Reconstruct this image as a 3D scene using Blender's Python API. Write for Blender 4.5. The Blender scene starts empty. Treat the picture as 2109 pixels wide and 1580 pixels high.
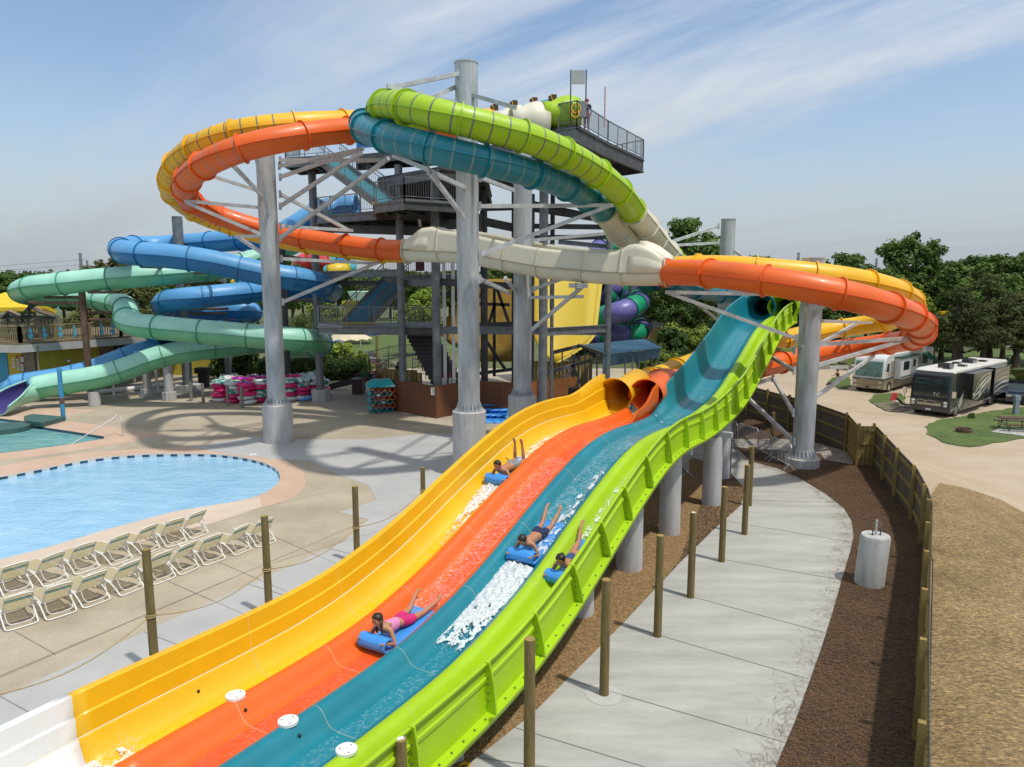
import bpy, bmesh, math, random
from mathutils import Vector, Matrix
from mathutils.geometry import tessellate_polygon
random.seed(7)
SC = bpy.context.scene
COL = SC.collection
FPX, CX, CY, PITCH, H = 1463., 1054.5, 790., math.radians(8.17), 7.8
cP, sP = math.cos(PITCH), math.sin(PITCH)
def V(*a): return Vector(a)
def ray(x, y):
    a = (x-CX)/FPX; b = (y-CY)/FPX
    return a, cP-b*sP, -sP-b*cP
def W(px, py, Y):                      # point seen at a pixel, Y metres ahead
    X, y, Z = ray(px, py); t = Y/y
    return V(X*t, Y, H+Z*t)
def G(px, py, z=0.):                   # point seen at a pixel, on level z
    X, Y, Z = ray(px, py); t = (z-H)/Z
    return V(X*t, Y*t, z)
# ---------------------------------------------------------------- mesh building
def frame(d, up=None):
    d = d.normalized(); up = up or V(0, 0, 1)
    if abs(d.dot(up)) > .999: up = V(0, 1, 0)
    s = d.cross(up).normalized(); u = s.cross(d).normalized()
    return s, u
class MB:
    def __init__(self): self.v = []; self.f = []; self.m = []; self.mi = 0
    def add(self, vs, fs):
        n = len(self.v); self.v += [Vector(p) for p in vs]
        for f in fs: self.f.append([i+n for i in f]); self.m.append(self.mi)
        return self
    def box(self, c, s, rz=0., M=None):
        c = Vector(c); x, y, z = s[0]/2, s[1]/2, s[2]/2
        R = M or Matrix.Rotation(rz, 3, 'Z')
        P = [c+R@V(a*x, b*y, d*z) for d in (-1, 1) for a, b in ((-1, -1), (1, -1), (1, 1), (-1, 1))]
        return self.add(P, [(3, 2, 1, 0), (4, 5, 6, 7), (0, 1, 5, 4), (1, 2, 6, 5), (2, 3, 7, 6), (3, 0, 4, 7)])
    def beam(self, a, b, w, h, up=None):
        a = Vector(a); b = Vector(b); s, u = frame(b-a, up)
        P = [p+s*i*w/2+u*j*h/2 for p in (a, b) for i, j in ((-1, -1), (1, -1), (1, 1), (-1, 1))]
        return self.add(P, [(0, 1, 2, 3), (7, 6, 5, 4), (0, 4, 5, 1), (1, 5, 6, 2), (2, 6, 7, 3), (3, 7, 4, 0)])
    def ibeam(self, a, b, w, h):
        a = Vector(a); b = Vector(b); s, u = frame(b-a)
        t = h*.08
        self.beam(a+u*(h/2-t/2), b+u*(h/2-t/2), w, t); self.beam(a-u*(h/2-t/2), b-u*(h/2-t/2), w, t)
        return self.beam(a, b, w*.12, h-2*t)
    def cyl(self, a, b, r, r2=None, n=12, cap=True):
        a = Vector(a); b = Vector(b); r2 = r if r2 is None else r2
        s, u = frame(b-a); P = []
        for p, q in ((a, r), (b, r2)):
            P += [p+(s*math.cos(2*math.pi*i/n)+u*math.sin(2*math.pi*i/n))*q for i in range(n)]
        F = [(i, (i+1) % n, n+(i+1) % n, n+i) for i in range(n)]
        if cap: F += [tuple(range(n-1, -1, -1)), tuple(range(n, 2*n))]
        return self.add(P, F)
    def tube(self, path, r, n=10, cap=True, closed=False):
        path = [Vector(p) for p in path]; N = len(path); P = []
        rr = r if callable(r) else (lambda t: r)
        for k, p in enumerate(path):
            if closed: d = path[(k+1) % N]-path[k-1]
            else: d = path[min(k+1, N-1)]-path[max(k-1, 0)]
            s, u = frame(d); q = rr(k/(N-1))
            P += [p+(s*math.cos(2*math.pi*i/n)+u*math.sin(2*math.pi*i/n))*q for i in range(n)]
        F = []
        for k in range(N if closed else N-1):
            k2 = (k+1) % N
            for i in range(n): F.append((k*n+i, k*n+(i+1) % n, k2*n+(i+1) % n, k2*n+i))
        if cap and not closed: F += [tuple(range(n-1, -1, -1)), tuple(range((N-1)*n, N*n))]
        return self.add(P, F)
    def sweep(self, rows, closed=False, flip=False):
        n = len(rows[0]); P = [p for r in rows for p in r]; F = []
        for k in range(len(rows)-1):
            for i in range(n if closed else n-1):
                f = (k*n+i, k*n+(i+1) % n, (k+1)*n+(i+1) % n, (k+1)*n+i)
                F.append(f[::-1] if flip else f)
        return self.add(P, F)
    def sphere(self, c, r, n=10, m=6, M=None):
        c = Vector(c); r = r if hasattr(r, '__len__') else (r, r, r); P = []; M = M or Matrix.Identity(3)
        P.append(c+M@V(0, 0, r[2]))
        for j in range(1, m):
            a = math.pi*j/m
            for i in range(n):
                b = 2*math.pi*i/n
                P.append(c+M@V(r[0]*math.sin(a)*math.cos(b), r[1]*math.sin(a)*math.sin(b), r[2]*math.cos(a)))
        P.append(c+M@V(0, 0, -r[2])); L = len(P)-1; F = []
        for i in range(n):
            F.append((0, 1+i, 1+(i+1) % n)); F.append((L, L-n+(i+1) % n, L-n+i))
        for j in range(m-2):
            for i in range(n): F.append((1+j*n+i, 1+(j+1)*n+i, 1+(j+1)*n+(i+1) % n, 1+j*n+(i+1) % n))
        return self.add(P, F)
    def torus(self, c, R, r, n=20, m=8, M=None, sq=1.):
        c = Vector(c); M = M or Matrix.Identity(3); P = []
        for i in range(n):
            a = 2*math.pi*i/n
            for j in range(m):
                b = 2*math.pi*j/m; q = R+r*math.cos(b)
                P.append(c+M@V(q*math.cos(a), q*math.sin(a), r*sq*math.sin(b)))
        return self.add(P, [(i*m+j, ((i+1) % n)*m+j, ((i+1) % n)*m+(j+1) % m, i*m+(j+1) % m) for i in range(n) for j in range(m)])
    def prism(self, poly, z0, z1):
        n = len(poly); P = [V(p[0], p[1], z0) for p in poly]+[V(p[0], p[1], z1) for p in poly]
        tr = tessellate_polygon([[V(p[0], p[1], 0) for p in poly]])
        F = [t for t in tr]+[tuple(i+n for i in t) for t in tr]
        return self.add(P, F+[(i, (i+1) % n, n+(i+1) % n, n+i) for i in range(n)])
    def build(self, name, mat, parent=None, smooth=None, fix=False, **tags):
        off = parent.matrix_basis.translation.copy() if parent else V(0, 0, 0)
        if parent and parent.parent: off = off + parent.parent.matrix_basis.translation
        me = bpy.data.meshes.new(name)
        me.from_pydata([p-off for p in self.v], [], self.f)
        mats = mat if isinstance(mat, (list, tuple)) else [mat]
        for m in mats: me.materials.append(m)
        if len(mats) > 1: me.polygons.foreach_set('material_index', self.m)
        if fix:
            bm = bmesh.new(); bm.from_mesh(me); bmesh.ops.recalc_face_normals(bm, faces=bm.faces); bm.to_mesh(me); bm.free()
        if smooth:
            me.shade_smooth()
            me.set_sharp_from_angle(angle=math.radians(smooth if smooth > 1 else 40))
        me.update()
        o = bpy.data.objects.new(name, me); COL.objects.link(o)
        if parent: o.parent = parent
        tag(o, **tags)
        return o
def tag(o, label=None, cat=None, group=None, kind=None):
    if label: o['label'] = label
    if cat: o['category'] = cat
    if group: o['group'] = group
    if kind: o['kind'] = kind
    return o
def thing(name, label, cat, loc=(0, 0, 0), group=None):
    o = bpy.data.objects.new(name, None); COL.objects.link(o); o.empty_display_size = .2
    o.location = loc; o.matrix_basis = Matrix.Translation(Vector(loc))
    return tag(o, label, cat, group)
def kids(o): return [c for c in bpy.data.objects if c.parent == o]
def copy_tree(o, loc=None, rz=0., sc=1., label=None, group=None, cache={}):
    if o.name not in cache: cache[o.name] = [(c, kids(c)) for c in kids(o)]
    r = o.copy(); COL.objects.link(r)
    for c, gs in cache[o.name]:
        d = c.copy(); COL.objects.link(d); d.parent = r
        for g in gs:
            e = g.copy(); COL.objects.link(e); e.parent = d
    place(r, loc, rz, sc)
    if label: r['label'] = label
    if group: r['group'] = group
    return r
def place(r, loc, rz=0., sc=1.):
    s = sc if hasattr(sc, '__len__') else (sc, sc, sc)
    if loc is not None: r.location = loc
    r.rotation_euler = (0, 0, rz) if not hasattr(rz, '__len__') else rz
    r.scale = s
    return r
def spline(pts, step=.25):             # Catmull-Rom through points, resampled evenly
    P = [Vector(p) for p in pts]; Q = [P[0]*2-P[1]]+P+[P[-1]*2-P[-2]]; out = []
    for i in range(1, len(Q)-2):
        a, b, c, d = Q[i-1], Q[i], Q[i+1], Q[i+2]
        n = max(2, int((c-b).length/step*2))
        for k in range(n):
            t = k/n; out.append(.5*((2*b)+(c-a)*t+(2*a-5*b+4*c-d)*t*t+(3*b-a-3*c+d)*t**3))
    out.append(P[-1])
    for _ in range(3):
        out = [out[0]]+[(out[i-1]+out[i]*2+out[i+1])/4 for i in range(1, len(out)-1)]+[out[-1]]
    L = [0.]
    for i in range(1, len(out)): L.append(L[-1]+(out[i]-out[i-1]).length)
    n = max(2, round(L[-1]/step)); res = []; j = 0
    for k in range(n+1):
        s = L[-1]*k/n
        while j < len(L)-2 and L[j+1] < s: j += 1
        t = (s-L[j])/max(1e-9, L[j+1]-L[j]); res.append(out[j].lerp(out[j+1], min(1, t)))
    return res
# ---------------------------------------------------------------- materials
MATS = {}
def mk(name, col, rough=.6, metal=0., var=.12, vs=1.5, bump=0., bs=20., col2=None, coat=0., stretch=None, spec=.5, detail=6, ramp=(.3, .7), gen='Object', fine=0., emit=None, alpha=None, trans=0., wave=None):
    if name in MATS: return MATS[name]
    m = bpy.data.materials.new(name); m.use_nodes = True; nt = m.node_tree; N = nt.nodes; L = nt.links
    b = N['Principled BSDF']; b.inputs['Roughness'].default_value = rough; b.inputs['Metallic'].default_value = metal
    b.inputs['Specular IOR Level'].default_value = spec; b.inputs['Coat Weight'].default_value = coat; b.inputs['Coat Roughness'].default_value = .08
    if trans: b.inputs['Transmission Weight'].default_value = trans
    tc = N.new('ShaderNodeTexCoord'); src = tc.outputs['Object' if gen == 'World' else gen]
    if gen == 'World':
        src = N.new('ShaderNodeNewGeometry').outputs['Position']
    if stretch:
        mp = N.new('ShaderNodeMapping'); mp.inputs['Scale'].default_value = stretch; L.new(src, mp.inputs[0]); src = mp.outputs[0]
    nz = N.new('ShaderNodeTexNoise'); nz.inputs['Scale'].default_value = vs; nz.inputs['Detail'].default_value = detail; nz.inputs['Roughness'].default_value = .65
    L.new(src, nz.inputs['Vector'])
    rp = N.new('ShaderNodeValToRGB'); e = rp.color_ramp.elements
    c2 = col2 or tuple(min(1, c*(1+var)) for c in col); c1 = col if col2 else tuple(c*(1-var) for c in col)
    e[0].position, e[1].position = ramp; e[0].color = (*c1, 1); e[1].color = (*c2, 1)
    L.new(nz.outputs['Fac'], rp.inputs[0]); out = rp.outputs[0]
    if fine:
        n2 = N.new('ShaderNodeTexNoise'); n2.inputs['Scale'].default_value = bs; n2.inputs['Detail'].default_value = 3; L.new(src, n2.inputs['Vector'])
        mr = N.new('ShaderNodeMapRange'); mr.inputs[1].default_value = .3; mr.inputs[2].default_value = .7; mr.inputs[3].default_value = 1-fine; mr.inputs[4].default_value = 1+fine
        L.new(n2.outputs['Fac'], mr.inputs[0])
        mx = N.new('ShaderNodeVectorMath'); mx.operation = 'SCALE'; L.new(out, mx.inputs[0]); L.new(mr.outputs[0], mx.inputs['Scale']); out = mx.outputs[0]
    L.new(out, b.inputs['Base Color'])
    if bump:
        n3 = N.new('ShaderNodeTexNoise'); n3.inputs['Scale'].default_value = bs; n3.inputs['Detail'].default_value = 4; L.new(src, n3.inputs['Vector'])
        bp = N.new('ShaderNodeBump'); bp.inputs['Strength'].default_value = bump; bp.inputs['Distance'].default_value = .02
        L.new(n3.outputs['Fac'], bp.inputs['Height']); L.new(bp.outputs[0], b.inputs['Normal'])
    if emit: b.inputs['Emission Color'].default_value = (*emit, 1); b.inputs['Emission Strength'].default_value = 1
    MATS[name] = m
    return m
Y_ = mk('yellow_gelcoat', (.78, .43, .004), .44, var=.1, vs=.5, coat=.08)
O_ = mk('orange_gelcoat', (.74, .12, .008), .44, var=.12, vs=.5, coat=.08)
T_ = mk('teal_gelcoat', (.006, .19, .25), .38, var=.14, vs=.5, coat=.15)
L_ = mk('lime_gelcoat', (.34, .54, .006), .44, var=.1, vs=.5, coat=.08)
OW = mk('orange_gelcoat_inside', (.74, .09, .008), .4, var=.1, vs=3)
C_ = mk('cream_gelcoat', (.68, .65, .52), .45, var=.06, vs=1.)
WH = mk('white_gelcoat', (.75, .75, .72), .35, var=.04)
GALV = mk('galvanised_steel', (.43, .45, .46), .48, .3, var=.42, vs=1.6, stretch=(1, 1, .22), bump=.08, bs=9, detail=9)
GALVD = mk('dull_galvanised_steel', (.17, .185, .2), .55, .3, var=.3, vs=2.5, fine=.18, bs=40)
GALVL = mk('bright_galvanised_bar', (.52, .53, .53), .45, .3, var=.25, vs=2)
DARK = mk('weathered_dark_steel', (.075, .078, .08), .7, .2, var=.35, vs=1.5)
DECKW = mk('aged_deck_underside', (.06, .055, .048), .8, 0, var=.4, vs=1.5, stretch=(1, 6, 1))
CONC = mk('cast_concrete', (.43, .425, .41), .85, var=.22, vs=1.8, stretch=(2.5, 2.5, .5), bump=.15, bs=18, detail=9, fine=.06)
BLUEF = mk('blue_foam', (.045, .27, .7), .5, var=.06, bump=.05)
WOODP = mk('treated_post_wood', (.17, .125, .045), .8, var=.4, vs=3, stretch=(4, 4, .5), bump=.3, bs=25, detail=9, fine=.2)
WOODF = mk('treated_fence_timber', (.27, .19, .055), .8, var=.3, vs=2.5, stretch=(3, 3, .6), bump=.2, bs=25, fine=.12)
WOODG = mk('grey_fence_board', (.115, .098, .078), .85, var=.4, vs=3.2, stretch=(3, 3, .4), bump=.2, bs=25, fine=.2)
BROWN = mk('brown_stained_fence', (.16, .062, .025), .75, var=.18, vs=4, stretch=(4, 4, .4), bump=.15, bs=20)
ROPE = mk('manila_rope', (.4, .3, .14), .9, fine=.3, bs=60)
BLK = mk('black_rubber', (.015, .015, .016), .6)
SKY_BL = mk('aqua_gelcoat', (.02, .34, .42), .5)
# ---------------------------------------------------------------- camera, sun, sky
cam = bpy.data.cameras.new('camera'); co = bpy.data.objects.new('camera', cam); COL.objects.link(co)
cam.sensor_width = 36; cam.lens = 36*FPX/2109; cam.clip_start = .1; cam.clip_end = 6000
co.location = (0, 0, H); co.rotation_euler = (math.pi/2-PITCH, 0, 0); SC.camera = co
SAZ, SEL = math.radians(128), math.radians(66)      # towards the sun: clockwise from +Y, height
sd = V(math.sin(SAZ)*math.cos(SEL), math.cos(SAZ)*math.cos(SEL), math.sin(SEL))
sl = bpy.data.lights.new('sun', 'SUN'); sl.energy = 3.15; sl.angle = math.radians(1.8); sl.color = (1, .95, .87)
so = bpy.data.objects.new('sun', sl); COL.objects.link(so); so.rotation_euler = sd.to_track_quat('Z', 'Y').to_euler()
wd = bpy.data.worlds.new('World'); SC.world = wd; wd.use_nodes = True; nt = wd.node_tree; N = nt.nodes; Lk = nt.links
bg = N['Background']; bg.inputs[1].default_value = .15
sk = N.new('ShaderNodeTexSky'); sk.sky_type = 'NISHITA'; sk.sun_disc = False; sk.sun_elevation = SEL; sk.sun_rotation = SAZ
sk.air_density = 1.2; sk.dust_density = 1.2; sk.ozone_density = 1.6; sk.altitude = 100
tc = N.new('ShaderNodeTexCoord')
# high thin cloud: project the view direction on a cloud layer, stretched noise
sx = N.new('ShaderNodeSeparateXYZ'); Lk.new(tc.outputs['Generated'], sx.inputs[0])
mz = N.new('ShaderNodeMath'); mz.operation = 'MAXIMUM'; mz.inputs[1].default_value = .0; Lk.new(sx.outputs[2], mz.inputs[0])
az = N.new('ShaderNodeMath'); az.operation = 'ADD'; az.inputs[1].default_value = .22; Lk.new(mz.outputs[0], az.inputs[0])
dx = N.new('ShaderNodeMath'); dx.operation = 'DIVIDE'; Lk.new(sx.outputs[0], dx.inputs[0]); Lk.new(az.outputs[0], dx.inputs[1])
dy = N.new('ShaderNodeMath'); dy.operation = 'DIVIDE'; Lk.new(sx.outputs[1], dy.inputs[0]); Lk.new(az.outputs[0], dy.inputs[1])
cb = N.new('ShaderNodeCombineXYZ'); Lk.new(dx.outputs[0], cb.inputs[0]); Lk.new(dy.outputs[0], cb.inputs[1])
mp = N.new('ShaderNodeMapping'); mp.vector_type = 'TEXTURE'; mp.inputs['Location'].default_value = (5,9,0); mp.inputs['Rotation'].default_value = (0, 0, math.radians(-45)); mp.inputs['Scale'].default_value = (3.6,.9,1); Lk.new(cb.outputs[0], mp.inputs[0])
n1 = N.new('ShaderNodeTexNoise'); n1.inputs['Scale'].default_value = 1.15; n1.inputs['Detail'].default_value = 8; n1.inputs['Roughness'].default_value = .58; n1.inputs['Distortion'].default_value = .5
Lk.new(mp.outputs[0], n1.inputs['Vector'])
mp2 = N.new('ShaderNodeMapping'); mp2.inputs['Location'].default_value = (2,6,0); mp2.inputs['Scale'].default_value = (.5, .55, 1); Lk.new(cb.outputs[0], mp2.inputs[0])
n2 = N.new('ShaderNodeTexNoise'); n2.inputs['Scale'].default_value = 1.1; n2.inputs['Detail'].default_value = 3; Lk.new(mp2.outputs[0], n2.inputs['Vector'])
r1 = N.new('ShaderNodeMapRange'); r1.inputs[1].default_value = .41; r1.inputs[2].default_value = .62; Lk.new(n1.outputs['Fac'], r1.inputs[0])
r2 = N.new('ShaderNodeMapRange'); r2.inputs[1].default_value = .28; r2.inputs[2].default_value = .5; Lk.new(n2.outputs['Fac'], r2.inputs[0])
m1 = N.new('ShaderNodeMath'); m1.operation = 'MULTIPLY'; Lk.new(r1.outputs[0], m1.inputs[0]); Lk.new(r2.outputs[0], m1.inputs[1])
m2 = N.new('ShaderNodeMath'); m2.operation = 'MULTIPLY_ADD'; m2.inputs[1].default_value = .95; m2.inputs[2].default_value = .1; Lk.new(m1.outputs[0], m2.inputs[0]); m2.use_clamp = True
# more veil of cloud low down
rv = N.new('ShaderNodeMapRange'); rv.inputs[1].default_value = .0; rv.inputs[2].default_value = .36; rv.inputs[3].default_value = .7; rv.inputs[4].default_value = 0.; Lk.new(sx.outputs[2], rv.inputs[0])
mxx = N.new('ShaderNodeMath'); mxx.operation = 'MAXIMUM'; Lk.new(m2.outputs[0], mxx.inputs[0])
ad = N.new('ShaderNodeMath'); ad.operation = 'MULTIPLY_ADD'; ad.inputs[1].default_value = .6; Lk.new(r1.outputs[0], ad.inputs[0]); Lk.new(rv.outputs[0], ad.inputs[2]); 
ml = N.new('ShaderNodeMath'); ml.operation = 'MULTIPLY'; Lk.new(ad.outputs[0], ml.inputs[0])
rv2 = N.new('ShaderNodeMapRange'); rv2.inputs[1].default_value = .05; rv2.inputs[2].default_value = .4; rv2.inputs[3].default_value = 1.; rv2.inputs[4].default_value = .25; Lk.new(sx.outputs[2], rv2.inputs[0]); Lk.new(rv2.outputs[0], ml.inputs[1])
Lk.new(ml.outputs[0], mxx.inputs[1]); mxx.use_clamp = True
mix = N.new('ShaderNodeMix'); mix.data_type = 'RGBA'; Lk.new(mxx.outputs[0], mix.inputs[0])
sg = N.new('ShaderNodeVectorMath'); sg.operation = 'MULTIPLY'; sg.inputs[1].default_value = (.82, .88, .95); Lk.new(sk.outputs[0], sg.inputs[0])
Lk.new(sg.outputs[0], mix.inputs[6])
cm = N.new('ShaderNodeMix'); cm.data_type = 'RGBA'; cr_ = N.new('ShaderNodeMapRange'); cr_.inputs[1].default_value = .0; cr_.inputs[2].default_value = .3; Lk.new(sx.outputs[2], cr_.inputs[0]); Lk.new(cr_.outputs[0], cm.inputs[0])
cm.inputs[6].default_value = (2.75, 3.05, 3.35, 1); cm.inputs[7].default_value = (4.9, 5.2, 5.6, 1); Lk.new(cm.outputs[2], mix.inputs[7])
Lk.new(mix.outputs[2], bg.inputs[0])
SC.view_settings.view_transform = 'Standard'; SC.view_settings.look = 'None'; SC.view_settings.exposure = .03
SC.cycles.max_bounces = 6; SC.cycles.transparent_max_bounces = 12
# ================================================================ GROUND
FENCE_TOP = [(1544, 794), (1680, 830), (1749, 854), (1768, 876), (1806, 877), (1854, 928), (1890, 965), (1912, 1005), (1921, 1037), (1920, 1085), (1918, 1145), (1916, 1225), (1915, 1330), (1916, 1505), (1918, 1760)]
FH = 1.75
FP = [G(x, y, FH).xy for x, y in FENCE_TOP]
far = FP[0]+Vector((4, 30)); near = FP[-1]+(FP[-1]-FP[-2]).normalized()*40
EXT = [far+Vector((20, 400)), far]+FP+[near]
PARK = [(p[0], p[1]) for p in EXT]+[(20, -60), (-600, -60), (-600, 600), (EXT[0].x, 600)]
def inside_park(x, y):
    c = False; j = len(PARK)-1
    for i in range(len(PARK)):
        a, b = PARK[i], PARK[j]
        if (a[1] > y) != (b[1] > y) and x < (b[0]-a[0])*(y-a[1])/(b[1]-a[1])+a[0]: c = not c
        j = i
    return c
def sdist(x, y):                       # distance on the outer side of the fence (0 inside the park)
    p = Vector((x, y)); best = 1e9; sgn = 1
    for a, b in zip(EXT, EXT[1:]):
        d = b-a; t = max(0, min(1, (p-a).dot(d)/d.length_squared)); q = a+d*t; L = (p-q).length
        if L < best: best = L; sgn = 1 if (d.x*(p.y-a.y)-d.y*(p.x-a.x)) > 0 else -1
    return -best if inside_park(x, y) else best
DROP = 2.2
def hgt(x, y):
    if x < 2: return 0.
    s = max(0, min(1, (sdist(x, y)-.3)/9)); return -DROP*s*s*(3-2*s)
def D(px, py):                         # pixel onto the terrain
    z = -DROP if px > 1500 else 0.
    for _ in range(14):
        p = G(px, py, z); z = z*.4+hgt(p.x, p.y)*.6
    return G(px, py, z)
def chaikin(P, n=2, closed=True):
    P = [Vector((p[0], p[1])) for p in P]
    for _ in range(n):
        Q = []
        for i in range(len(P) if closed else len(P)-1):
            a, b = P[i], P[(i+1) % len(P)]; Q += [a*.75+b*.25, a*.25+b*.75]
        P = Q if closed else [P[0]]+Q+[P[-1]]
    return P
def sheet(name, poly, mat, dz, holes=(), drape=False, cut=1.0, **tags):
    rings = [[V(p[0], p[1], 0) for p in poly]]+[[V(p[0], p[1], 0) for p in h] for h in holes]
    tr = tessellate_polygon(rings); P = [p for r in rings for p in r]
    bm = bmesh.new(); vs = [bm.verts.new(p) for p in P]
    for t in tr:
        try: bm.faces.new([vs[i] for i in t])
        except ValueError: pass
    if drape:
        xs = [p.x for p in P]; ys = [p.y for p in P]
        for k, lo, hi in ((0, max(4, min(xs)), min(75, max(xs))), (1, max(6, min(ys)), min(110, max(ys)))):
            c = math.ceil(lo/cut)*cut
            while c < hi:
                co_ = V(c, 0, 0) if k == 0 else V(0, c, 0); no = V(1, 0, 0) if k == 0 else V(0, 1, 0)
                bmesh.ops.bisect_plane(bm, geom=bm.verts[:]+bm.edges[:]+bm.faces[:], plane_co=co_, plane_no=no)
                c += cut
    for v in bm.verts: v.co.z = (hgt(v.co.x, v.co.y) if drape else 0.)+dz
    bmesh.ops.recalc_face_normals(bm, faces=bm.faces)
    for f in bm.faces:
        if f.normal.z < 0: f.normal_flip()
    me = bpy.data.meshes.new(name); bm.to_mesh(me); bm.free(); me.materials.append(mat)
    if drape: me.shade_smooth()
    o = bpy.data.objects.new(name, me); COL.objects.link(o); tag(o, **tags); return o
def gp(L, z=0.): return [G(x, y, z).xy for x, y in L]
def dp(L): return [D(x, y).xy for x, y in L]
# pools
P1 = gp([(0, 982), (89, 965), (177, 946), (272, 936), (354, 934), (427, 934), (484, 939), (538, 950), (570, 965), (578, 980), (574, 996), (544, 1018), (484, 1034), (364, 1053), (221, 1091), (95, 1129), (0, 1153)])
P1 = chaikin(P1+[G(-300, 1240).xy, G(-900, 1200).xy, G(-700, 1050).xy, G(-200, 1015).xy], 2)
P2 = gp([(0, 862), (50, 868), (95, 881), (150, 889), (213, 899), (215, 903), (150, 914), (60, 926), (0, 933), (-500, 985), (-500, 862)])
GRAV = mk('pea_gravel', (.115, .062, .02), .9, gen='World', vs=9, col2=(.34, .215, .09), bump=1., bs=30, fine=.45, ramp=(.35, .68))
DECK = mk('exposed_aggregate_deck', (.31, .26, .185), .85, gen='World', vs=.35, col2=(.47, .41, .31), bump=.25, bs=60, fine=.16, detail=8)
SLAB = mk('new_concrete_slab', (.35, .355, .345), .8, gen='World', vs=.5, col2=(.46, .46, .44), bump=.12, bs=30, fine=.035, detail=8, ramp=(.3, .75))
WALK = mk('broom_finished_walk', (.30, .298, .27), .85, gen='World', vs=.8, col2=(.45, .445, .405), bump=.15, bs=26, fine=.04, stretch=(.5, 2.2, 1), detail=9)
COPE = mk('salmon_pool_deck', (.46, .315, .22), .85, gen='World', vs=.8, col2=(.56, .41, .31), fine=.05, bs=40)
BEIGE = mk('beige_beach_entry', (.52, .42, .33), .85, gen='World', vs=.6, col2=(.6, .5, .4), fine=.04, bs=40)
def straw(name, a, b, sc, dark):
    m = mk(name, a, .9, gen='World', vs=.6, col2=b, bump=.9, bs=11, fine=.25)
    nt = m.node_tree; N = nt.nodes; L = nt.links; bs = N['Principled BSDF']
    src = N.new('ShaderNodeNewGeometry').outputs['Position']; prev = bs.inputs['Base Color'].links[0].from_socket
    hs = None
    for ang, k in ((20, 0), (75, 1), (130, 2)):
        mp = N.new('ShaderNodeMapping'); mp.inputs['Rotation'].default_value = (0, 0, math.radians(ang)); mp.inputs['Scale'].default_value = (sc*.22, sc, 1); mp.inputs['Location'].default_value = (k*3.1, k, 0)
        L.new(src, mp.inputs[0]); nz = N.new('ShaderNodeTexNoise'); nz.inputs['Scale'].default_value = 1.; nz.inputs['Detail'].default_value = 3; nz.inputs['Distortion'].default_value = 1.2; L.new(mp.outputs[0], nz.inputs['Vector'])
        mr = N.new('ShaderNodeMapRange'); mr.inputs[1].default_value = .36; mr.inputs[2].default_value = .66; mr.inputs[3].default_value = dark; mr.inputs[4].default_value = 1.5; L.new(nz.outputs['Fac'], mr.inputs[0])
        if hs is None: hs = mr.outputs[0]
        else:
            mm = N.new('ShaderNodeMath'); mm.operation = 'MULTIPLY'; L.new(hs, mm.inputs[0]); L.new(mr.outputs[0], mm.inputs[1]); hs = mm.outputs[0]
    vm = N.new('ShaderNodeVectorMath'); vm.operation = 'SCALE'; L.new(prev, vm.inputs[0]); L.new(hs, vm.inputs['Scale']); L.new(vm.outputs[0], bs.inputs['Base Color'])
    bp = N.new('ShaderNodeBump'); bp.inputs['Strength'].default_value = .8; bp.inputs['Distance'].default_value = .03; L.new(hs, bp.inputs['Height']); L.new(bp.outputs[0], bs.inputs['Normal'])
    return m
MULCH = straw('pine_straw_mulch', (.078, .042, .02), (.16, .094, .048), 40, .45)
STRAW = straw('spread_wheat_straw', (.235, .155, .062), (.39, .275, .125), 30, .62)
SAND = mk('sandy_road', (.37, .285, .185), .9, gen='World', vs=.25, col2=(.47, .39, .28), bump=.2, bs=12, fine=.07, detail=9)
GRASS = mk('mown_grass', (.05, .085, .018), .9, gen='World', vs=.5, col2=(.115, .165, .035), bump=.9, bs=22, fine=.4, detail=9)
MEADOW = mk('rough_ground', (.06, .08, .025), .95, gen='World', vs=.05, col2=(.14, .15, .06), fine=.2, bs=3, detail=9)
ASPH = mk('worn_asphalt', (.14, .14, .14), .85, gen='World', vs=.5, col2=(.22, .215, .205), fine=.1, bs=30)
JOINT = mk('joint_filler', (.21, .19, .16), .9)
BIG = [(-2500, -60), (2500, -60), (2500, 4000), (-2500, 4000)]
sheet('ground', BIG, MEADOW, -.012, holes=(P1, P2), drape=True, kind='structure')
DK = gp([(-900, 1330), (0, 1585)])+[Vector((-9, -5)), Vector((0, -5))]+gp([(1160, 1100), (1360, 885)])+[Vector((9.5, 45)), Vector((13, 62)), Vector((-6, 66)), Vector((-40, 66)), Vector((-70, 60)), Vector((-70, 20))]
sheet('pool_deck', [(-60, -5), (3, -5), (12.5, 33), (16, 46), (17, 64), (-75, 64)], DECK, -.008, holes=(P1, P2), kind='structure')
# salmon surround of both pools and the beige beach entry
cope = gp([(-60, 972), (0, 960), (120, 938), (260, 926), (360, 921), (470, 924), (545, 936), (605, 955), (630, 978), (629, 1003), (598, 1028), (538, 1046), (437, 1078), (330, 1105), (180, 1148), (0, 1192), (-300, 1270), (-1000, 1250)])
sheet('pool_surround', chaikin(cope, 1), COPE, -.004, holes=(P1,), kind='structure')
bz = [(535, 1024), (484, 1033), (364, 1052), (221, 1090), (95, 1128), (0, 1152), (-300, 1238), (-320, 1276), (0, 1191), (180, 1147), (330, 1104), (437, 1078), (500, 1058), (538, 1045)]
sheet('beach_entry', gp(bz), BEIGE, 0.0, kind='structure')
cope2 = gp([(-500, 836), (60, 836), (205, 845), (95, 863), (180, 872), (300, 888), (345, 893), (260, 912), (160, 928), (0, 949), (-500, 1010)])
sheet('splash_pool_surround', cope2, COPE, -.004, holes=(P2,), kind='structure')
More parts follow.
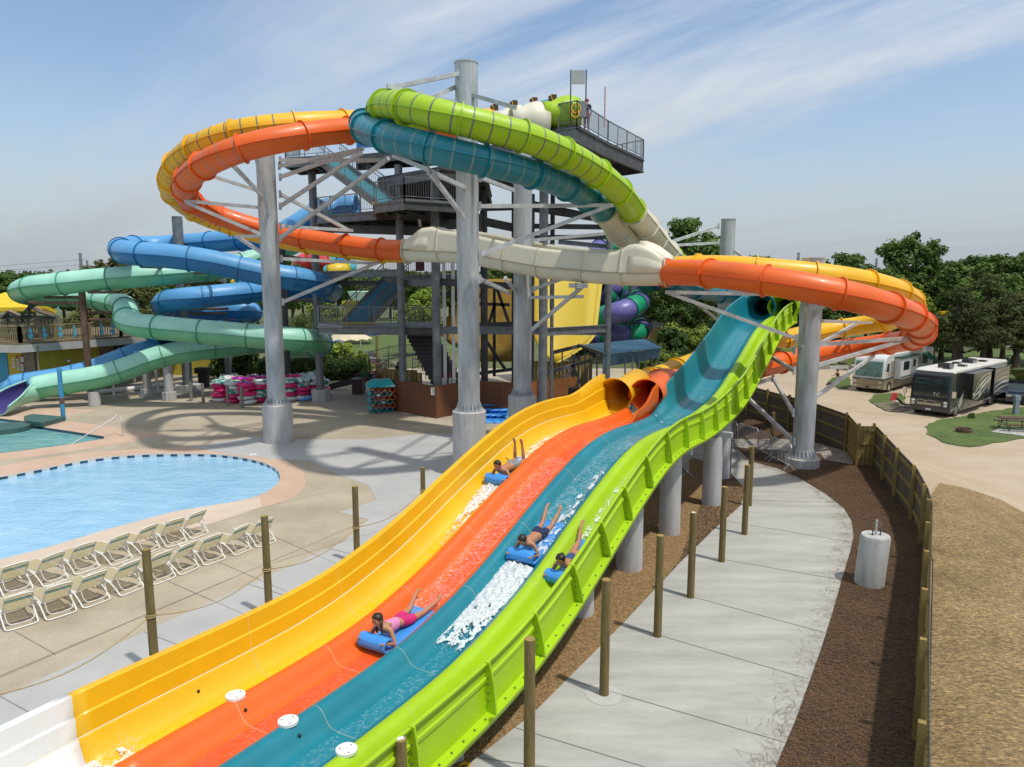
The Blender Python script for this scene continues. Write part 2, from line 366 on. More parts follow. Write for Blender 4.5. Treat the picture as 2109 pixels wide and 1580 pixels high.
# new concrete between the pool posts and the slide, with the round apron
S = Vector((math.sin(math.radians(29.5)), math.cos(math.radians(29.5)))); SV = Vector((S.y, -S.x))
def UV(u, v): return S*u+SV*v
slab = [UV(-6, -14.6), UV(-6, -6.5), UV(19, -6.5), UV(27, -6.5), UV(30, -9.5)]+gp([(1180, 880), (1000, 893), (880, 893), (760, 905), (640, 905), (520, 900), (395, 920), (470, 935), (560, 945), (640, 950), (690, 975), (760, 1000), (775, 1030), (700, 1055), (760, 1070)])+[UV(15.5, -14.6)]
sheet('concrete_apron', slab, SLAB, .0, kind='structure')
sheet('gravel_bed', [UV(-6, -8.2), UV(6, -4.3), UV(26.5, -3.9), UV(31, -5.2), UV(31, -8.2)]+[UV(20, -8.2)], GRAV, .004, kind='structure')
# mulch, walk
MU = [Vector((2, -6))]+gp([(1100, 1500), (1400, 1155), (1480, 940)])+[G(1500, 850).xy, G(1540, 845, 0).xy]+[p+Vector((.1, 0)) for p in FP]+[FP[-1]+(near-FP[-1])*.3]
sheet('mulch_bed', MU, MULCH, .008, kind='structure', drape=False)
WR = [(1520, 925), (1545, 950), (1600, 965), (1645, 985), (1700, 1018), (1738, 1048), (1754, 1075), (1758, 1105), (1750, 1140), (1735, 1190), (1715, 1260), (1690, 1340), (1665, 1410), (1640, 1480), (1610, 1550), (1575, 1640), (1500, 1850)]
WL = [(500, 2100), (960, 1580), (1100, 1468), (1166, 1402), (1280, 1288), (1400, 1160), (1480, 1082), (1524, 1043), (1537, 1010), (1510, 980), (1500, 965), (1400, 935), (1300, 930), (1230, 940), (1280, 905), (1400, 915)]
walk = gp(WR)+gp(WL)
sheet('walkway', walk, WALK, .012, kind='structure')
sheet('gate_walkway', gp([(1500, 922), (1500, 905), (1640, 905), (1690, 915), (1756, 934), (1757, 957), (1700, 948), (1690, 935), (1640, 930), (1560, 925)]), WALK, .016, kind='structure')
# saw cut joints
jb = MB()
def strip(a, b, w=.018, z=.02):
    a = Vector(a[:2]); b = Vector(b[:2]); n = Vector((-(b-a).y, (b-a).x)).normalized()*w/2
    jb.add([V(*(a+n), z), V(*(a-n), z), V(*(b-n), z), V(*(b+n), z)], [(0, 1, 2, 3)])
RPOST = [G(x, y) for x, y in ((1090, 1610), (1244, 1431), (1354, 1311), (1422, 1230), (1486, 1157), (1533, 1100), (1546, 1048))]
for a, b in (((1166, 1399), (1620, 1532)), ((1290, 1290), (1665, 1400)), ((1395, 1222), (1700, 1305)), ((1470, 1150), (1735, 1196)), ((1500, 1075), (1756, 1118)), ((1530, 1030), (1722, 1036)), ((965, 1560), (1560, 1640)), ((1060, 1500), (1520, 1640))):
    strip(G(*a), G(*b))
for u in (3.2, 6.1, 9.0, 11.9, 14.8): strip(UV(u, -14.6), UV(u, -10.2), z=.006)
strip(UV(-5, -12.6), UV(16, -12.6), z=.006)
for a, b in (((0, 1392), (480, 1190)), ((30, 1300), (115, 1348)), ((330, 1190), (560, 1290)), ((520, 1085), (700, 1165)), ((330, 1105), (640, 1240)), ((0, 1395), (760, 1070)), ((560, 1160), (775, 1095)), ((480, 1060), (690, 1010))):
    strip(G(*a), G(*b), .013, .004)
jb.build('pavement_joints', JOINT, kind='structure')
# water
def water(name, col, col2, sc, bump):
    m = mk(name, col, .07, gen='World', vs=1.3, col2=col2, spec=.5, stretch=(.5, 1.6, 1), detail=4)
    nt = m.node_tree; N = nt.nodes; L = nt.links; g = N.new('ShaderNodeNewGeometry')
    n = N.new('ShaderNodeTexNoise'); n.inputs['Scale'].default_value = sc; n.inputs['Detail'].default_value = 4; n.inputs['Distortion'].default_value = .6; L.new(g.outputs['Position'], n.inputs['Vector'])
    b = N.new('ShaderNodeBump'); b.inputs['Strength'].default_value = bump; b.inputs['Distance'].default_value = .05; L.new(n.outputs['Fac'], b.inputs['Height']); L.new(b.outputs[0], N['Principled BSDF'].inputs['Normal'])
    return m
WAT = water('pool_water', (.24, .47, .68), (.38, .60, .77), 4., .75)
WAT2 = water('splash_pool_water', (.1, .32, .33), (.24, .46, .45), 4., .5)
sheet('pool_water', P1, WAT, -.14, kind='structure')
sheet('splash_pool_water', P2, WAT2, -.14, kind='structure')
TW = mk('white_pool_tile', (.62, .62, .58), .3, var=.05); TB = mk('blue_pool_tile', (.02, .07, .12), .25, var=.5, vs=20)
def wallband(name, ring, mats, period, frac):
    mb = MB(); s = 0; n = len(ring)
    L = sum((Vector(ring[(i+1) % n])-Vector(ring[i])).length for i in range(n)); per = L/round(L/period)
    pts = []
    for i in range(n):
        a, b = Vector(ring[i]), Vector(ring[(i+1) % n]); l = (b-a).length; t = 0
        while t < l:
            k = math.floor((s+t+1e-6)/per); ph = (s+t+1e-6)-k*per
            nxt = (frac*per-ph) if ph < frac*per-1e-6 else per-ph
            t2 = min(l, t+nxt); mb.mi = 0 if ph < frac*per-1e-6 else 1
            p, q = a.lerp(b, t/l), a.lerp(b, t2/l)
            if mb.mi == 1: mb.add([V(*p, .005), V(*q, .005), V(*q, -.5), V(*p, -.5)], [(0, 1, 2, 3)])
            else:
                mb.mi = 1; mb.add([V(*p, .005), V(*q, .005), V(*q, -.03), V(*p, -.03)], [(0, 1, 2, 3)])
                mb.mi = 0; mb.add([V(*p, -.03), V(*q, -.03), V(*q, -.5), V(*p, -.5)], [(0, 1, 2, 3)])
            t = max(t2, t+1e-4)
        s += l
    return mb.build(name, mats, kind='structure')
wallband('pool_wall', P1, [TB, TW], .62, .5)
wallband('splash_pool_wall', P2, [TB, TB], 1., .5)
# ---- outside the fence: straw slope, road, lawns
st = [p+Vector((.15, 0)) for p in FP[6:]]+[near+Vector((.2, 0)), near+Vector((30, 0))]
sheet('straw_slope', [p for p in st]+dp([(2600, 1300), (2600, 1130), (2109, 1062), (2060, 1035), (1990, 1012), (1935, 1000)]), STRAW, .12, drape=True, kind='structure', cut=1.)
road = dp([(1912, 985), (1840, 905), (1800, 866), (1750, 845), (1640, 806), (1560, 778), (1420, 765), (1480, 745), (1590, 760), (1690, 790), (1705, 720), (1760, 700), (1900, 705), (2109, 712), (2600, 712), (2600, 1180), (2109, 1075), (2000, 1030)])
road = [p_+Vector((.1, .05)) for p_ in [far+Vector((3, 14)), far]+FP+[near]]+[near+Vector((60, 0)), Vector((75, 60)), Vector((60, 95)), Vector((30, 80))]
sheet('sandy_road', road, SAND, .06, drape=True, kind='structure')
LAWNS = []
for L in ([(1560, 700), (1640, 735), (1720, 752), (1745, 768), (1760, 740), (2200, 790), (2300, 740), (2109, 728), (1900, 712), (1760, 704), (1640, 690)],
          [(2109, 800), (2060, 786), (1960, 775), (2109, 760), (2300, 770)],
          [(1905, 880), (1930, 868), (2000, 856), (2109, 838), (2500, 800), (2500, 920), (2109, 902), (2058, 914), (1990, 926), (1935, 912), (1908, 895)],
          [(1787, 826), (1800, 814), (1835, 812), (1864, 812), (1864, 840), (1842, 850), (1815, 845)],
          [(1700, 790), (1720, 777), (1748, 775), (1755, 800), (1735, 806)],
          [(1690, 705), (1800, 690), (2000, 705), (2109, 728), (2400, 745), (2400, 700), (2109, 684), (1900, 660), (1700, 668)],
          [(2080, 770), (2109, 762), (2400, 750), (2400, 790), (2109, 795)]):
    LW = chaikin(dp(L), 2); LW = [q+Vector((random.uniform(-.14, .14), random.uniform(-.14, .14))) for a, b in zip(LW, LW[1:]+LW[:1]) for q in [a.lerp(b, t/max(1, int((b-a).length/.5))) for t in range(max(1, int((b-a).length/.5)))]]; LAWNS.append(LW)
    sheet('lawn', LW, GRASS, .1, drape=True, kind='structure')
sheet('asphalt_lane', dp([(2020, 705), (2109, 723), (2400, 770), (2400, 730), (2109, 706), (2040, 694)]), ASPH, .13, drape=True, kind='structure')
sheet('brick_patio', dp([(1797, 833), (1862, 828), (1875, 846), (1850, 852), (1822, 848)]), mk('brick_paving', (.2, .15, .12), .9, gen='World', vs=6), .12, drape=True, kind='structure')
# back of the park: lawn bank, tan path
sheet('picnic_lawn', [G(560, 740).xy, G(700, 742).xy, G(850, 735).xy, G(1000, 720).xy, Vector((8, 150)), Vector((-40, 150)), G(560, 690).xy], GRASS, -.002, kind='structure')
sheet('garden_path', gp([(1300, 800), (1390, 762), (1425, 735), (1440, 715), (1470, 703), (1500, 695), (1460, 690), (1400, 690), (1392, 700), (1400, 715), (1385, 735), (1330, 760), (1240, 790)]), SAND, .0, kind='structure')
sheet('garden_bank', gp([(1300, 800), (1390, 762), (1425, 735), (1440, 715), (1475, 707), (1560, 745), (1560, 790), (1440, 830)]), mk('bare_bank', (.2, .13, .07), .95, gen='World', vs=2, col2=(.3, .2, .11), fine=.2, bs=20), .004, kind='structure')
# ================================================================ FOUR LANE RACER SLIDE
UZ = [(-6, 1.1), (2, 1.1), (5.3, 1.08), (8.4, .96), (10, .97), (11.1, 1.12), (12, 1.3), (13, 1.53), (14, 1.87), (15, 2.19), (16, 2.47), (17, 2.76), (18, 2.98), (19, 3.13), (20.5, 3.17), (21.7, 3.08), (22.9, 3.0), (24.5, 3.0), (26.4, 3.08), (28, 3.22), (29.6, 3.5), (31, 3.92), (32.8, 4.42), (34.5, 4.95), (36, 5.4), (38, 5.72), (39.6, 5.85), (43, 5.92)]
def interp(T, u):
    if u <= T[0][0]: return T[0][1]
    for (a, b), (c, d) in zip(T, T[1:]):
        if u <= c: return b+(d-b)*(u-a)/(c-a)
    return T[-1][1]
def z0(u): return sum(interp(UZ, u+d) for d in (-.9, -.6, -.3, 0, .3, .6, .9))/7
def slope(u): return math.atan2(z0(u+.3)-z0(u-.3), .6)
def SP(u, v, h):                       # slide coordinates: along, across, height over the ridge (normal to the bed)
    a = slope(u); c = UV(u-h*math.sin(a), v); return V(c.x, c.y, z0(u)+h*math.cos(a))
vA, vC, vD, vE, vF = -10.15, -9.31, -8.06, -6.81, -5.77
LIDGE = [(0, 0.012), (.03, .05), (.09, .085), (.17, .095), (.24, .075), (.30, .02), (.36, -.07), (.42, -.15), (.50, -.195), (.60, -.205)]
def lane_prof(v0, w=1.25): return [(v0+a, b) for a, b in LIDGE]+[(v0+w*.5+.05, -.207), (v0+w-.3, -.205), (v0+w-.22, -.195), (v0+w-.20, -.15), (v0+w-.1, -.07), (v0+w-.03, -.01), (v0+w, 0.)]
YP = [(vA-.14, .74), (vA-.13, .83), (vA-.02, .84), (vA, .82), (vA+.01, .52), (vA+.045, .50), (vA+.05, .2), (vA+.09, .185), (vA+.13, .08), (vA+.2, -.08), (vA+.3, -.17), (vA+.38, -.195), (vC-.26, -.2), (vC-.2, -.15), (vC-.1, -.07), (vC-.03, -.01), (vC, 0)]
def yellow_prof(u):
    e = max(0, min(1, (u-21.8)/3.2)); e = e*e*(3-2*e)*.42
    return [(v-(e*.1 if h > .6 else 0), h+e*max(0, h)/.84) for v, h in YP]
def green_prof(u):
    e = max(0, min(1, (u-22)/5)); hF = .67+.16*e
    return [(vE+a, b) for a, b in LIDGE]+[(vE+.8, -.2), (vE+.88, -.16), (vE+.95, 0.), (vE+1.0, .3), (vF, hF-.02), (vF+.03, hF), (vF+.09, hF-.005), (vF+.095, hF-.06)]
def bed_mat(name, col, rough, speck):
    m = mk(name, col, rough, var=.05, vs=.7, coat=.4, gen='World')
    nt = m.node_tree; N = nt.nodes; L = nt.links; b = N['Principled BSDF']; g = N.new('ShaderNodeNewGeometry')
    n = N.new('ShaderNodeTexNoise'); n.inputs['Scale'].default_value = 16; n.inputs['Detail'].default_value = 3; n.inputs['Distortion'].default_value = .8; L.new(g.outputs['Position'], n.inputs['Vector'])
    bp = N.new('ShaderNodeBump'); bp.inputs['Strength'].default_value = .45; bp.inputs['Distance'].default_value = .02; L.new(n.outputs['Fac'], bp.inputs['Height']); L.new(bp.outputs[0], b.inputs['Normal'])
    r = N.new('ShaderNodeMapRange'); r.inputs[1].default_value = .5; r.inputs[2].default_value = .75; r.inputs[3].default_value = 0; r.inputs[4].default_value = speck; L.new(n.outputs['Fac'], r.inputs[0])
    mx = N.new('ShaderNodeMix'); mx.data_type = 'RGBA'; prev = b.inputs['Base Color'].links[0].from_socket
    L.new(r.outputs[0], mx.inputs[0]); L.new(prev, mx.inputs[6]); mx.inputs[7].default_value = (.75, .8, .8, 1); L.new(mx.outputs[2], b.inputs['Base Color'])
    return m
YB = bed_mat('yellow_wet_bed', (.84, .46, .003), .3, .12); OB = bed_mat('orange_wet_bed', (.8, .09, .007),   .3, .1); TBm = bed_mat('teal_wet_bed', (.006, .205, .265), .3, .2); LB = bed_mat('lime_wet_bed', (.36, .58, .008), .3, .16); WB = bed_mat('white_wet_bed', (.76, .76, .74), .3, .1)
slide = thing('racer_slide', 'wide four lane racing slide, yellow, orange, teal and lime, running down to a white runout', 'water slide', (*UV(12, -8), 0))
def sweep_lane(name, prof, u0, u1, mats, bed=None, step=.25, th=.0):
    mb = MB(); n = int((u1-u0)/step)
    rows = []
    for k in range(n+1):
        u = u0+(u1-u0)*k/n; pr = prof(u) if callable(prof) else prof
        rows.append([SP(u, v, h) for v, h in pr])
    m = len(rows[0])
    for k in range(n):
        for i in range(m-1):
            mb.mi = 1 if (bed and bed[0] <= i < bed[1]) else 0
            mb.add([rows[k][i], rows[k][i+1], rows[k+1][i+1], rows[k+1][i]], [(3, 2, 1, 0)])
    o = mb.build(name, mats, slide)
    me = o.data; bm = bmesh.new(); bm.from_mesh(me); bmesh.ops.remove_doubles(bm, verts=bm.verts, dist=1e-4)
    bmesh.ops.recalc_face_normals(bm, faces=bm.faces); bm.to_mesh(me); bm.free(); me.shade_smooth(); me.set_sharp_from_angle(angle=math.radians(38))
    md = o.modifiers.new('s', 'SOLIDIFY'); md.thickness = .02; md.offset = -1 if th == 0 else th
    return o
NB = len(LIDGE)
U_Y = 25.3
sweep_lane('yellow_lane', yellow_prof, 5.1, U_Y, [Y_, YB], (11, 12))
sweep_lane('orange_lane', lane_prof(vC), 5.1, 24.9, [O_, OB], (NB-1, NB+1))
sweep_lane('teal_lane', lane_prof(vD), 5.1, 24.2, [T_, TBm], (NB-1, NB+1))
sweep_lane('lime_lane', green_prof, 5.1, 41.2, [L_, LB], (NB-1, NB))
for nm, pr, bd in (('runout', YP, (11, 12)), ('runout', lane_prof(vC), (NB-1, NB+1)), ('runout', lane_prof(vD), (NB-1, NB+1)), ('runout', green_prof, (NB-1, NB))):
    sweep_lane(nm, pr, -5, 5.1, [WH, WB], bd)
# upper teal lane with its tall left wall
TW_ = [(24.2, .10), (25.2, .34), (26.5, .85), (28, 1.05), (30, 1.1), (33, 1.1), (36, 1.1), (39, 1.15), (41.2, 1.3)]
def teal_up(u):
    h = interp(TW_, u); q = min(1, (u-24.2)/2.5)
    A = [(vD+a, b) for a, b in LIDGE]
    Bp = [(vD-.10, h-.04), (vD-.09, h), (vD-.01, h), (vD+.03, h*.75), (vD+.08, h*.45), (vD+.14, .18), (vD+.22, .0), (vD+.32, -.12), (vD+.46, -.18), (vD+.60, -.2)]
    P = [(a[0]*(1-q)+b[0]*q, a[1]*(1-q)+b[1]*q) for a, b in zip(A, Bp)]
    w = 1.25; return P+[(vD+w*.5+.05, -.207), (vD+w-.3, -.205), (vD+w-.22, -.195), (vD+w-.20, -.15), (vD+w-.1, -.07), (vD+w-.03, -.01), (vD+w, 0.)]
sweep_lane('teal_lane', teal_up, 24.2, 41.2, [T_, TBm], (NB-1, NB+1))
# outer ribs and bottom flange of the lime wall
mb = MB(); rows = []
n = 170
for k in range(n+1):
    u = 5.1+(41.2-5.1)*k/n; e = max(0, min(1, (u-22)/5)); hF = .67+.16*e
    rows.append([SP(u, v, h) for v, h in [(vF+.045, hF-.03), (vF+.04, .42), (vF+.075, .40), (vF+.075, .34), (vF+.04, .32), (vF+.05, .05), (vF+.07, -.2), (vF+.24, -.22), (vF+.245, -.3)]])
mb.sweep(rows, flip=False)
o = mb.build('outer_wall', L_, slide, smooth=35, fix=True); md = o.modifiers.new('s', 'SOLIDIFY'); md.thickness = .012
RIBU = [5.1, 7.2, 9.25, 11.0, 12.7, 14.2, 15.6, 17.1, 18.7, 20.4, 22.2, 24.0, 25.6, 27.2, 28.9, 30.6, 32.2, 33.8, 35.5, 37.2, 39.2, 41.0]
bolt = mk('bolt_heads', (.12, .13, .1), .5, .3)
for u in RIBU:
    e = max(0, min(1, (u-22)/5)); hF = .67+.16*e
    mb = MB(); P = []
    pr = [(vF+.03, hF+.012), (vF+.13, hF+.012), (vF+.2, .35), (vF+.235, .0), (vF+.24, -.21), (vF+.05, -.2), (vF+.04, .2)]
    for du in (-.02, .02): P += [SP(u+du, v, h) for v, h in pr]
    m = len(pr); mb.add(P, [tuple(range(m)), tuple(range(2*m-1, m-1, -1))]+[(i, (i+1) % m, m+(i+1) % m, m+i) for i in range(m)])
    mb.build('rib', L_, slide, fix=True)
mb = MB(); u = 5.2
while u < 41:
    p = SP(u, vF+.16, -.205); mb.cyl(p, p+V(0, 0, .018), .016, n=6); u += .32
for u in RIBU:
    for h in (.0, .15, .3, .42):
        p = SP(u-.03, vF+.11, h); q = SP(u-.05, vF+.11, h); mb.cyl(p, q, .014, n=6)
mb.build('bolts', bolt, slide, kind='stuff')
# grouted seams across the lanes
SEAM = mk('pale_seam_sealant', (.6, .55, .38), .6)
mb = MB()
def seam(prof, u):
    pts = [SP(u, v, h+.004) for v, h in (prof(u) if callable(prof) else prof)]; p2 = [SP(u+.006, v, h+.004) for v, h in (prof(u) if callable(prof) else prof)]
    mb.sweep([pts, p2])
for u in (8.2, 10.6, 13.0, 15.3, 17.7, 20.1, 22.5): seam(YP[1:], u)
for u in (7.0, 9.1, 11.5, 13.9, 16.3, 18.8, 21.3, 23.4): seam(lane_prof(vC), u)
for u in (7.6, 9.7, 12.0, 14.4, 16.9, 19.4, 22.0): seam(lane_prof(vD), u)
for u in (8.3, 10.4, 12.6, 15.0, 17.5, 20.2, 23): seam(lambda u: green_prof(u)[:-6], u)
for u in (25, 27.3, 29.6, 32., 34.4, 36.8): seam(teal_up, u); seam(lambda u: green_prof(u)[:-6], u+.6)
for vb in (vC, vD, vE):
    rows = []
    for k in range(120):
        u = 5.1+(24-5.1)*k/119; rows.append([SP(u, vb-.004, .008), SP(u, vb+.008, .014)])
    if vb != vE: mb.sweep(rows)
mb.build('seams', SEAM, slide); mb = MB(); rows = []
for k in range(90):
    u = -4+28*k/89; rows.append([SP(u, vA+.055, .203), SP(u, vA+.072, .196)])
mb.sweep(rows); mb.build('wall_seam', SEAM, slide)
# white access caps and drain holes near the runout
for (px, py), v in (((485, 1439), vC+.1), ((593, 1486), vD+.12), ((713, 1538), vE+.12)):
    mb = MB(); best = min((abs((SPx := SP(u/50, v, .1)).x*0+0)+0, u) for u in [0]) if False else None
    X, Yd, Z = ray(px, py); t = v/(X*S.y-Yd*S.x); u = (X*S.x+Yd*S.y)*t
    mb.cyl(SP(u, v, .085), SP(u, v, .13), .155, n=28)
    c = mb.build('access_cap', WH, slide, smooth=40)
    for i in range(3):
        a = 2.1*i; MB().cyl(SP(u+.1*math.cos(a), v+.1*math.sin(a), .13), SP(u+.1*math.cos(a), v+.1*math.sin(a), .135), .012, n=6).build('screw', bolt, c)
for (px, py), v in (((408, 1419), vA+.16), ((506, 1462), vC+.36), ((617, 1511), vD+.36), ((740, 1561), vE+.3)):
    X, Yd, Z = ray(px, py); t = v/(X*S.y-Yd*S.x); u = (X*S.x+Yd*S.y)*t
    mb = MB(); h = .0 if v < -9.8 else -.05; s, uu = frame(SP(u, v+.06, h+.12)-SP(u, v, h)); mb.sphere(SP(u, v, h+.005), .03, 8, 5); mb.build('drain_hole', BLK, slide)
# flared tube mouths where the yellow and orange tubes arrive
def mouth(name, mat, mat_in, v, u, r, zc, flare=.22):
    mb = MB(); rows = []; n = 28
    for du, rr, dz in ((0, r+flare, .02), (.25, r+flare*.6, 0), (.6, r+.08, 0), (1.2, r, 0), (2.6, r, .1)):
        c = SP(u+du, v, zc+dz); row = []
        for i in range(n):
            a = 2*math.pi*i/n; lim = 1. if math.sin(a) > -.2 else .86
            row.append(SP(u+du, v+rr*math.cos(a)*min(1, lim+.06), zc+dz+rr*math.sin(a)*lim))
        rows.append(row)
    mb.sweep(rows, closed=True)
    o = mb.build(name, mat, slide, smooth=50, fix=True); md = o.modifiers.new('s', 'SOLIDIFY'); md.thickness = .03; return o
mouth('yellow_mouth', Y_, Y_, -9.70, 25.0, .56, .44, .17)
mouth('orange_mouth', O_, O_, -8.62, 25.5, .54, .44, .15)
mouth('teal_mouth', T_, T_, -7.36, 40.2, .56, .5, .3)
mouth('lime_mouth', L_, L_, -6.22, 40.4, .54, .5, .25)
# raised flare pieces at each side of the mouths
def flarewall(name, mat, v, us, hs, lean=0.):
    mb = MB(); rows = []
    for k in range(41):
        t = k/40; u = us[0]+(us[-1]-us[0])*t; h = interp(list(zip(us, hs)), u)
        rows.append([SP(u, v-.02, -.1), SP(u, v, h*.5), SP(u, v-lean, h), SP(u, v-lean-.09, h)])
    mb.sweep(rows); o = mb.build(name, mat, slide, smooth=40, fix=True); md = o.modifiers.new('s', 'SOLIDIFY'); md.thickness = .02; return o
flarewall('orange_flare', O_, vD-.06, [22.6, 23.2, 23.6, 24.3, 25.0, 25.5], [.05, .35, .36, .5, .9, 1.0])
0 and flarewall('yellow_flare', Y_, vA-.02, [22.0, 23.5, 24.3, 25.0, 25.4], [.8, .88, 1.0, 1.1, 1.15])
# concrete pillars under the slide
pl = [('support_pillar', (1195, 1275), .36, 'shortest round concrete pillar under the lime wall nearest the camera'), ('support_pillar', (1300, 1180), .36, 'second round concrete pillar from the camera under the lime wall'),
      ('support_pillar', (1383, 1105), .33, 'third round concrete pillar from the camera with a steel beam end on top'), ('support_pillar', (1470, 1045), .33, 'fourth round concrete pillar beside the gravel edge'), ('support_pillar', (1490, 988), .36, 'tall concrete pillar with a conduit down its side, beside the crowd barriers')]
for nm, (px, py), r, lb in pl:
    p = G(px, py); p += V(0, r, 0); u = p.x*S.x+p.y*S.y; v = p.x*S.y-p.y*S.x; top = z0(u)-.55
    t = thing(nm, lb, 'pillar', (p.x, p.y, 0), 'concrete pillars under the slide')
    MB().cyl(p, (p.x, p.y, top), r, r*.97, n=32).build('shaft', CONC, t, smooth=40)
    d = V(SV.x, SV.y, 0); MB().beam(V(p.x, p.y, top+.1)-d*1.2, V(p.x, p.y, top+.1)+d*.62, .2, .18).build('cross_beam', GALV, t)
    if 'conduit' in lb: MB().cyl(p+V(r*.86, -r*.6, 0), (p.x+r*.86, p.y-r*.6, top), .03, n=8).build('conduit', GALVD, t)
    for w in (1, 2):
        q = UV(u, v-1.25*w-.3)
        if w == 2: MB().cyl((q.x, q.y, 0), (q.x, q.y, top), r, n=24).build('rear_shaft', CONC, t, smooth=40)
# ================================================================ TUBE FLUMES
BANDC = mk('grey_translucent_band', (.16, .17, .13), .5)
BANDT = mk('pale_translucent_band', (.17, .26, .24), .5)
BANDO = mk('dull_orange_band', (.42, .16, .09), .5)
def wp(L): return [W(*p) if not isinstance(p, Vector) else p for p in L]
def rings(path, S0=None):
    fr = []; s, u = frame(path[1]-path[0]); L = 0
    for k, p in enumerate(path):
        d = (path[min(k+1, len(path)-1)]-path[max(k-1, 0)]).normalized()
        a, b = frame(d); fr.append((p, d, a, b, L))
        if k < len(path)-1: L += (path[k+1]-p).length
    return fr
def tube_mesh(mb, path, r, n=24, band=None, two=False, fl=0., r_of=None):
    fr = rings(path); rows = []; mi = []
    for k, (p, d, a, b, L) in enumerate(fr):
        if k and band and any(lo <= L <= hi for lo, hi in band):
            q = L/.55; w = abs(q-round(q))*.55
        rows.append((p, a, b, L))
    out = []
    step = fr[1][4]
    pts = []
    Ls = []
    tot = fr[-1][4]
    marks = set()
    if band:
        c = .3
        while c < tot:
            if any(lo*tot <= c <= hi*tot for lo, hi in band): marks.add(round(c, 3))
            c += .62
    allL = sorted(set([round(f[4], 3) for f in fr]) | {m-.03 for m in marks} | {m+.03 for m in marks})
    j = 0; R = []
    for L in allL:
        while j < len(fr)-2 and fr[j+1][4] < L: j += 1
        f, g = fr[j], fr[j+1]; t = max(0, min(1, (L-f[4])/max(1e-6, g[4]-f[4])))
        p = f[0].lerp(g[0], t); a = f[2].lerp(g[2], t).normalized(); b = f[3].lerp(g[3], t).normalized()
        rr = r_of(L/tot) if r_of else r
        R.append(([p+(a*math.cos(2*math.pi*i/n)+b*math.sin(2*math.pi*i/n))*rr for i in range(n)], L))
    for k in range(len(R)-1):
        Lm = (R[k][1]+R[k+1][1])/2; isb = any(abs(Lm-m) < .031 for m in marks)
        base = len(mb.v)
        for i in range(n):
            up = math.sin(2*math.pi*(i+.5)/n)
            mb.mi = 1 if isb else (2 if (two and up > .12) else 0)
            mb.add([R[k][0][i], R[k][0][(i+1) % n], R[k+1][0][(i+1) % n], R[k+1][0][i]], [(0, 1, 2, 3)])
def weld(o, ang=40):
    me = o.data; bm = bmesh.new(); bm.from_mesh(me); bmesh.ops.remove_doubles(bm, verts=bm.verts, dist=2e-4)
    bmesh.ops.recalc_face_normals(bm, faces=bm.faces); bm.to_mesh(me); bm.free(); me.shade_smooth(); me.set_sharp_from_angle(angle=math.radians(ang))
def flume(name, label, pts, r, mats, sp=2.6, band=None, two=False, fmat=None, fh=.09, fstart=.0, rail=True, cat='water slide', t=None, group=None, solid=False, skip=()):
    path = spline(wp(pts), .28)
    t = t or thing(name, label, cat, path[0], group)
    mb = MB(); tube_mesh(mb, path, r, 26 if r*1463/path[0].y > 18 else 18, band, two)
    o = mb.build('tube', mats, t); weld(o)
    md = o.modifiers.new('s', 'SOLIDIFY'); md.thickness = .03; md.offset = -1
    fr = rings(path); tot = fr[-1][4]; c = fstart; k = 0
    fm = fmat or mats[0]
    while c <= tot+.01:
        while k < len(fr)-1 and fr[k][4] < c: k += 1
        if k not in skip:
            p, d, a, b, L = fr[k]; mb = MB(); n = 26
            rw = [[p+d*dx+(a*math.cos(2*math.pi*i/n)+b*math.sin(2*math.pi*i/n))*rr for i in range(n)] for dx, rr in ((-.022, r-.005), (-.022, r+fh), (.022, r+fh), (.022, r-.005))]
            mb.sweep(rw, closed=True); mb.build('flange', fm, t, smooth=30, fix=True)
        c += sp
    if rail:
        for sgn in (1, -1):
            mb = MB(); rows = []
            for p, d, a, b, L in fr: rows.append([p+a*sgn*(r-.005)+b*.012, p+a*sgn*(r+.055)+b*.012, p+a*sgn*(r+.055)-b*.012, p+a*sgn*(r-.005)-b*.012])
            mb.sweep(rows, closed=True); mb.build('side_rail', fm, t, fix=True)
    return t, path
R1 = .52
Ym = [Y_, BANDC, Y_]; Om = [O_, BANDO, O_]; Tm = [T_, BANDT, T_]; Lm = [L_, BANDC, L_]
# left ring
ORL = [(1010, 262, 36.5), (900, 262, 35), (810, 264, 33.4), (735, 268, 32), (690, 271, 31.2), (640, 277, 30.3), (580, 287, 29.6), (520, 300, 29.3), (460, 320, 29.4), (412, 346, 30.3), (384, 374, 32.2), (382, 398, 34.5), (400, 420, 36.5), (440, 440, 38), (500, 461, 38.6), (560, 477, 38.9), (620, 490, 38.8), (700, 503, 38.3), (780, 513, 37.4), (838, 516, 36.5)]
flume('orange_flume', 'orange tube flume looping round the left steel column into the cream channel', ORL, R1, Om, 2.3, [(.36, .72)], fstart=.8)
YLL = [(1010, 246, 38), (900, 246, 36.5), (810, 248, 34.6), (735, 252, 33.3), (640, 256, 31.8), (560, 262, 31.2), (490, 273, 31.0), (440, 288, 31.2), (395, 310, 32), (362, 340, 33.4), (350, 372, 35.3), (358, 402, 37.4), (388, 428, 39.2), (430, 450, 40.4), (500, 473, 40.8), (560, 489, 40.8), (620, 501, 40.5), (700, 512, 40), (780, 520, 39), (838, 521, 38)]
flume('yellow_flume', 'yellow tube flume looping outside the orange one round the left steel column', YLL, R1, Ym, 2.3, [(.3, .7)], fstart=1.4)
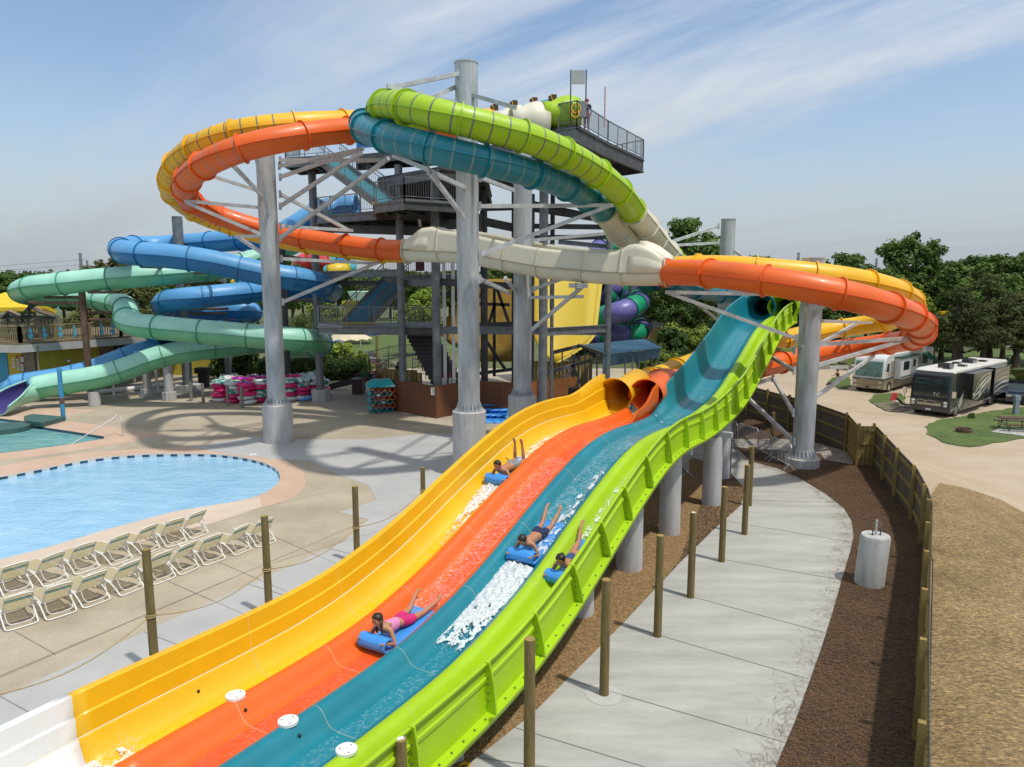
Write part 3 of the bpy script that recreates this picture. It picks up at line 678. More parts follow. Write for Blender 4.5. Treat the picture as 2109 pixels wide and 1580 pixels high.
# right ring
ORR = [(1372, 562, 30), (1430, 562, 28.5), (1500, 568, 27), (1560, 576, 26), (1620, 585, 25.4), (1690, 598, 25), (1760, 613, 25), (1820, 630, 25.6), (1868, 648, 26.9), (1896, 668, 29), (1896, 688, 31.8), (1862, 702, 34.8), (1800, 711, 37), (1730, 720, 37.8), (1660, 733, 37), (1600, 748, 35.4), (1540, 762, 33.6), (1470, 775, 32), (1400, 784, 30.5), (1353, 790, 29.2), SP(27.6, -8.75, .42)]
flume('orange_flume', 'orange tube flume looping round the right steel column down to the slide', ORR, R1, Om, 2.45, fstart=0)
mb = MB()
YRR = [(1385, 553, 32.3), (1440, 551, 31.2), (1500, 552, 30.3), (1570, 557, 29.7), (1640, 563, 29.4), (1700, 570, 29.3), (1760, 579, 29.5), (1820, 592, 30.2), (1860, 608, 31.6), (1880, 628, 34), (1870, 646, 37), (1835, 660, 39.2), (1780, 669, 40.6), (1720, 678, 41), (1650, 691, 40), (1590, 706, 38.5), (1520, 725, 36.3), (1440, 746, 34.2), (1385, 766, 32.2), (1335, 786, 30.4), SP(27.4, -9.74, .42)]
flume('yellow_flume', 'yellow tube flume looping behind the orange one round the right steel column', YRR, R1, Ym, 2.45, fstart=1.2)
# upper front arcs
LIM = [(1010, 268, 37), (950, 252, 35.5), (860, 240, 33.5), (805, 234, 31.5), (784, 226, 29.4), (790, 219, 27.6), (815, 217, 26.4), (850, 223, 25.5), (900, 236, 25), (960, 250, 25), (1020, 266, 25.3), (1080, 282, 25.7), (1140, 306, 26.5), (1200, 337, 27.7), (1250, 372, 29), (1284, 405, 30.6), (1304, 436, 32.3)]
flume('lime_flume', 'lime green tube flume arching over the teal one at the top of the picture', LIM, R1, Lm, 2.15, [(.3, .84)], fstart=.2)
TEA = [(1000, 275, 38), (950, 256, 37), (900, 246, 36), (820, 242, 34), (770, 246, 32), (748, 256, 30), (755, 267, 28.2), (785, 278, 26.8), (820, 289, 25.9), (870, 301, 25.3), (920, 314, 25.2), (980, 328, 25.4), (1040, 342, 26), (1100, 358, 27), (1160, 380, 28.4), (1205, 404, 30), (1244, 434, 32)]
flume('teal_flume', 'deep teal tube flume with pale bands curving under the lime one', TEA, R1, Tm, 2.15, [(.36, .92)], fstart=.9)
# cream twin descent, then the teal and lime links to the slide top
ca = [(1244, 434, 32), (1275, 476, 33.6), (1308, 512, 35.6), (1345, 545, 37.8)]
cb_ = [(1304, 436, 32.3), (1330, 466, 34), (1355, 498, 36), (1385, 530, 38)]
tw = thing('cream_twin_flume', 'pair of cream tubes side by side dropping steeply behind the lime and teal ends', 'water slide', W(1290, 480, 34))
for P in (ca, cb_): flume('x', None, P, .55, [C_, C_, C_], 1.9, t=tw, fstart=0, fh=.1)
flume('teal_flume', 'short teal tube behind the orange flume feeding the top of the racer slide', [(1345, 545, 37.8), (1385, 575, 39.5), (1430, 595, 41), (1480, 604, 42.2), (1530, 612, 42.4), SP(42.6, -7.45, .55), SP(40.9, -7.4, .5)], R1, Tm, 2.3)
flume('lime_flume', 'short lime tube behind the orange flume feeding the slide top', [(1385, 530, 38), (1410, 550, 40), (1450, 568, 42), (1510, 580, 44), (1570, 592, 45), SP(43.6, -6.3, .6), SP(41, -6.25, .5)], R1, Lm, 2.3)
# cream double channel joining the two rings
def channel(t, A, off):
    path = spline(wp(A), .3); fr = rings(path); tot = fr[-1][4]
    HT = [(0, .52), (.03, .62), (.075, 1.1), (.13, 1.18), (.17, 1.0), (.3, .9), (.5, .8), (.8, .78), (.855, .9), (.9, 1.25), (.95, 1.05), (1, .54)]
    mb = MB(); rows = []
    for p, d, a, b, L in fr:
        h = interp(HT, L/tot); e = 1 if h > .6 else 0; row = []
        for i in range(25):
            an = math.pi+math.pi*i/24; q = V(0, 0, 0)
            row.append(p+a*math.cos(an)*.53*off+b*math.sin(an)*.53)
        # front wall side = first point side when off=1
        clo = max(0, 1-(h-.5)*5) if L/tot < .5 else max(0, 1-(h-.5)*5)
        wall = [p-a*off*(.53-.02*k)+b*(h*k/5) for k in range(1, 6)]
        back = [p+a*off*.53+b*(.45*k/3*(1 if h > .6 else 1)) for k in range(1, 4)]
        top = []
        if h < .75:
            for i in range(1, 8):
                an = math.pi*(1-i/8); top.append(p+a*off*math.cos(an)*.53+b*math.sin(an)*.53)
        rows.append((wall[::-1]+row+back, L, h, p, a, b, d))
    mb.sweep([r[0] for r in rows]); o = mb.build('channel', C_, t, fix=True, smooth=60)
    md = o.modifiers.new('s', 'SOLIDIFY'); md.thickness = .03
    # closed hoods at both ends
    for lo, hi in ((0, .13), (.88, 1.)):
        mb = MB(); rr = []
        for (row, L, h, p, a, b, d) in rows:
            f = L/tot
            if lo <= f <= hi:
                hh = max(h, .53); rr.append([p-a*off*.53*math.cos(math.pi*i/12)+b*hh*math.sin(math.pi*i/12)**.8 for i in range(13)])
        if len(rr) > 1:
            mb.sweep(rr); o = mb.build('hood', C_, t, fix=True, smooth=60); md = o.modifiers.new('s', 'SOLIDIFY'); md.thickness = .03; md.offset = 0
    c = 0; k = 0
    while c <= tot+.1:
        while k < len(rows)-1 and rows[k][1] < c: k += 1
        row, L, h, p, a, b, d = rows[k]; mb = MB(); q = []
        cc = p+b*.2
        for dx in (-.02, .02): q.append([x+d*dx for x in row]); 
        out = [[x+d*dx+(x-cc).normalized()*.075 for x in row] for dx in (-.02, .02)]
        mb.sweep([q[0], out[0], out[1], q[1]]); mb.build('flange', C_, t, fix=True)
        bb = MB()
        for x in row[::2]:
            y = x+(x-cc).normalized()*.045; bb.cyl(y-d*.035, y+d*.035, .014, n=5)
        bb.build('bolts', bolt, t, kind='stuff'); c += tot/7
    mb = MB(); rows2 = [[p-a*off*(.53)+b*.015, p-a*off*.6+b*.015, p-a*off*.6-b*.015, p-a*off*.53-b*.015] for row, L, h, p, a, b, d in rows]
    mb.sweep(rows2, closed=True); mb.build('side_rail', mk('rusted_seam', (.35, .28, .18), .7), t, fix=True)
ch = thing('cream_channel', 'open cream double channel with raised hoods linking the two orange loops', 'water slide', W(1100, 545, 32))
CH1 = [(838, 516, 36.5), (880, 518, 36), (930, 519, 35.3), (980, 524, 34.5), (1030, 533, 33.7), (1080, 542, 33), (1130, 550, 32.3), (1190, 556, 31.6), (1260, 561, 31), (1320, 563, 30.4), (1372, 562, 30)]
channel(ch, CH1, -1)
CH2 = [(838, 521, 38), (885, 515, 37.3), (930, 512, 36.6), (980, 515, 35.9), (1030, 523, 35.1), (1080, 531, 34.4), (1130, 539, 33.8), (1190, 545, 33.2), (1260, 550, 32.8), (1320, 552, 32.5), (1385, 553, 32.3)]
channel(ch, CH2, 1)
# ================================================================ STEEL COLUMNS
def column(label, px, py, Y, dia, top_py, foot_dia=None, foot_top=None, base_z=0., struts=(), skirt=True, foot=CONC, mat=GALV, group='big galvanised columns'):
    X = W(px, py, Y).x; top = W(px, top_py, Y).z; t = thing('steel_column', label, 'column', (X, Y, 0), group)
    fz = W(px, foot_top, Y-(foot_dia or dia)/2).z if foot_top else 0
    MB().cyl((X, Y, fz if foot_top else base_z), (X, Y, top), dia/2, n=40).build('shaft', mat, t, smooth=40)
    mb = MB(); r = dia/2
    rw = [[V(X+rr*math.cos(2*math.pi*i/40), Y+rr*math.sin(2*math.pi*i/40), z) for i in range(40)] for rr, z in ((r, top-.03), (r+.02, top-.03), (r+.02, top+.02), (r-.03, top+.02), (r-.03, top-.3))]
    mb.sweep(rw, closed=True).build('top_collar', mat, t, smooth=30, fix=True)
    if foot_top:
        mb = MB(); R = foot_dia/2
        rw = [[V(X+rr*math.cos(2*math.pi*i/48), Y+rr*math.sin(2*math.pi*i/48), z) for i in range(48)] for rr, z in ((R, -.1), (R, fz-.06), (R-.05, fz-.01), (r*.9, fz))]
        mb.sweep(rw, closed=True).build('footing', foot, t, smooth=40)
        if skirt:
            mb = MB(); n = 20
            for i in range(n):
                a = 2*math.pi*i/n; c, s = math.cos(a), math.sin(a); q = V(-s, c, 0)*.012
                A = [V(X+c*rr, Y+s*rr, z) for rr, z in ((r, fz), (R-.12, fz), (R-.14, fz+.07), (r+.03, fz+.3), (r, fz+.32))]
                mb.add([p-q for p in A]+[p+q for p in A], [(0, 1, 2, 3, 4), (9, 8, 7, 6, 5)]+[(k, (k+1) % 5, 5+(k+1) % 5, 5+k) for k in range(5)])
            mb.build('base_gussets', mat, t, fix=True)
            MB().cyl((X, Y, fz), (X, Y, fz+.04), R-.1, n=40).build('base_plate', mat, t, smooth=40)
            mb = MB()
            for i in range(n):
                a = 2*math.pi*(i+.5)/n; mb.cyl((X+math.cos(a)*(R-.17), Y+math.sin(a)*(R-.17), fz+.04), (X+math.cos(a)*(R-.17), Y+math.sin(a)*(R-.17), fz+.12), .02, n=6)
            mb.build('anchor_bolts', mat, t, kind='stuff')
    for (x1, y1, Y1, x2, y2, Y2) in struts:
        a, b = W(x1, y1, Y1), W(x2, y2, Y2); mb = MB(); mb.beam(a, b, .13, .15); d = (b-a).normalized()
        mb.build('strut', GALVL, t)
        MB().box(a+d*.0, (.1, .1, .34)).build('bracket', GALV, t)
    return t
c1 = column('left steel column on a tall concrete drum beside the round pool', 569, 800, 34.3, .86, 312, 1.43, 836, struts=[
    (541, 405, 34, 462, 322, 29.7), (541, 480, 34, 545, 320, 29.6) if False else (552, 438, 33.9, 527, 322, 29.6), (541, 428, 34.0, 380, 414, 33.6), (541, 484, 34, 385, 418, 33.6), (540, 480, 34.4, 425, 360, 36) if False else (541, 396, 34.2, 430, 361, 33.5), (540, 486, 34.3, 487, 487, 38.2), (541, 522, 34.3, 492, 490, 38.2),
    (575, 342, 34, 745, 308, 31.2), (577, 330, 34, 800, 330, 33), (577, 365, 34, 748, 306, 31.2), (577, 425, 33.9, 745, 315, 30), (578, 490, 33.9, 800, 326, 29.5), (577, 400, 34.4, 720, 475, 38.2), (578, 466, 34.4, 726, 475, 38.2), (580, 533, 34.4, 775, 543, 37.5), (583, 622, 34.3, 780, 540, 37.5)])
c2 = column('tallest steel column on a concrete drum rising through the lime and teal flumes', 966, 800, 28.3, .87, 130, 1.36, 850, struts=[
    (945, 152, 28, 800, 182, 26.8), (945, 176, 28.4, 880, 206, 27.2), (945, 214, 28.1, 797, 178, 26.4), (972, 196, 28, 1062, 222, 26.6), (960, 388, 28, 884, 352, 25.6), (957, 450, 28, 886, 356, 25.6), (989, 425, 28.2, 1262, 423, 30), (990, 524, 28.2, 1255, 424, 30), (989, 575, 28.3, 1050, 604, 33.6), (989, 366, 28.4, 1058, 392, 33.4), (882, 350, 25.5, 810, 320, 26.2)])
c2b = column('steel column on a short concrete drum behind the tallest one', 1076, 700, 34, .87, 312, 1.36, 818, struts=[
    (1062, 600, 33.7, 1040, 572, 32.5), (1098, 596, 33.8, 1180, 566, 32), (1088, 613, 33.8, 1200, 611, 31.4), (1088, 686, 33.8, 1200, 590, 31.2), (1098, 495, 34.2, 1260, 480, 34.6), (1187, 590, 31.2, 1206, 590, 31.2)])
MB().beam(W(1172, 588, 31.3), W(1210, 588, 31.3), .25, .2).build('saddle_beam', GALVL, c2b)
c3 = column('right steel column on a low concrete drum beside the fence', 1656, 880, 29.6, .87, 532, 1.42, 948, struts=[
    (1652, 706, 29.2, 1662, 626, 25.4), (1676, 646, 29.4, 1712, 616, 25.3), (1680, 661, 29.6, 1798, 665, 40), (1674, 711, 29.4, 1905, 694, 31.8), (1676, 716, 29.4, 1770, 663, 40), (1672, 756, 29.4, 1900, 690, 31.8), (1672, 758, 29.3, 1745, 756, 35.5), (1672, 824, 29.4, 1800, 732, 36.8), (1640, 697, 29.3, 1378, 604, 30.2), (1640, 607, 29.4, 1370, 602, 30.2), (1636, 764, 29.4, 1585, 733, 34), (1636, 722, 29.5, 1580, 718, 38), (1636, 910, 29.4, 1532, 812, 33.2), (1634, 850, 29.5, 1592, 778, 34.8), (1592, 780, 34.8, 1550, 792, 33)])
c5 = column('distant steel column standing behind the top of the racer slide', 1490, 700, 45, .87, 452, None, None, struts=[
    (1480, 466, 44.8, 1372, 502, 40), (1480, 500, 44.8, 1374, 506, 40), (1505, 512, 45, 1545, 540, 44), (1480, 660, 44.8, 1400, 598, 41)])
# ================================================================ SLIDE TOWER
tower = thing('slide_tower', 'tall grey steel slide tower with several decks, stairs and railings behind the flumes', 'tower', (-4, 42, 0))
def PB(mb, x1, y1, Y1, x2, y2, Y2, w, h, ib=False):
    (mb.ibeam if ib else mb.beam)(W(x1, y1, Y1), W(x2, y2, Y2), w, h)
def tcol(px, top, bot_z, Y, d, mat=GALVD, foot=False):
    X = W(px, 600, Y).x; z = W(px, top, Y).z
    MB().cyl((X, Y, bot_z), (X, Y, z), d/2, n=20).build('tower_column', mat, tower, smooth=40)
    if foot:
        MB().cyl((X, Y, 0), (X, Y, .75), .62, n=8).build('column_footing', CONC, tower)
tcol(652, 345, .7, 46.4, .5, foot=True); tcol(826, 340, 0, 42.5, .46); tcol(898, 350, 0, 41, .5); tcol(1119, 392, 0, 38, .47)
tcol(1253, 470, 0, 41, .38); tcol(997, 380, 0, 45, .45, DARK); tcol(1060, 380, 0, 46, .4, DARK); tcol(1095, 400, 0, 45, .35, DARK); tcol(1137, 500, 0, 43, .22)
tcol(1137, 400, 6, 47, .3, DARK)
for px in (916, 934):                                   # white drain pipes
    X = W(px, 700, 42).x; mb = MB(); mb.cyl((X, 42, .3), (X, 42, 9.2 if px == 916 else 9.6), .1, n=10)
    for z in (2, 4.2, 6.4): mb.cyl((X, 42, z), (X, 42, z+.12), .12, n=10)
    mb.build('drain_pipe', WH, tower, smooth=40)
MB().tube([W(864, 450, 43), W(866, 468, 43), W(874, 480, 43), W(880, 490, 43)], .1).build('drain_pipe', WH, tower, smooth=60)
def railing(t, pts, h=1.07, gap=.14, r=.012, mat=GALVD, toe=True, name='railing'):
    for a, b in zip(pts, pts[1:]):
        a, b = Vector(a), Vector(b); L = (b-a).length; up = V(0, 0, 1); mb = MB()
        mb.beam(a+up*h, b+up*h, .05, .05); mb.beam(a+up*.12, b+up*.12, .035, .035)
        n = max(1, round(L/1.5))
        for i in range(n+1): p = a.lerp(b, i/n); mb.beam(p-up*.25, p+up*h, .05, .05)
        n = max(1, round(L/gap))
        for i in range(1, n): p = a.lerp(b, i/n); mb.beam(p+up*.12, p+up*h, r*1.6, r*1.6)
        mb.build(name, mat, t)
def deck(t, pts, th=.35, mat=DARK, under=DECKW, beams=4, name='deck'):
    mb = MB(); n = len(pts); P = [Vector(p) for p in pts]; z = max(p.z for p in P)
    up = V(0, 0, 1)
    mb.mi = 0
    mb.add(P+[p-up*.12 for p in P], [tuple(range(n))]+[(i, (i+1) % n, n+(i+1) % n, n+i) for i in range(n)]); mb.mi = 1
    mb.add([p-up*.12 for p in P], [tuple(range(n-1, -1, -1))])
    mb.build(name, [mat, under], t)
    for i in range(n):
        a, b = P[i]-up*(.13+th/2), P[(i+1) % n]-up*(.13+th/2); MB().ibeam(a, b, .16, th).build('fascia_beam', GALVD if i in (0, n-1) else DARK, t)
    for k in range(1, beams):
        a = P[0].lerp(P[1], k/beams)-up*(.13+th/2); b = P[-1].lerp(P[-2], k/beams)-up*(.13+th/2); MB().ibeam(a, b, .14, th*.8).build('deck_beam', DARK, t)
def rect(x1, y1, Y1, x2, y2, Y2, depth, z=None, ang=None):   # front edge from pixel to pixel, going back by a vector
    a, b = W(x1, y1, Y1), W(x2, y2, Y2)
    if z is not None: a = G(x1, y1, z) if False else V(a.x, a.y, z); b = V(b.x, b.y, z)
    d = (b-a); nrm = V(-d.y, d.x, 0).normalized()*depth
    return [a, b, b+nrm, a+nrm]
# top start platform (right hand, cantilevered)
zt = W(1170, 256, 36.2).z
A = W(1165, 256, 36.2); B = V(W(1322, 326, 38).x, 38.3, 0)
tp = [V(A.x, A.y, zt), V(A.x+.1, A.y, zt)]
def atz(px, py, z):
    X, Yd, Z = ray(px, py); t = (z-H)/Z; return V(X*t, Yd*t, z)
a = atz(1188, 256, zt); b = atz(1252, 292, zt); zt2 = zt
c = atz(1325, 326, zt)
# platform seen from below: edge runs away from us to the right
TP = [atz(1150, 262, zt), a, b, c, c+V(-3.4, 4.0, 0), c+V(-9, 3.5, 0), V(W(1010, 260, 39).x, 41, zt)]
TP = [V(p.x, p.y, zt) for p in TP]
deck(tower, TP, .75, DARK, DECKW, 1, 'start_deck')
railing(tower, [TP[0], TP[1], TP[2], TP[3], TP[4]], 1.1, .13)
sgn = MB(); p = TP[1]+V(-.3, .25, 0); sgn.beam(p, p+V(0, 0, 2.6), .06, .06); sgn.beam(p+V(.75, 0, 0), p+V(.75, 0, 2.6), .06, .06); sgn.build('light_frame', DARK, tower)
MB().box(p+V(.37, -.02, 2.25), (.62, .1, .62)).build('flood_lamp', mk('grey_lamp_housing', (.4, .42, .42), .5), tower)
MB().box(p+V(.6, .0, .75), (.35, .2, .75)).build('control_box', mk('control_box_grey', (.22, .24, .25), .5, .3), tower)
mb = MB(); mb.torus(p+V(.25, -.2, .75), .22, .03, M=Matrix.Rotation(1.5, 3, 'X')); mb.torus(p+V(.22, -.22, .5), .18, .03, M=Matrix.Rotation(1.3, 3, 'X')); mb.build('hose_coil', mk('yellow_hose', (.7, .4, .02), .6), tower)
# big dark deck under the flumes
D1 = [W(778, 346, 43.5), W(905, 344, 39.5), W(1000, 370, 41), V(W(1000, 380, 41).x, 52, 0), V(W(790, 350, 44).x, 52, 0)]
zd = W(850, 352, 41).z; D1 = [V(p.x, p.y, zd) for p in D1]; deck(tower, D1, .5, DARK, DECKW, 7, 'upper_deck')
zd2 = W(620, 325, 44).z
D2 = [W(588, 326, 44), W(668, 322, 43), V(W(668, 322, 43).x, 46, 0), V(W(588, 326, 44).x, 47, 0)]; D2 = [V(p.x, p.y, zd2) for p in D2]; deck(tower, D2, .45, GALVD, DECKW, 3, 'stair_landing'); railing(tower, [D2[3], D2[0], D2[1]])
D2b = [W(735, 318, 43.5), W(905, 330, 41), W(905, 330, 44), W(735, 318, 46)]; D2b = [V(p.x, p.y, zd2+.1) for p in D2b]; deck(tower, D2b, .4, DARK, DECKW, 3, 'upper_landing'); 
MB().beam(D2b[0]+V(0, -.02, .7), D2b[1]+V(0, -.02, .7), .03, .75).build('blue_banner', mk('blue_panel', (.03, .2, .5), .6), tower)
# main mid platform (front corner at 830, 415)
zm = W(770, 420, 41).z
M1 = [W(771, 420, 40.5), W(833, 419, 38.3), W(944, 431, 40), W(944, 431, 44), W(771, 420, 45)]; M1 = [V(p.x, p.y, zm) for p in M1]
deck(tower, M1, .45, GALVD, DECKW, 4, 'middle_landing'); railing(tower, [M1[0], M1[1], M1[2], M1[3]], 1.1)
zs = W(655, 442, 45).z
M2 = [W(652, 445, 45.5), W(775, 428, 42.5), W(900, 440, 42), V(W(900, 440, 42).x+1, 52, 0), V(W(640, 445, 45).x, 52.5, 0)]; M2 = [V(p.x, p.y, zs) for p in M2]
deck(tower, M2, .4, GALVD, DECKW, 9, 'slide_start_deck'); railing(tower, [M2[4], M2[0], M2[1]], 1.07)
MB().beam(W(652, 470, 45.6), W(905, 478, 42.5), .2, .5).build('lower_beam', DARK, tower)
mb = MB()
for k in range(9): mb.beam(W(655+k*30, 466+k*1.5, 45.2-k*.3), W(700+k*30, 462, 52), .12, .3)
mb.build('joists', DARK, tower, kind='stuff')
MB().box(W(950, 465, 44.5), (2.6, .3, 1.4)).build('block_wall', mk('grey_block_wall', (.12, .12, .115), .9, fine=.2, bs=6), tower)
# stairs: blue treads with stringers
TREAD = mk('aqua_stair_tread', (.10, .36, .42), .6, var=.2, vs=6); TREAD2 = mk('blue_stair_tread', (.03, .19, .29), .6, var=.2, vs=6)
def stairs(t, a, b, width, n, mat, side=None, rail=True, nosing=True):
    a, b = Vector(a), Vector(b); d = b-a; hd = V(d.x, d.y, 0); s = side or V(-hd.y, hd.x, 0).normalized()
    s = Vector(s).normalized()*width; mb = MB()
    for i in range(n):
        p0 = a+d*(i/n); p1 = a+d*((i+1)/n); q1 = V(p1.x, p1.y, p0.z+.02)
        mb.add([V(p0.x, p0.y, p0.z+.02), q1, q1+s, V(p0.x, p0.y, p0.z+.02)+s], [(0, 1, 2, 3)])
        mb.add([V(p0.x, p0.y, p0.z-.16+.0), V(p0.x, p0.y, p0.z+.02), V(p0.x, p0.y, p0.z+.02)+s, V(p0.x, p0.y, p0.z-.16)+s], [(0, 1, 2, 3)])
    mb.build('stair_treads', mat, t)
    for q in (V(0, 0, 0), s): MB().beam(a+q+V(0, 0, -.1), b+q+V(0, 0, -.1), .08, .38).build('stringer', GALVD, t)
    if rail:
        for q in (V(0, 0, 0), s):
            mb = MB(); up = V(0, 0, 1); mb.beam(a+q+up*1., b+q+up*1., .05, .05); mb.beam(a+q+up*.75, b+q+up*.75, .035, .035); mb.beam(a+q+up*.2, b+q+up*.2, .035, .035)
            m = round(d.length/.17)
            for i in range(m+1): p = a.lerp(b, i/m)+q; w = .05 if i % 8 == 0 else .018; mb.beam(p+up*(.0 if w > .03 else .2), p+up*1., w, w)
            mb.build('stair_railing', GALVD, t)
stairs(tower, W(776, 418, 41.2), W(652, 325, 43.4), 1.5, 26, TREAD, side=(.75, .65, 0))
stairs(tower, W(706, 664, 43.6), W(790, 575, 46), 1.6, 22, TREAD2, side=(1, .1, 0))
MB().box(W(722, 666, 43.3)+V(.5, 0, 0), (2.0, .1, .16)).build('yellow_nosing', mk('safety_yellow', (.55, .38, .03), .6), tower)
MB().box(W(778, 419, 41)+V(.3, 0, 0), (1.2, .1, .12)).build('yellow_nosing', MATS['safety_yellow'], tower)
# lower walkway
zl = W(655, 670, 43).z
L1 = [W(656, 670, 43), W(830, 674, 42.6), W(905, 672, 42), W(905, 672, 46), W(656, 670, 46)]; L1 = [V(p.x, p.y, zl) for p in L1]
deck(tower, L1, .42, GALVD, DECKW, 6, 'lower_walkway'); railing(tower, [L1[0], L1[1]], 1.1); railing(tower, [L1[1]+V(.3, 0, 0), L1[2]], 1.1); railing(tower, [L1[4], L1[3]], 1.1)
# upper inner landing at (860..940, 560)
zi = W(850, 566, 46).z
L2 = [W(790, 566, 46), W(945, 568, 44), W(945, 568, 48), W(790, 566, 49)]; L2 = [V(p.x, p.y, zi) for p in L2]
deck(tower, L2, .4, GALVD, DECKW, 4, 'inner_landing'); railing(tower, [L2[0], L2[1]], 1.2, mat=DARK)
MB().box(W(865, 545, 44.6), (.55, .04, .8)).build('notice_board', mk('maroon_notice', (.12, .03, .03), .6), tower)
PB_ = lambda *k, **q: PB(*k, **q)
def tb(*k, mat=GALVD, ib=True, name='tower_beam'):
    mb = MB(); PB(mb, *k[:6], k[6], k[7], ib); mb.build(name, mat, tower)
tb(652, 566, 46.4, 826, 562, 42.6, .2, .42); tb(655, 582, 47, 826, 584, 46, .2, .3, mat=DARK)
tb(898, 680, 41, 1253, 683, 41, .22, .42); tb(945, 672, 44, 1119, 668, 45, .2, .4, mat=DARK); tb(1119, 684, 38, 1253, 676, 41, .2, .42)
tb(826, 582, 43, 898, 585, 41, .2, .35); tb(898, 580, 41, 1060, 590, 41.5, .2, .4, mat=DARK); tb(652, 600, 46, 826, 605, 46, .1, .2, mat=DARK) if False else None
tb(990, 455, 45, 1062, 470, 46, .2, .5, mat=DARK); tb(990, 430, 45, 1062, 428, 46, .2, .3, mat=DARK); tb(1095, 466, 45, 1260, 468, 44, .16, .3, mat=DARK); tb(1095, 490, 45, 1250, 488, 44, .16, .3, mat=DARK); tb(1095, 430, 45, 1225, 450, 44, .16, .35, mat=DARK); tb(1098, 418, 47, 1225, 446, 46, .16, .25, mat=DARK)
tb(990, 360, 42, 1062, 378, 42.5, .2, .5, mat=DARK); tb(900, 400, 42, 1000, 370, 41, .2, .5, mat=DARK)
tb(1119, 460, 47, 1119, 440, 47, .12, .12, mat=DARK); tb(1150, 498, 41.5, 1250, 508, 41.5, .14, .25)
tb(905, 605, 45, 1000, 610, 45, .15, .25, mat=DARK)
tb(665, 800, 51.5, 790, 770, 50.8, .2, .42, mat=DARK, name='sloping_guide_beam'); tb(655, 836 - 30, 46, 790, 786, 44, .12, .2) if False else None
# block stair mass low in the middle
mb = MB(); n = 14
a = W(838, 682, 46); b = W(900, 800, 43)
for i in range(n):
    p = a.lerp(b, i/n); q = a.lerp(b, (i+1)/n); mb.box((p+q)/2+V(.7, .8, 0), (1.8, 1.6, abs(p.z-q.z)+.04))
mb.build('concrete_stair', mk('dark_block_concrete', (.07, .07, .068), .9, fine=.2, bs=8), tower)
for px, py in ((836, 690), (1000, 690)):
    pass
# ramps and railings behind the brown fence
for P in ([(760, 752, 55), (800, 742, 54), (862, 735, 52)], [(775, 790, 50), (800, 770, 49), (870, 757, 47)], [(760, 752, 55), (762, 768, 50), (800, 772, 49)], [(850, 770, 46), (905, 780, 44)]):
    railing(tower, [W(x, y, Y) for x, y, Y in P], 1.0, .16)
# start hoods on top deck
def hood(name, mat, px, py, Y, r):
    c = W(px, py, Y); mb = MB(); rows = []
    for du, rr in ((-1.2, r*.62), (-.6, r*.64), (-.1, r*.9), (.5, r*1.05), (1.2, r*.98)):
        rows.append([c+V(du*.75, du*.25, 0)+V(-.25*math.cos(q)*rr, math.cos(q)*rr, math.sin(q)*rr) for q in [math.pi*2*i/22 for i in range(22)]])
    mb.sweep(rows, closed=True); o = mb.build(name, mat, tower, smooth=50, fix=True); md = o.modifiers.new('s', 'SOLIDIFY'); md.thickness = .04
hood('entry_hood', L_, 1152, 236, 37.6, .92); hood('entry_hood', T_, 1110, 243, 39, .9)
hood('entry_hood', C_, 1088, 250, 37.4, .95); hood('entry_hood', C_, 1050, 254, 38.6, .9); hood('entry_hood', C_, 1022, 262, 39.6, .8)
MB().tube(spline([W(1120, 256, 37.8), W(1070, 262, 37.2), (W(1010, 268, 37))], .3), .56, 20).build('start_tube', C_, tower, smooth=60)
LAMP = mk('brown_lamp_casing', (.09, .04, .015), .6); 
for px, py, Y in ((1018, 226, 38.5), (1058, 218, 38.5), (1099, 212, 38.5), (1138, 206, 38.2)):
    c = W(px, py, Y); mb = MB(); mb.box(c, (.42, .35, .34)); mb.box(c+V(.05, 0, .2), (.3, .25, .1)); mb.box(c-V(0, 0, .2), (.5, .3, .05)); o = mb.build('signal_box', LAMP, tower)
    MB().beam(c-V(0, 0, .2), c-V(0, 0, 1.3), .08, .08).build('signal_post', DARK, o)
    MB().tube([c+V(-.1, -.2, .2), c+V(0, -.22, -.1), c+V(.05, -.2, -.4), c+V(.15, -.1, -.9)], .02, 6).build('yellow_cable', MATS['yellow_hose'], tower)
mb = MB(); c = W(1245, 262, 36.6); mb.cyl(c, c+V(0, 0, 1.9), .035, n=8); mb.build('antenna_mast', mk('red_white_mast', (.5, .3, .3), .5), tower)
# ---- yellow wall slide
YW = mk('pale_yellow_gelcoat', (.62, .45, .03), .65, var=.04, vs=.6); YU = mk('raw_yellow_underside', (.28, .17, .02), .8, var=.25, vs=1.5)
ws = thing('wall_slide', 'huge pale yellow curved wall slide with dull ochre underside standing behind the tower', 'water slide', (4, 55, 0))
mb = MB(); rows = []
for t in [i/16 for i in range(17)]:
    y = 540+(742-540)*t; drop = max(0, t-.72)/.28
    lx = 1098+(0 if t < .72 else 34*drop**1.5); rx = 1238-24*t-(70*drop**1.6 if t > .72 else 0)
    Yd = 57-5*t+0*drop
    rows.append([W(lx+(rx-lx)*k/6, y+(.0 if t < .72 else drop*6*(k/6-.3)), Yd+.6*math.sin(math.pi*k/6)) for k in range(7)])
mb.sweep(rows); o = mb.build('riding_surface', YW, ws, smooth=60, fix=True); md = o.modifiers.new('s', 'SOLIDIFY'); md.thickness = .12; md.offset = 0
mb = MB()
for r in rows[:-3]: pass
mb.sweep([[r[-1]+V(0, -.1, 0), r[-1]+V(.28, -.1, 0), r[-1]+V(.28, .2, 0)] for r in rows]); mb.build('rim', YW, ws, fix=True)
mb = MB(); rows = []
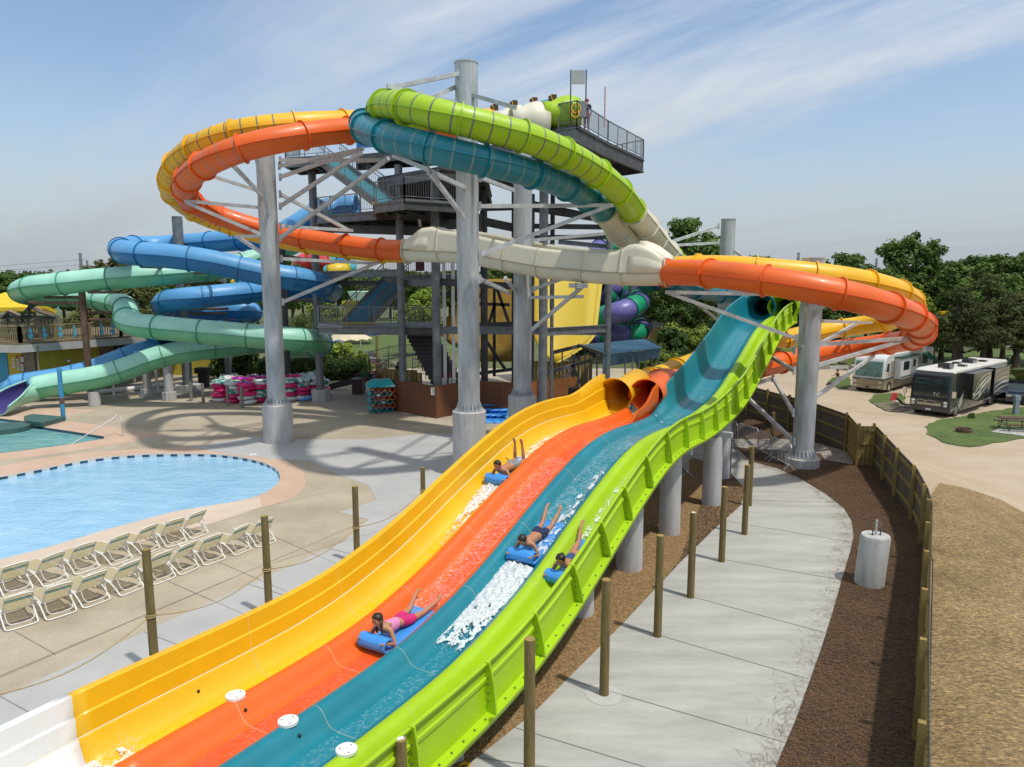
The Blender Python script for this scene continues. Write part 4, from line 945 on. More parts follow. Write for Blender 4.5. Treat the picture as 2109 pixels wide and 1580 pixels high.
for t in [i/14 for i in range(15)]:
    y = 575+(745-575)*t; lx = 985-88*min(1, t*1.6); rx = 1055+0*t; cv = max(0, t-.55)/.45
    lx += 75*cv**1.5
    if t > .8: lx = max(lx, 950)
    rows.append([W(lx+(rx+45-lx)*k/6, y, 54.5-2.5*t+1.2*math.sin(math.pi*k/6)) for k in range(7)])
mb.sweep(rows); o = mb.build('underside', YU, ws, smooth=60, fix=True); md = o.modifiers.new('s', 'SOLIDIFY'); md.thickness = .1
mb = MB(); rows = []
for t in [i/8 for i in range(9)]: rows.append([W(1003+2*t, 470+30*t, 56), W(1008+30*t**.6, 478+25*t, 56.4), W(1012+26*t**.6, 505, 57)])
for (a_, b_) in (((1018, 580, 50), (1018, 775, 50)), ((940, 590, 50), (965, 690, 50)), ((1022, 590, 50), (1060, 700, 50)), ((1000, 690, 50), (1018, 630, 50)), ((960, 625, 50), (1050, 628, 50)), ((940, 775, 49), (1060, 760, 50)), ((1000, 700, 49.5), (1040, 760, 49.5)), ((950, 690, 52), (950, 790, 50)), ((1135, 742, 50), (1135, 790, 50)), ((1180, 730, 50), (1180, 790, 50)), ((1120, 770, 49), (1215, 742, 49)), ((1160, 790, 49), (1178, 760, 49)), ((1178, 750, 49), (1195, 790, 49))):
    MB().beam(W(*a_), W(*b_), .22, .22).build('frame_member', DARK if a_[0] < 1100 else GALVD, ws)
# ---- purple and green spiral
PUR = mk('violet_gelcoat', (.13, .12, .33), .4, var=.1); GRN = mk('emerald_gelcoat', (.01, .27, .13), .4, var=.1)
def helix(c, R, z0_, z1_, turns, a0, n=90, sy=1.): return [V(c.x+R*math.cos(a0+2*math.pi*turns*i/n), c.y+R*sy*math.sin(a0+2*math.pi*turns*i/n), z0_+(z1_-z0_)*i/n) for i in range(n+1)]
def banded(name, label, path, r, mats, seg, group=None, open_=None):
    t = thing(name, label, 'water slide', path[0], group); fr = rings(path); n = 16; k = 0; cur = 0
    groups = []; 
    while k < len(fr)-1:
        j = k
        while j < len(fr)-1 and fr[j][4]-fr[k][4] < seg: j += 1
        groups.append((k, j)); k = j
    for gi, (k, j) in enumerate(groups):
        mb = MB(); mb.sweep([[p+(a*math.cos(2*math.pi*i/n)+b*math.sin(2*math.pi*i/n))*r for i in range(n)] for p, d, a, b, L in fr[k:j+1]], closed=True)
        p, d, a, b, L = fr[k]
        mb.sweep([[p+d*dx+(a*math.cos(2*math.pi*i/n)+b*math.sin(2*math.pi*i/n))*rr for i in range(n)] for dx, rr in ((-.03, r), (-.03, r+.1), (.03, r+.1), (.03, r))], closed=True)
        o = mb.build('tube_section', mats[gi % len(mats)], t, smooth=50, fix=True); md = o.modifiers.new('s', 'SOLIDIFY'); md.thickness = .05
    return t
hc = W(1270, 600, 72)
sp_ = spline([W(1345, 505, 76), W(1290, 503, 75), W(1245, 508, 72), W(1228, 535, 70), W(1290, 560, 69), W(1350, 560, 71), W(1370, 575, 74), W(1310, 590, 77), W(1240, 595, 74)], .4)
t = banded('spiral_flume', 'violet and emerald spiral tube slide, upper run ending in the dark open bowl', sp_, 1.0, [PUR, GRN], 1.9, 'violet and emerald spiral tubes')
sp2 = spline([W(1222, 640, 73), W(1226, 655, 70), W(1250, 650, 68), W(1275, 644, 67), W(1300, 634, 68), W(1316, 622, 71), W(1300, 615, 75), W(1265, 618, 76), W(1240, 608, 73), W(1226, 590, 71)], .4)
banded('spiral_flume', 'violet and emerald tube bending round at the height of the yellow wall edge', sp2, 1.05, [GRN, PUR], 1.9, 'violet and emerald spiral tubes')
sp3 = spline([W(1240, 700, 74), W(1270, 690, 71), W(1300, 690, 70), W(1322, 680, 72), W(1310, 668, 75), W(1275, 672, 76)], .4)
banded('spiral_flume', 'lowest violet and emerald tube bend just above the blue shed roof', sp3, .95, [PUR, GRN], 1.5, 'violet and emerald spiral tubes')
for px, py, Yp in ((1298, 700, 73), (1222, 700, 75)):
    p = G(px, py+40); q = W(px, py, Yp); tt = thing('flume_post', 'grey post under the violet and emerald tubes, %s' % ('right hand' if px > 1250 else 'left hand'), 'post', (q.x, Yp, 0)); MB().cyl((q.x, Yp, 0), (q.x, Yp, W(px, 560, Yp).z), .32, n=14).build('pole', GALVD, tt, smooth=40)
    MB().beam((q.x-1, Yp, 5), (q.x+1, Yp, 5), .2, .2).build('arm', GALVD, tt)
# ---- blue shed
BRF = mk('blue_metal_roof', (.09, .22, .34), .45, .1, var=.06); BRW = mk('blue_metal_wall', (.075, .165, .245), .5, .2, var=.06)
sh = thing('pump_shed', 'open shed with a slate blue metal roof on thin posts behind the yellow mouth', 'shed', W(1270, 790, 44))
R = [W(1192, 711, 50), W(1326, 699, 56), W(1362, 718, 46.5), W(1245, 730, 40.5)]
z1 = R[0].z; mb = MB(); 
def lerp3(a, b, t): return a+(b-a)*t
mb.add([R[0], R[1], R[2], R[3]], [(0, 1, 2, 3)]); n = 22
for i in range(n+1):
    a_ = lerp3(R[0], R[1], i/n)+V(0, 0, .03); b_ = lerp3(R[3], R[2], i/n)+V(0, 0, .03); mb.beam(a_, b_, .05, .05)
mb.build('roof', BRF, sh)
mb = MB(); lw = [W(1245, 731, 40.6), W(1360, 719, 46.6), W(1357, 738, 46.6), W(1243, 756, 40.6)]; mb.add(lw, [(0, 1, 2, 3)])
for i in range(1, 7): mb.beam(lerp3(lw[0], lw[3], i/7)+V(0, -.02, 0), lerp3(lw[1], lw[2], i/7)+V(0, -.02, 0), .02, .03)
mb.build('wall_panel', BRW, sh)
mb = MB(); mb.beam(W(1192, 713, 50), W(1140, 726, 48), .1, .25); mb.beam(W(1192, 711, 50), W(1245, 731, 40.5), .1, .2); mb.build('gable_truss', DARK, sh)
for px, Yp in ((1243, 40.6), (1288, 42.4), (1303, 43), (1316, 43.8), (1330, 44.6), (1343, 45.5), (1355, 46.4), (1192, 50), (1205, 48), (1216, 46.5), (1230, 43), (1140, 48), (1158, 49)):
    top = W(px, 735 if px > 1240 else 722, Yp); MB().cyl((top.x, Yp, 0), top, .05, n=8).build('post', GALVD, sh)
for nm, px, py, Yp, s, lb in (('tank', 1186, 800, 42, .9, 'left of two black drums under the blue shed'), ('tank', 1209, 800, 41.5, .9, 'right of two black drums under the blue shed'), ('tank', 1307, 778, 45, 1.2, 'black drum by the thin posts right of the yellow mouth')):
    p = W(px, py, Yp); tt = thing('tank', lb, 'drum', (p.x, Yp, 0)); MB().cyl((p.x, Yp, 0), (p.x, Yp, p.z), s/2, n=20).build('drum', BLK, tt, smooth=40); MB().cyl((p.x, Yp, p.z), (p.x, Yp, p.z+.06), s/2+.03, n=20).build('lid', BLK, tt, smooth=40)
# ================================================================ OLD BLUE AND MINT FLUMES (left)
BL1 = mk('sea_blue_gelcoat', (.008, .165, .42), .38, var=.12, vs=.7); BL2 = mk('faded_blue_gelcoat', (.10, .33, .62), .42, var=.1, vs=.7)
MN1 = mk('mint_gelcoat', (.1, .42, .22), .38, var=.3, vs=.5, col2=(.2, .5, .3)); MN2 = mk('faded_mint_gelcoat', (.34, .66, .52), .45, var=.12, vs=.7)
RUST = mk('rusted_pipe', (.12, .07, .045), .8, var=.5, vs=3)
def old(name, label, pts, r, m, f, **k):
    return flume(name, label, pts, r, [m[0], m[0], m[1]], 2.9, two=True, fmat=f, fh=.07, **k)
BLF = mk('blue_flange', (.01, .14, .3), .5); MNF = mk('mint_flange', (.06, .3, .18), .5)
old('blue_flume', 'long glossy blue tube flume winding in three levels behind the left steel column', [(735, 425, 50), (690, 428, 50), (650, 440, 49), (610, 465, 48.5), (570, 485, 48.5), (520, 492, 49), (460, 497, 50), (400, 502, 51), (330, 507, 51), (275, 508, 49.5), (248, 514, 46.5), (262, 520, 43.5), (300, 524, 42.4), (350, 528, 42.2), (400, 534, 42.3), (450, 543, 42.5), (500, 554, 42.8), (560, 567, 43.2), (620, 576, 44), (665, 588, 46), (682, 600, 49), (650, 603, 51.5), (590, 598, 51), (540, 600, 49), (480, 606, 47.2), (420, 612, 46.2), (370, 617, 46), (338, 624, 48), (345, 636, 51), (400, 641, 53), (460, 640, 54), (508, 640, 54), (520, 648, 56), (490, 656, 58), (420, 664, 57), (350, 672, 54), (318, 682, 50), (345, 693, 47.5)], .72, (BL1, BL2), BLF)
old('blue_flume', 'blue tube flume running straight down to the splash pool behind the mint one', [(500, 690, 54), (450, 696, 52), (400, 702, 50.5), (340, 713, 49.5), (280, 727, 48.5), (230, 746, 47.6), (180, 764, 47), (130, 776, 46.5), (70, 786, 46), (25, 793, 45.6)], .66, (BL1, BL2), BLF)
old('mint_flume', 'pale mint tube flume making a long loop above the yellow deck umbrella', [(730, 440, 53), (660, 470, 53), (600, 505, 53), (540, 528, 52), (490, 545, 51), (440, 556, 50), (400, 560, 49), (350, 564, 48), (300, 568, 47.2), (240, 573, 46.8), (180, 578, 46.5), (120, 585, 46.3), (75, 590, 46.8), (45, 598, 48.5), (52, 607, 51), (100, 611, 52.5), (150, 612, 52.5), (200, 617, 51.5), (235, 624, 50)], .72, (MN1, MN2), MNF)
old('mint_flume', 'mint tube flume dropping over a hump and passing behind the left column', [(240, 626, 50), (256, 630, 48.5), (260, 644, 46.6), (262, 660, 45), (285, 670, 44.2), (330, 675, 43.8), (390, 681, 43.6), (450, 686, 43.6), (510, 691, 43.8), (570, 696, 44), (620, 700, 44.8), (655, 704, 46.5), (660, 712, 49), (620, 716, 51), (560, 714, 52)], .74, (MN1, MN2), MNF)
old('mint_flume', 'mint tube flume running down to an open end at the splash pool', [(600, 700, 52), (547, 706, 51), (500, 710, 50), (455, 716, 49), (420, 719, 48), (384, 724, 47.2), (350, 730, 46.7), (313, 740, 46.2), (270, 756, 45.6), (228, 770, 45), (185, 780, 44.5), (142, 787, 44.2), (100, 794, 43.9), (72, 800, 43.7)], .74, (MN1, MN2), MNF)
# open run-out ends
def openend(label, pts, r, m, inner):
    path = spline(wp(pts), .3); fr = rings(path); t = thing('flume_exit', label, 'water slide', path[0]); rows = []; tot = fr[-1][4]
    for p, d, a, b, L in fr:
        q = L/tot; op = .55+.6*q; rows.append([p+a*r*math.cos(x)+b*r*math.sin(x) for x in [math.pi*(.5+op/2)+math.pi*(2-op)*i/20 for i in range(21)]])
    mb = MB(); mb.sweep(rows); o = mb.build('shell', [m, inner], t, smooth=60, fix=True); md = o.modifiers.new('s', 'SOLIDIFY'); md.thickness = .06; md.material_offset = 1; md.offset = -1
    mb = MB(); mb.tube([r_[0] for r_ in rows], .05, 6); mb.tube([r_[-1] for r_ in rows], .05, 6); mb.build('rim', m, t); return t
PURI = mk('deep_violet_lining', (.06, .05, .2), .35, var=.2)
openend('open mint run-out trough with a violet inside at the pool edge', [(70, 801, 43.7), (45, 807, 43.0), (25, 814, 42.2), (8, 822, 41.3), (-10, 831, 40.6)], .78, MN2, PURI)
openend('open blue run-out trough behind the mint one', [(25, 793, 45.6), (8, 797, 45.4), (-25, 805, 45)], .68, BL2, MN2)
def pole(label, px, py_top, Y, d, mat, base=None, arms=(), name='flume_post', grp='posts carrying the old flumes'):
    X = W(px, 700, Y).x; t = thing(name, label, 'post', (X, Y, 0), grp); MB().cyl((X, Y, .5 if base else 0), (X, Y, W(px, py_top, Y).z), d/2, n=18).build('pole', mat, t, smooth=40)
    if base: MB().cyl((X, Y, 0), (X, Y, .55), base, n=8).build('footing', CONC, t)
    for x1, y1, Y1, x2, y2, Y2 in arms: MB().cyl(W(x1, y1, Y1), W(x2, y2, Y2), .1, n=10).build('arm', RUST, t)
    return t
pole('tall grey steel post on a concrete block with rusty arms holding the blue flume', 381, 446, 50, .68, GALVD, .9, [(290, 549, 45), (372, 553, 49.6), (470, 548, 44)] and [(290, 549, 45, 378, 553, 49.8), (384, 562, 49.8, 448, 562, 45), (386, 584, 50, 460, 584, 50.5), (388, 637, 50, 470, 636, 50), (390, 646, 50, 466, 646, 51), (345, 688, 46, 384, 688, 50), (390, 700, 50, 488, 698, 45)])
MB().cyl(W(388, 470, 49.7), W(470, 512, 48), .015, n=5).build('guy_wire', DARK, bpy.data.objects['flume_post.002'] if 'flume_post.002' in bpy.data.objects else None) if False else None
pole('rusty brown steel post rising behind the sun deck railing', 177, 600, 46.5, .42, RUST, None, [(60, 623, 46, 172, 624, 46.3), (92, 613, 46.4, 172, 612, 46.5), (182, 602, 46.4, 245, 602, 46), (184, 644, 46.6, 240, 644, 47), (184, 658, 46.6, 242, 658, 46)])
pole('dull grey post between the blue flume levels left of the steel column', 467, 562, 56, .5, GALVD, .7, [(470, 566, 56, 500, 566, 53), (470, 637, 56, 500, 637, 54)])
pole('weathered post right behind the left steel column', 588, 470, 49, .5, DARK, .8, [(590, 528, 49, 640, 535, 48), (595, 706, 49, 650, 706, 46), (590, 620, 49, 650, 617, 48)])
pole('stubby concrete pier under the mint run-out', 341, 745, 46.6, .6, CONC, .45, name='flume_pier'); pole('low concrete pier under the blue run-out', 296, 765, 48, .55, CONC, .45, name='flume_pier')
pole('tiny concrete block under the last mint section', 184, 806, 44.4, .7, CONC, name='flume_pier')
tt = thing('waste_pipe', 'long white plastic pipe lying on the deck below the mint flume', 'pipe', G(265, 805)); MB().cyl(G(195, 814)+V(0, 0, .17), G(338, 798)+V(0, 0, .17), .17, n=14).build('pipe', WH, tt, smooth=40)
for q in (.0, .35, .7, 1): p = G(195, 814).lerp(G(338, 798), q)+V(0, 0, .17); MB().cyl(p, p+V(.12, .02, 0), .2, n=14).build('coupling', WH, tt, smooth=40)
# ================================================================ LEFT BUILDING WITH SUN DECK
YWL = mk('yellow_painted_wall', (.45, .36, .035), .7, var=.1, stretch=(6, 6, .3)); STONE = mk('rubble_stone', (.18, .14, .09), .9, var=.4, vs=3, bump=.6, bs=4); AQW = mk('turquoise_painted_wall', (.03, .24, .38), .7)
TRIM = mk('off_white_fascia', (.42, .41, .38), .6); TIM = mk('tan_deck_timber', (.24, .185, .085), .8, var=.2, vs=4)
bd = thing('pool_building', 'yellow walled pool building with stone piers, white fascia and timber sun deck', 'building', G(80, 800))
YB_ = 50.
def wall(name, x0, x1, Y0, Y1, zt_, mat, z0_=0, th=.2):
    a, b = W(x0, 750, Y0), W(x1, 750, Y1); MB().beam(V(a.x, a.y, (z0_+zt_)/2), V(b.x, b.y, (z0_+zt_)/2), th, zt_-z0_).build(name, mat, bd)
zr = W(100, 722, 48).z
wall('wall', -200, 18, 49, 47.6, zr, AQW); wall('door_panel', 18, 52, 47.7, 47.7, zr, YWL, th=.3); wall('stone_pier', 52, 77, 47.5, 47.4, zr, STONE, th=.5); wall('wall', 80, 205, 47.6, 52, zr, YWL); wall('stone_pier', 205, 232, 52, 53, zr, STONE, th=.4)
MB().cyl(W(77, 712, 47), V(W(78, 760, 47).x, 47, 0), .07, n=8).build('downpipe', TIM, bd)
f0, f1, f2, f3 = W(-120, 714, 47), W(38, 716, 46), W(255, 706, 52), W(-120, 700, 60)
zf = f1.z; mb = MB(); fp = [V(f0.x, f0.y, zf), V(f1.x, f1.y, zf), V(f2.x, f2.y, zf), V(f2.x+2, f2.y+14, zf), V(f0.x, f0.y+16, zf)]
mb.prism(fp, zf-.35, zf+.15); mb.build('roof_fascia', TRIM, bd)
mb = MB(); mb.prism([p+V(0, .1, 0) for p in fp], zf+.152, zf+.25); mb.build('deck_floor', mk('deck_boards', (.16, .12, .07), .9), bd)
def trail(pts, name='deck_railing'):
    for a, b in zip(pts, pts[1:]):
        mb = MB(); L = (b-a).length; up = V(0, 0, 1); mb.beam(a+up*1.1, b+up*1.1, .16, .08); mb.beam(a+up*.15, b+up*.15, .08, .08); mb.beam(a+up*.95, b+up*.95, .06, .08)
        n = max(1, round(L/2.6))
        for i in range(n+1): p = a.lerp(b, i/n); mb.beam(p, p+up*1.12, .18, .18)
        n = max(1, round(L/.17))
        for i in range(n): p = a.lerp(b, (i+.5)/n); mb.beam(p+up*.15, p+up*.95, .045, .045)
        mb.build(name, TIM, bd)
zd_ = zf+.25
dr = [V(W(-60, 700, 47).x, 47.3, zd_), V(W(36, 705, 46.2).x, 46.5, zd_), V(W(246, 694, 51.8).x, 52, zd_), V(W(246, 694, 51.8).x+1.5, 62, zd_)]
trail(dr); AQP = mk('light_blue_panel', (.12, .42, .6), .6)
for i, q in enumerate((.1, .23, .38, .52, .8, .92)):
    p = dr[1].lerp(dr[2], q)+V(.02, -.06, .58); mb = MB(); mb.cyl(p+V(0, 0, .18), p+V(0, -.04, .18), .13, n=12); mb.cyl(p-V(0, 0, .14), p+V(0, -.04, -.14), .17, n=12); mb.box(p+V(0, -.02, .36), (.1, .04, .14)); mb.box(p+V(0, -.02, -.36), (.1, .04, .14)); mb.build('fish_cutout', AQP, bd)
LAT = mk('lattice_timber', (.22, .2, .15), .85)
for x0, x1, Yd in ((-30, 80, 51), (84, 122, 51)):
    a = W(x0, 672, Yd); b = W(x1, 672, Yd); z = zd_; mb = MB(); n = int((b.x-a.x)/.2)
    hh = W(50, 652, Yd).z-z
    for i in range(n+1):
        for sg in (-1, 1):
            x = a.x+(b.x-a.x)*i/n; x2 = x+sg*hh; x2c = max(a.x, min(b.x, x2)); mb.beam((x, Yd+sg*.02, z), (x2c, Yd+sg*.02, z+abs(x2c-x)), .05, .02)
    for i in range(6): x = a.x+(b.x-a.x)*i/5; mb.beam((x, Yd, z), (x, Yd, z+hh), .14, .14)
    mb.beam((a.x, Yd, z+hh), (b.x, Yd, z+hh), .14, .14); mb.build('lattice_screen', LAT, bd)
ts = thing('shade_sail', 'tan fabric canopy on a dark truss frame over the sun deck', 'canopy', (W(45, 650, 52).x, 52, zd_)); tp_ = [W(8, 655, 52), W(20, 640, 51), W(38, 649, 50.5), W(62, 632, 52), W(78, 645, 51), W(112, 648, 52)]
zt0 = W(50, 652, 52).z
mb = MB(); c0 = [(2, 654), (16, 640), (40, 652), (60, 629), (80, 641), (112, 651)]; fr_ = [W(x, y, 50.5) for x, y in c0]; bk = [W(x+6, y-3, 55) for x, y in c0]
mb.sweep([fr_, bk]); o = mb.build('fabric', mk('tan_canvas', (.26, .19, .13), .9), ts, smooth=80); o.modifiers.new('s', 'SOLIDIFY').thickness = .03
mb = MB()
for x, y in ((16, 640), (60, 629), (112, 651), (2, 654)): mb.beam(W(x, y, 50.6), W(x, 655, 50.6), .12, .12)
for p, q in zip(fr_, fr_[1:]): mb.beam(p-V(0, 0, .08), q-V(0, 0, .08), .1, .12)
mb.beam(W(0, 655, 50.6), W(114, 655, 50.6), .12, .12)
mb.build('truss', DARK, ts)
yu = thing('umbrella', 'large bright yellow square umbrella behind the tan canopy on the sun deck', 'umbrella', (W(8, 640, 58).x, 58, zd_))
ap = W(10, 602, 58); mb = MB(); cr = [W(-130, 652, 56), W(64, 633, 55), W(118, 640, 60), W(-40, 640, 63)]; 
m8 = []
for i in range(4): m8 += [cr[i], (cr[i]+cr[(i+1) % 4])/2+V(0, 0, .35)]
mb.add([ap]+m8, [(0, 1+i, 1+(i+1) % 8) for i in range(8)]); mb.add(m8+[p-V(0, 0, .3) for p in m8], [(i, (i+1) % 8, 8+(i+1) % 8, 8+i) for i in range(8)])
o = mb.build('canopy', mk('yellow_canvas', (.68, .49, .02), .8), yu, fix=True); o.modifiers.new('s', 'SOLIDIFY').thickness = .02
MB().cyl((ap.x, ap.y, zd_), ap, .05, n=8).build('pole', TRIM, yu); MB().cyl(W(120, 655, 60), W(120, 628, 60), .06, n=8).build('post', AQP, yu)
SIGNR = mk('red_sign_paint', (.45, .03, .03), .6); SIGNB = mk('blue_sign_paint', (.03, .06, .3), .6); SIGNW = mk('white_sign_paint', (.6, .6, .6), .6); INK = mk('sign_ink', (.03, .03, .03), .7)
def board(px0, py0, px1, py1, Y, hdr=None, lines=6, base='notice board'):
    a, b = W(px0, py0, Y), W(px1, py1, Y); w, h = abs(b.x-a.x), abs(a.z-b.z); c = (a+b)/2; t = MB().box(c, (w, .03, h)).build('notice_sign', SIGNW, bd)
    if hdr: MB().box(V(c.x, c.y-.02, max(a.z, b.z)-h*.12), (w, .02, h*.24)).build('sign_header', hdr, bd)
    mb = MB()
    for i in range(lines): mb.box(V(c.x-(.04*w if i % 2 else 0), c.y-.022, max(a.z, b.z)-h*(.34+.6*i/lines)), (w*(.8 if i % 2 == 0 else .65), .012, h*.03))
    mb.build('sign_text', INK, bd, kind='stuff')
board(33, 732, 40, 762, 47.2, SIGNR, 9); board(42, 732, 49, 745, 47.2, SIGNR, 4); board(42, 746, 49, 763, 47.2, SIGNR, 6); board(25, 738, 30, 752, 47.2, None, 4); board(25, 753, 31, 757, 47.2, SIGNB, 1); board(139, 740, 144, 745, 48.2, SIGNB, 1)
# yellow board fence far left of the tubes, white tent
tt = thing('board_fence', 'mustard yellow board fence behind the mint flume piers', 'fence', G(400, 775)); a, b = G(330, 772), G(470, 772); mb = MB(); n = 60
for i in range(n): p = a.lerp(b, (i+.5)/n); mb.box(p+V(0, 0, 1.05), ((b-a).length/n*.93, .04, 2.1))
mb.build('boards', YWL, tt)
tt = thing('marquee', 'white ribbed plastic canopy roof seen between the mint flume levels', 'canopy', (W(295, 700, 70).x, 70, 0)); mb = MB(); mb.sweep([[W(270, 706, 68), W(272, 693, 69), W(320, 692, 69), W(322, 706, 68)], [W(270, 704, 74), W(272, 692, 74), W(320, 691, 74), W(322, 705, 74)]]); mb.build('roof', WH, tt)
for x in (272, 320): MB().cyl((W(x, 700, 69).x, 69, 0), W(x, 704, 69), .06, n=6).build('post', WH, tt)
# ================================================================ POOL FURNITURE
WFR = mk('white_powder_coat', (.72, .71, .66), .35, var=.03); STR_C = mk('cream_vinyl_strap', (.78, .72, .53), .5, var=.04); STR_T = mk('green_vinyl_strap', (.04, .28, .25), .5, var=.05)
def translucent(m, f):
    nt = m.node_tree; N = nt.nodes; L = nt.links; bs = N['Principled BSDF']; t = N.new('ShaderNodeBsdfTranslucent'); L.new(bs.inputs['Base Color'].links[0].from_socket, t.inputs[0]); x = N.new('ShaderNodeMixShader'); x.inputs[0].default_value = f
    L.new(bs.outputs[0], x.inputs[1]); L.new(t.outputs[0], x.inputs[2]); L.new(x.outputs[0], N['Material Output'].inputs[0])
translucent(STR_C, .62); translucent(STR_T, .45)
def lounger():
    t = thing('sun_lounger', 'x', 'sun lounger')
    w = .335; zs = .36; R_ = .022
    a = math.radians(51); bl = .76; bx = -.02
    mb = MB()
    for s in (-1, 1): mb.tube([V(s*w, bx, zs), V(s*w, .5, zs+.01), V(s*w, 1.15, zs)], R_, 8)
    mb.tube([V(-w, 1.15, zs), V(w, 1.15, zs)], R_, 8)
    mb.build('seat_frame', WFR, t, smooth=60)
    ux, uz = -math.cos(a), math.sin(a)
    bp = lambda x, l: V(x, bx+ux*l, zs+uz*l)
    mb = MB(); P = [bp(-w, 0), bp(-w, .2), bp(-w, bl-.12), bp(-w+.04, bl-.02), bp(-w+.14, bl), bp(0, bl+.005), bp(w-.14, bl), bp(w-.04, bl-.02), bp(w, bl-.12), bp(w, .2), bp(w, 0)]
    mb.tube(P, R_, 8); mb.build('back_frame', WFR, t, smooth=60)
    for y0, y1, ww in ((-.42, -.05, w+.05), (.88, .98, w+.03)):     # sled legs: arm loop down to the ground rail and up again
        P = [V(-ww, y1+.26 if y0 < 0 else y1, zs), V(-ww, y1+.05, zs-.02), V(-ww, y0+.08, .12), V(-ww+.01, y0, .03), V(-ww+.1, y0-.06, .022), V(ww-.1, y0-.06, .022), V(ww-.01, y0, .03), V(ww, y0+.08, .12), V(ww, y1+.05, zs-.02), V(ww, y1+.26 if y0 < 0 else y1, zs)]
        mb = MB(); mb.tube(spline(P, .05), R_, 8); mb.build('leg_frame', WFR, t, smooth=60)
    P = [bp(-w, .3), V(-w+.03, -.42, .2), V(-.12, -.5, .16), V(.12, -.5, .16), V(w-.03, -.42, .2), bp(w, .3)]
    mb = MB(); mb.tube(spline(P, .05), .014, 6); mb.build('prop_bar', WFR, t, smooth=60)
    c = MB(); g = MB(); n = 10
    for i in range(n):
        l = .06+(bl-.12)*i/(n-1); b_ = g if i in (6, 7) else c; p = bp(0, l)
        b_.beam(p-V(w, 0, 0), p+V(w, 0, 0), .038, .012, up=V(0, ux, uz).cross(V(1, 0, 0)))
    n = 20
    for i in range(n):
        y = .04+1.08*i/(n-1); b_ = c; b_.box((0, y, zs+.012), (2*w, .036, .012))
    c.build('strap', STR_C, t); g.build('dark_strap', STR_T, t)
    return t
LG = lounger()
lrow = [[(35, 1221), (111, 1200), (177, 1176), (244, 1159), (305, 1137), (362, 1121), (408, 1104)], [(41, 1290), (123, 1268), (196, 1243), (266, 1219), (335, 1196), (384, 1177), (440, 1157), (494, 1138), (546, 1121)]]
kk = 0
ordn = ['first', 'second', 'third', 'fourth', 'fifth', 'sixth', 'seventh', 'eighth', 'ninth']
for ri, row in enumerate(lrow):
    pts = [G(*p) for p in row]
    for i, p in enumerate(pts):
        q = pts[min(i+1, len(pts)-1)]-pts[max(i-1, 0)]; a = math.atan2(q.y, q.x)+random.uniform(-.04, .04)
        pos = p+V(-math.sin(a), math.cos(a), 0)*.3
        lb = 'white strap sun lounger with green band, %s from the left in the row %s' % (ordn[i], 'nearer the pool' if ri == 0 else 'nearer the yellow lane')
        o = LG if kk == 0 else copy_tree(LG)
        place(o, pos, a+random.uniform(-.12,.12)+.12, .84); o['label'] = lb.replace('white strap sun lounger with green band, ', 'white strap sun lounger, '); o['group'] = 'sun loungers in two rows'; kk += 1
# timber posts with rope on the pool side
def tpost(label, p, h, r=.085, lean=(0, 0), ring=False, grp='round timber posts'):
    t = thing('timber_post', label, 'post', p, grp); mb = MB(); mb.cyl(p, p+V(lean[0], lean[1], h), r*1.04, r*.96, n=18); mb.build('shaft', WOODP, t, smooth=40)
    MB().cyl(p+V(lean[0], lean[1], h), p+V(lean[0], lean[1], h+.006), r*.93, n=18).build('cut_top', WOODF, t)
    if ring: 
        mb = MB(); mb.torus(p+V(lean[0]*.45, 0, ring), r+.012, .014, M=Matrix.Rotation(.15, 3, 'X')); mb.torus(p+V(lean[0]*.45, 0, ring+.02), r+.012, .012, M=Matrix.Rotation(-.1, 3, 'X')); mb.build('rope_ring', ROPE, t)
    return t
lbls = ['timber post just outside the left frame edge', 'nearest timber post behind the yellow lane, beside the sun loungers', 'timber post behind the yellow lane with two rows of loungers left of it', 'timber post behind the yellow lane on the bare deck', 'farthest and shortest timber post behind the yellow lane']
LPX = [None, (303, 1132), (546, 1063), (731, 1002), (870, 963)]
lp2 = []
for i in range(1, 5):
    p = G(*[(0, 0), (320, 1385), (555, 1268), (736, 1160), (872, 1050)][i]); 
    best = min([x*.02 for x in range(60, 150)], key=lambda h: abs(projy(p, h)-LPX[i][1])) if False else None
    # height so that the top meets the picture
    h = 2.2
    for _ in range(8):
        q = p+V(0, 0, h); f = q.y*cP-(q.z-H)*sP; u = q.y*sP+(q.z-H)*cP; y = CY-FPX*u/f; h += (y-LPX[i][1])/FPX*f
    tpost(lbls[i], p, h, .085, ring=h*.47); lp2.append((p, h*.47))
lp2 = [(lp2[0][0]*2-lp2[1][0], 1.0)]+lp2
rp_ = thing('rope', 'thin sagging rope strung between the timber posts beside the loungers', 'rope', lp2[0][0]); 
for (p, h), (q, h2) in zip(lp2, lp2[1:]):
    mb = MB(); mb.tube([p.lerp(q, i/12)+V(0, 0, h+(h2-h)*i/12-.28*math.sin(math.pi*i/12)) for i in range(13)], .012, 6); mb.build('span', ROPE, rp_)
RP = [(1090, 1610, 1090, 1316), (1244, 1431, 1249, 1194), (1354, 1311, 1358, 1103), (1422, 1231, 1426, 1056), (1486, 1157, 1487, 1003), (1533, 1101, 1537, 958), (1543, 1042, 1547, 920), (830, 1750, 830, 1522), (1590, 910, 1592, 850)]
rl = ['timber post with a dark stain standing in front of the lime wall at bottom centre', 'timber post ringed by a pale concrete patch, second nearest on the walkway edge', 'third nearest timber post along the walkway edge', 'fourth timber post along the walkway edge, with a pale tag on top', 'fifth timber post along the walkway edge', 'timber post of the close pair near the gravel corner, in front', 'timber post of the close pair near the gravel corner, behind', 'timber post with white tag whose top alone shows at the bottom edge', 'distant timber post by the crowd barriers']
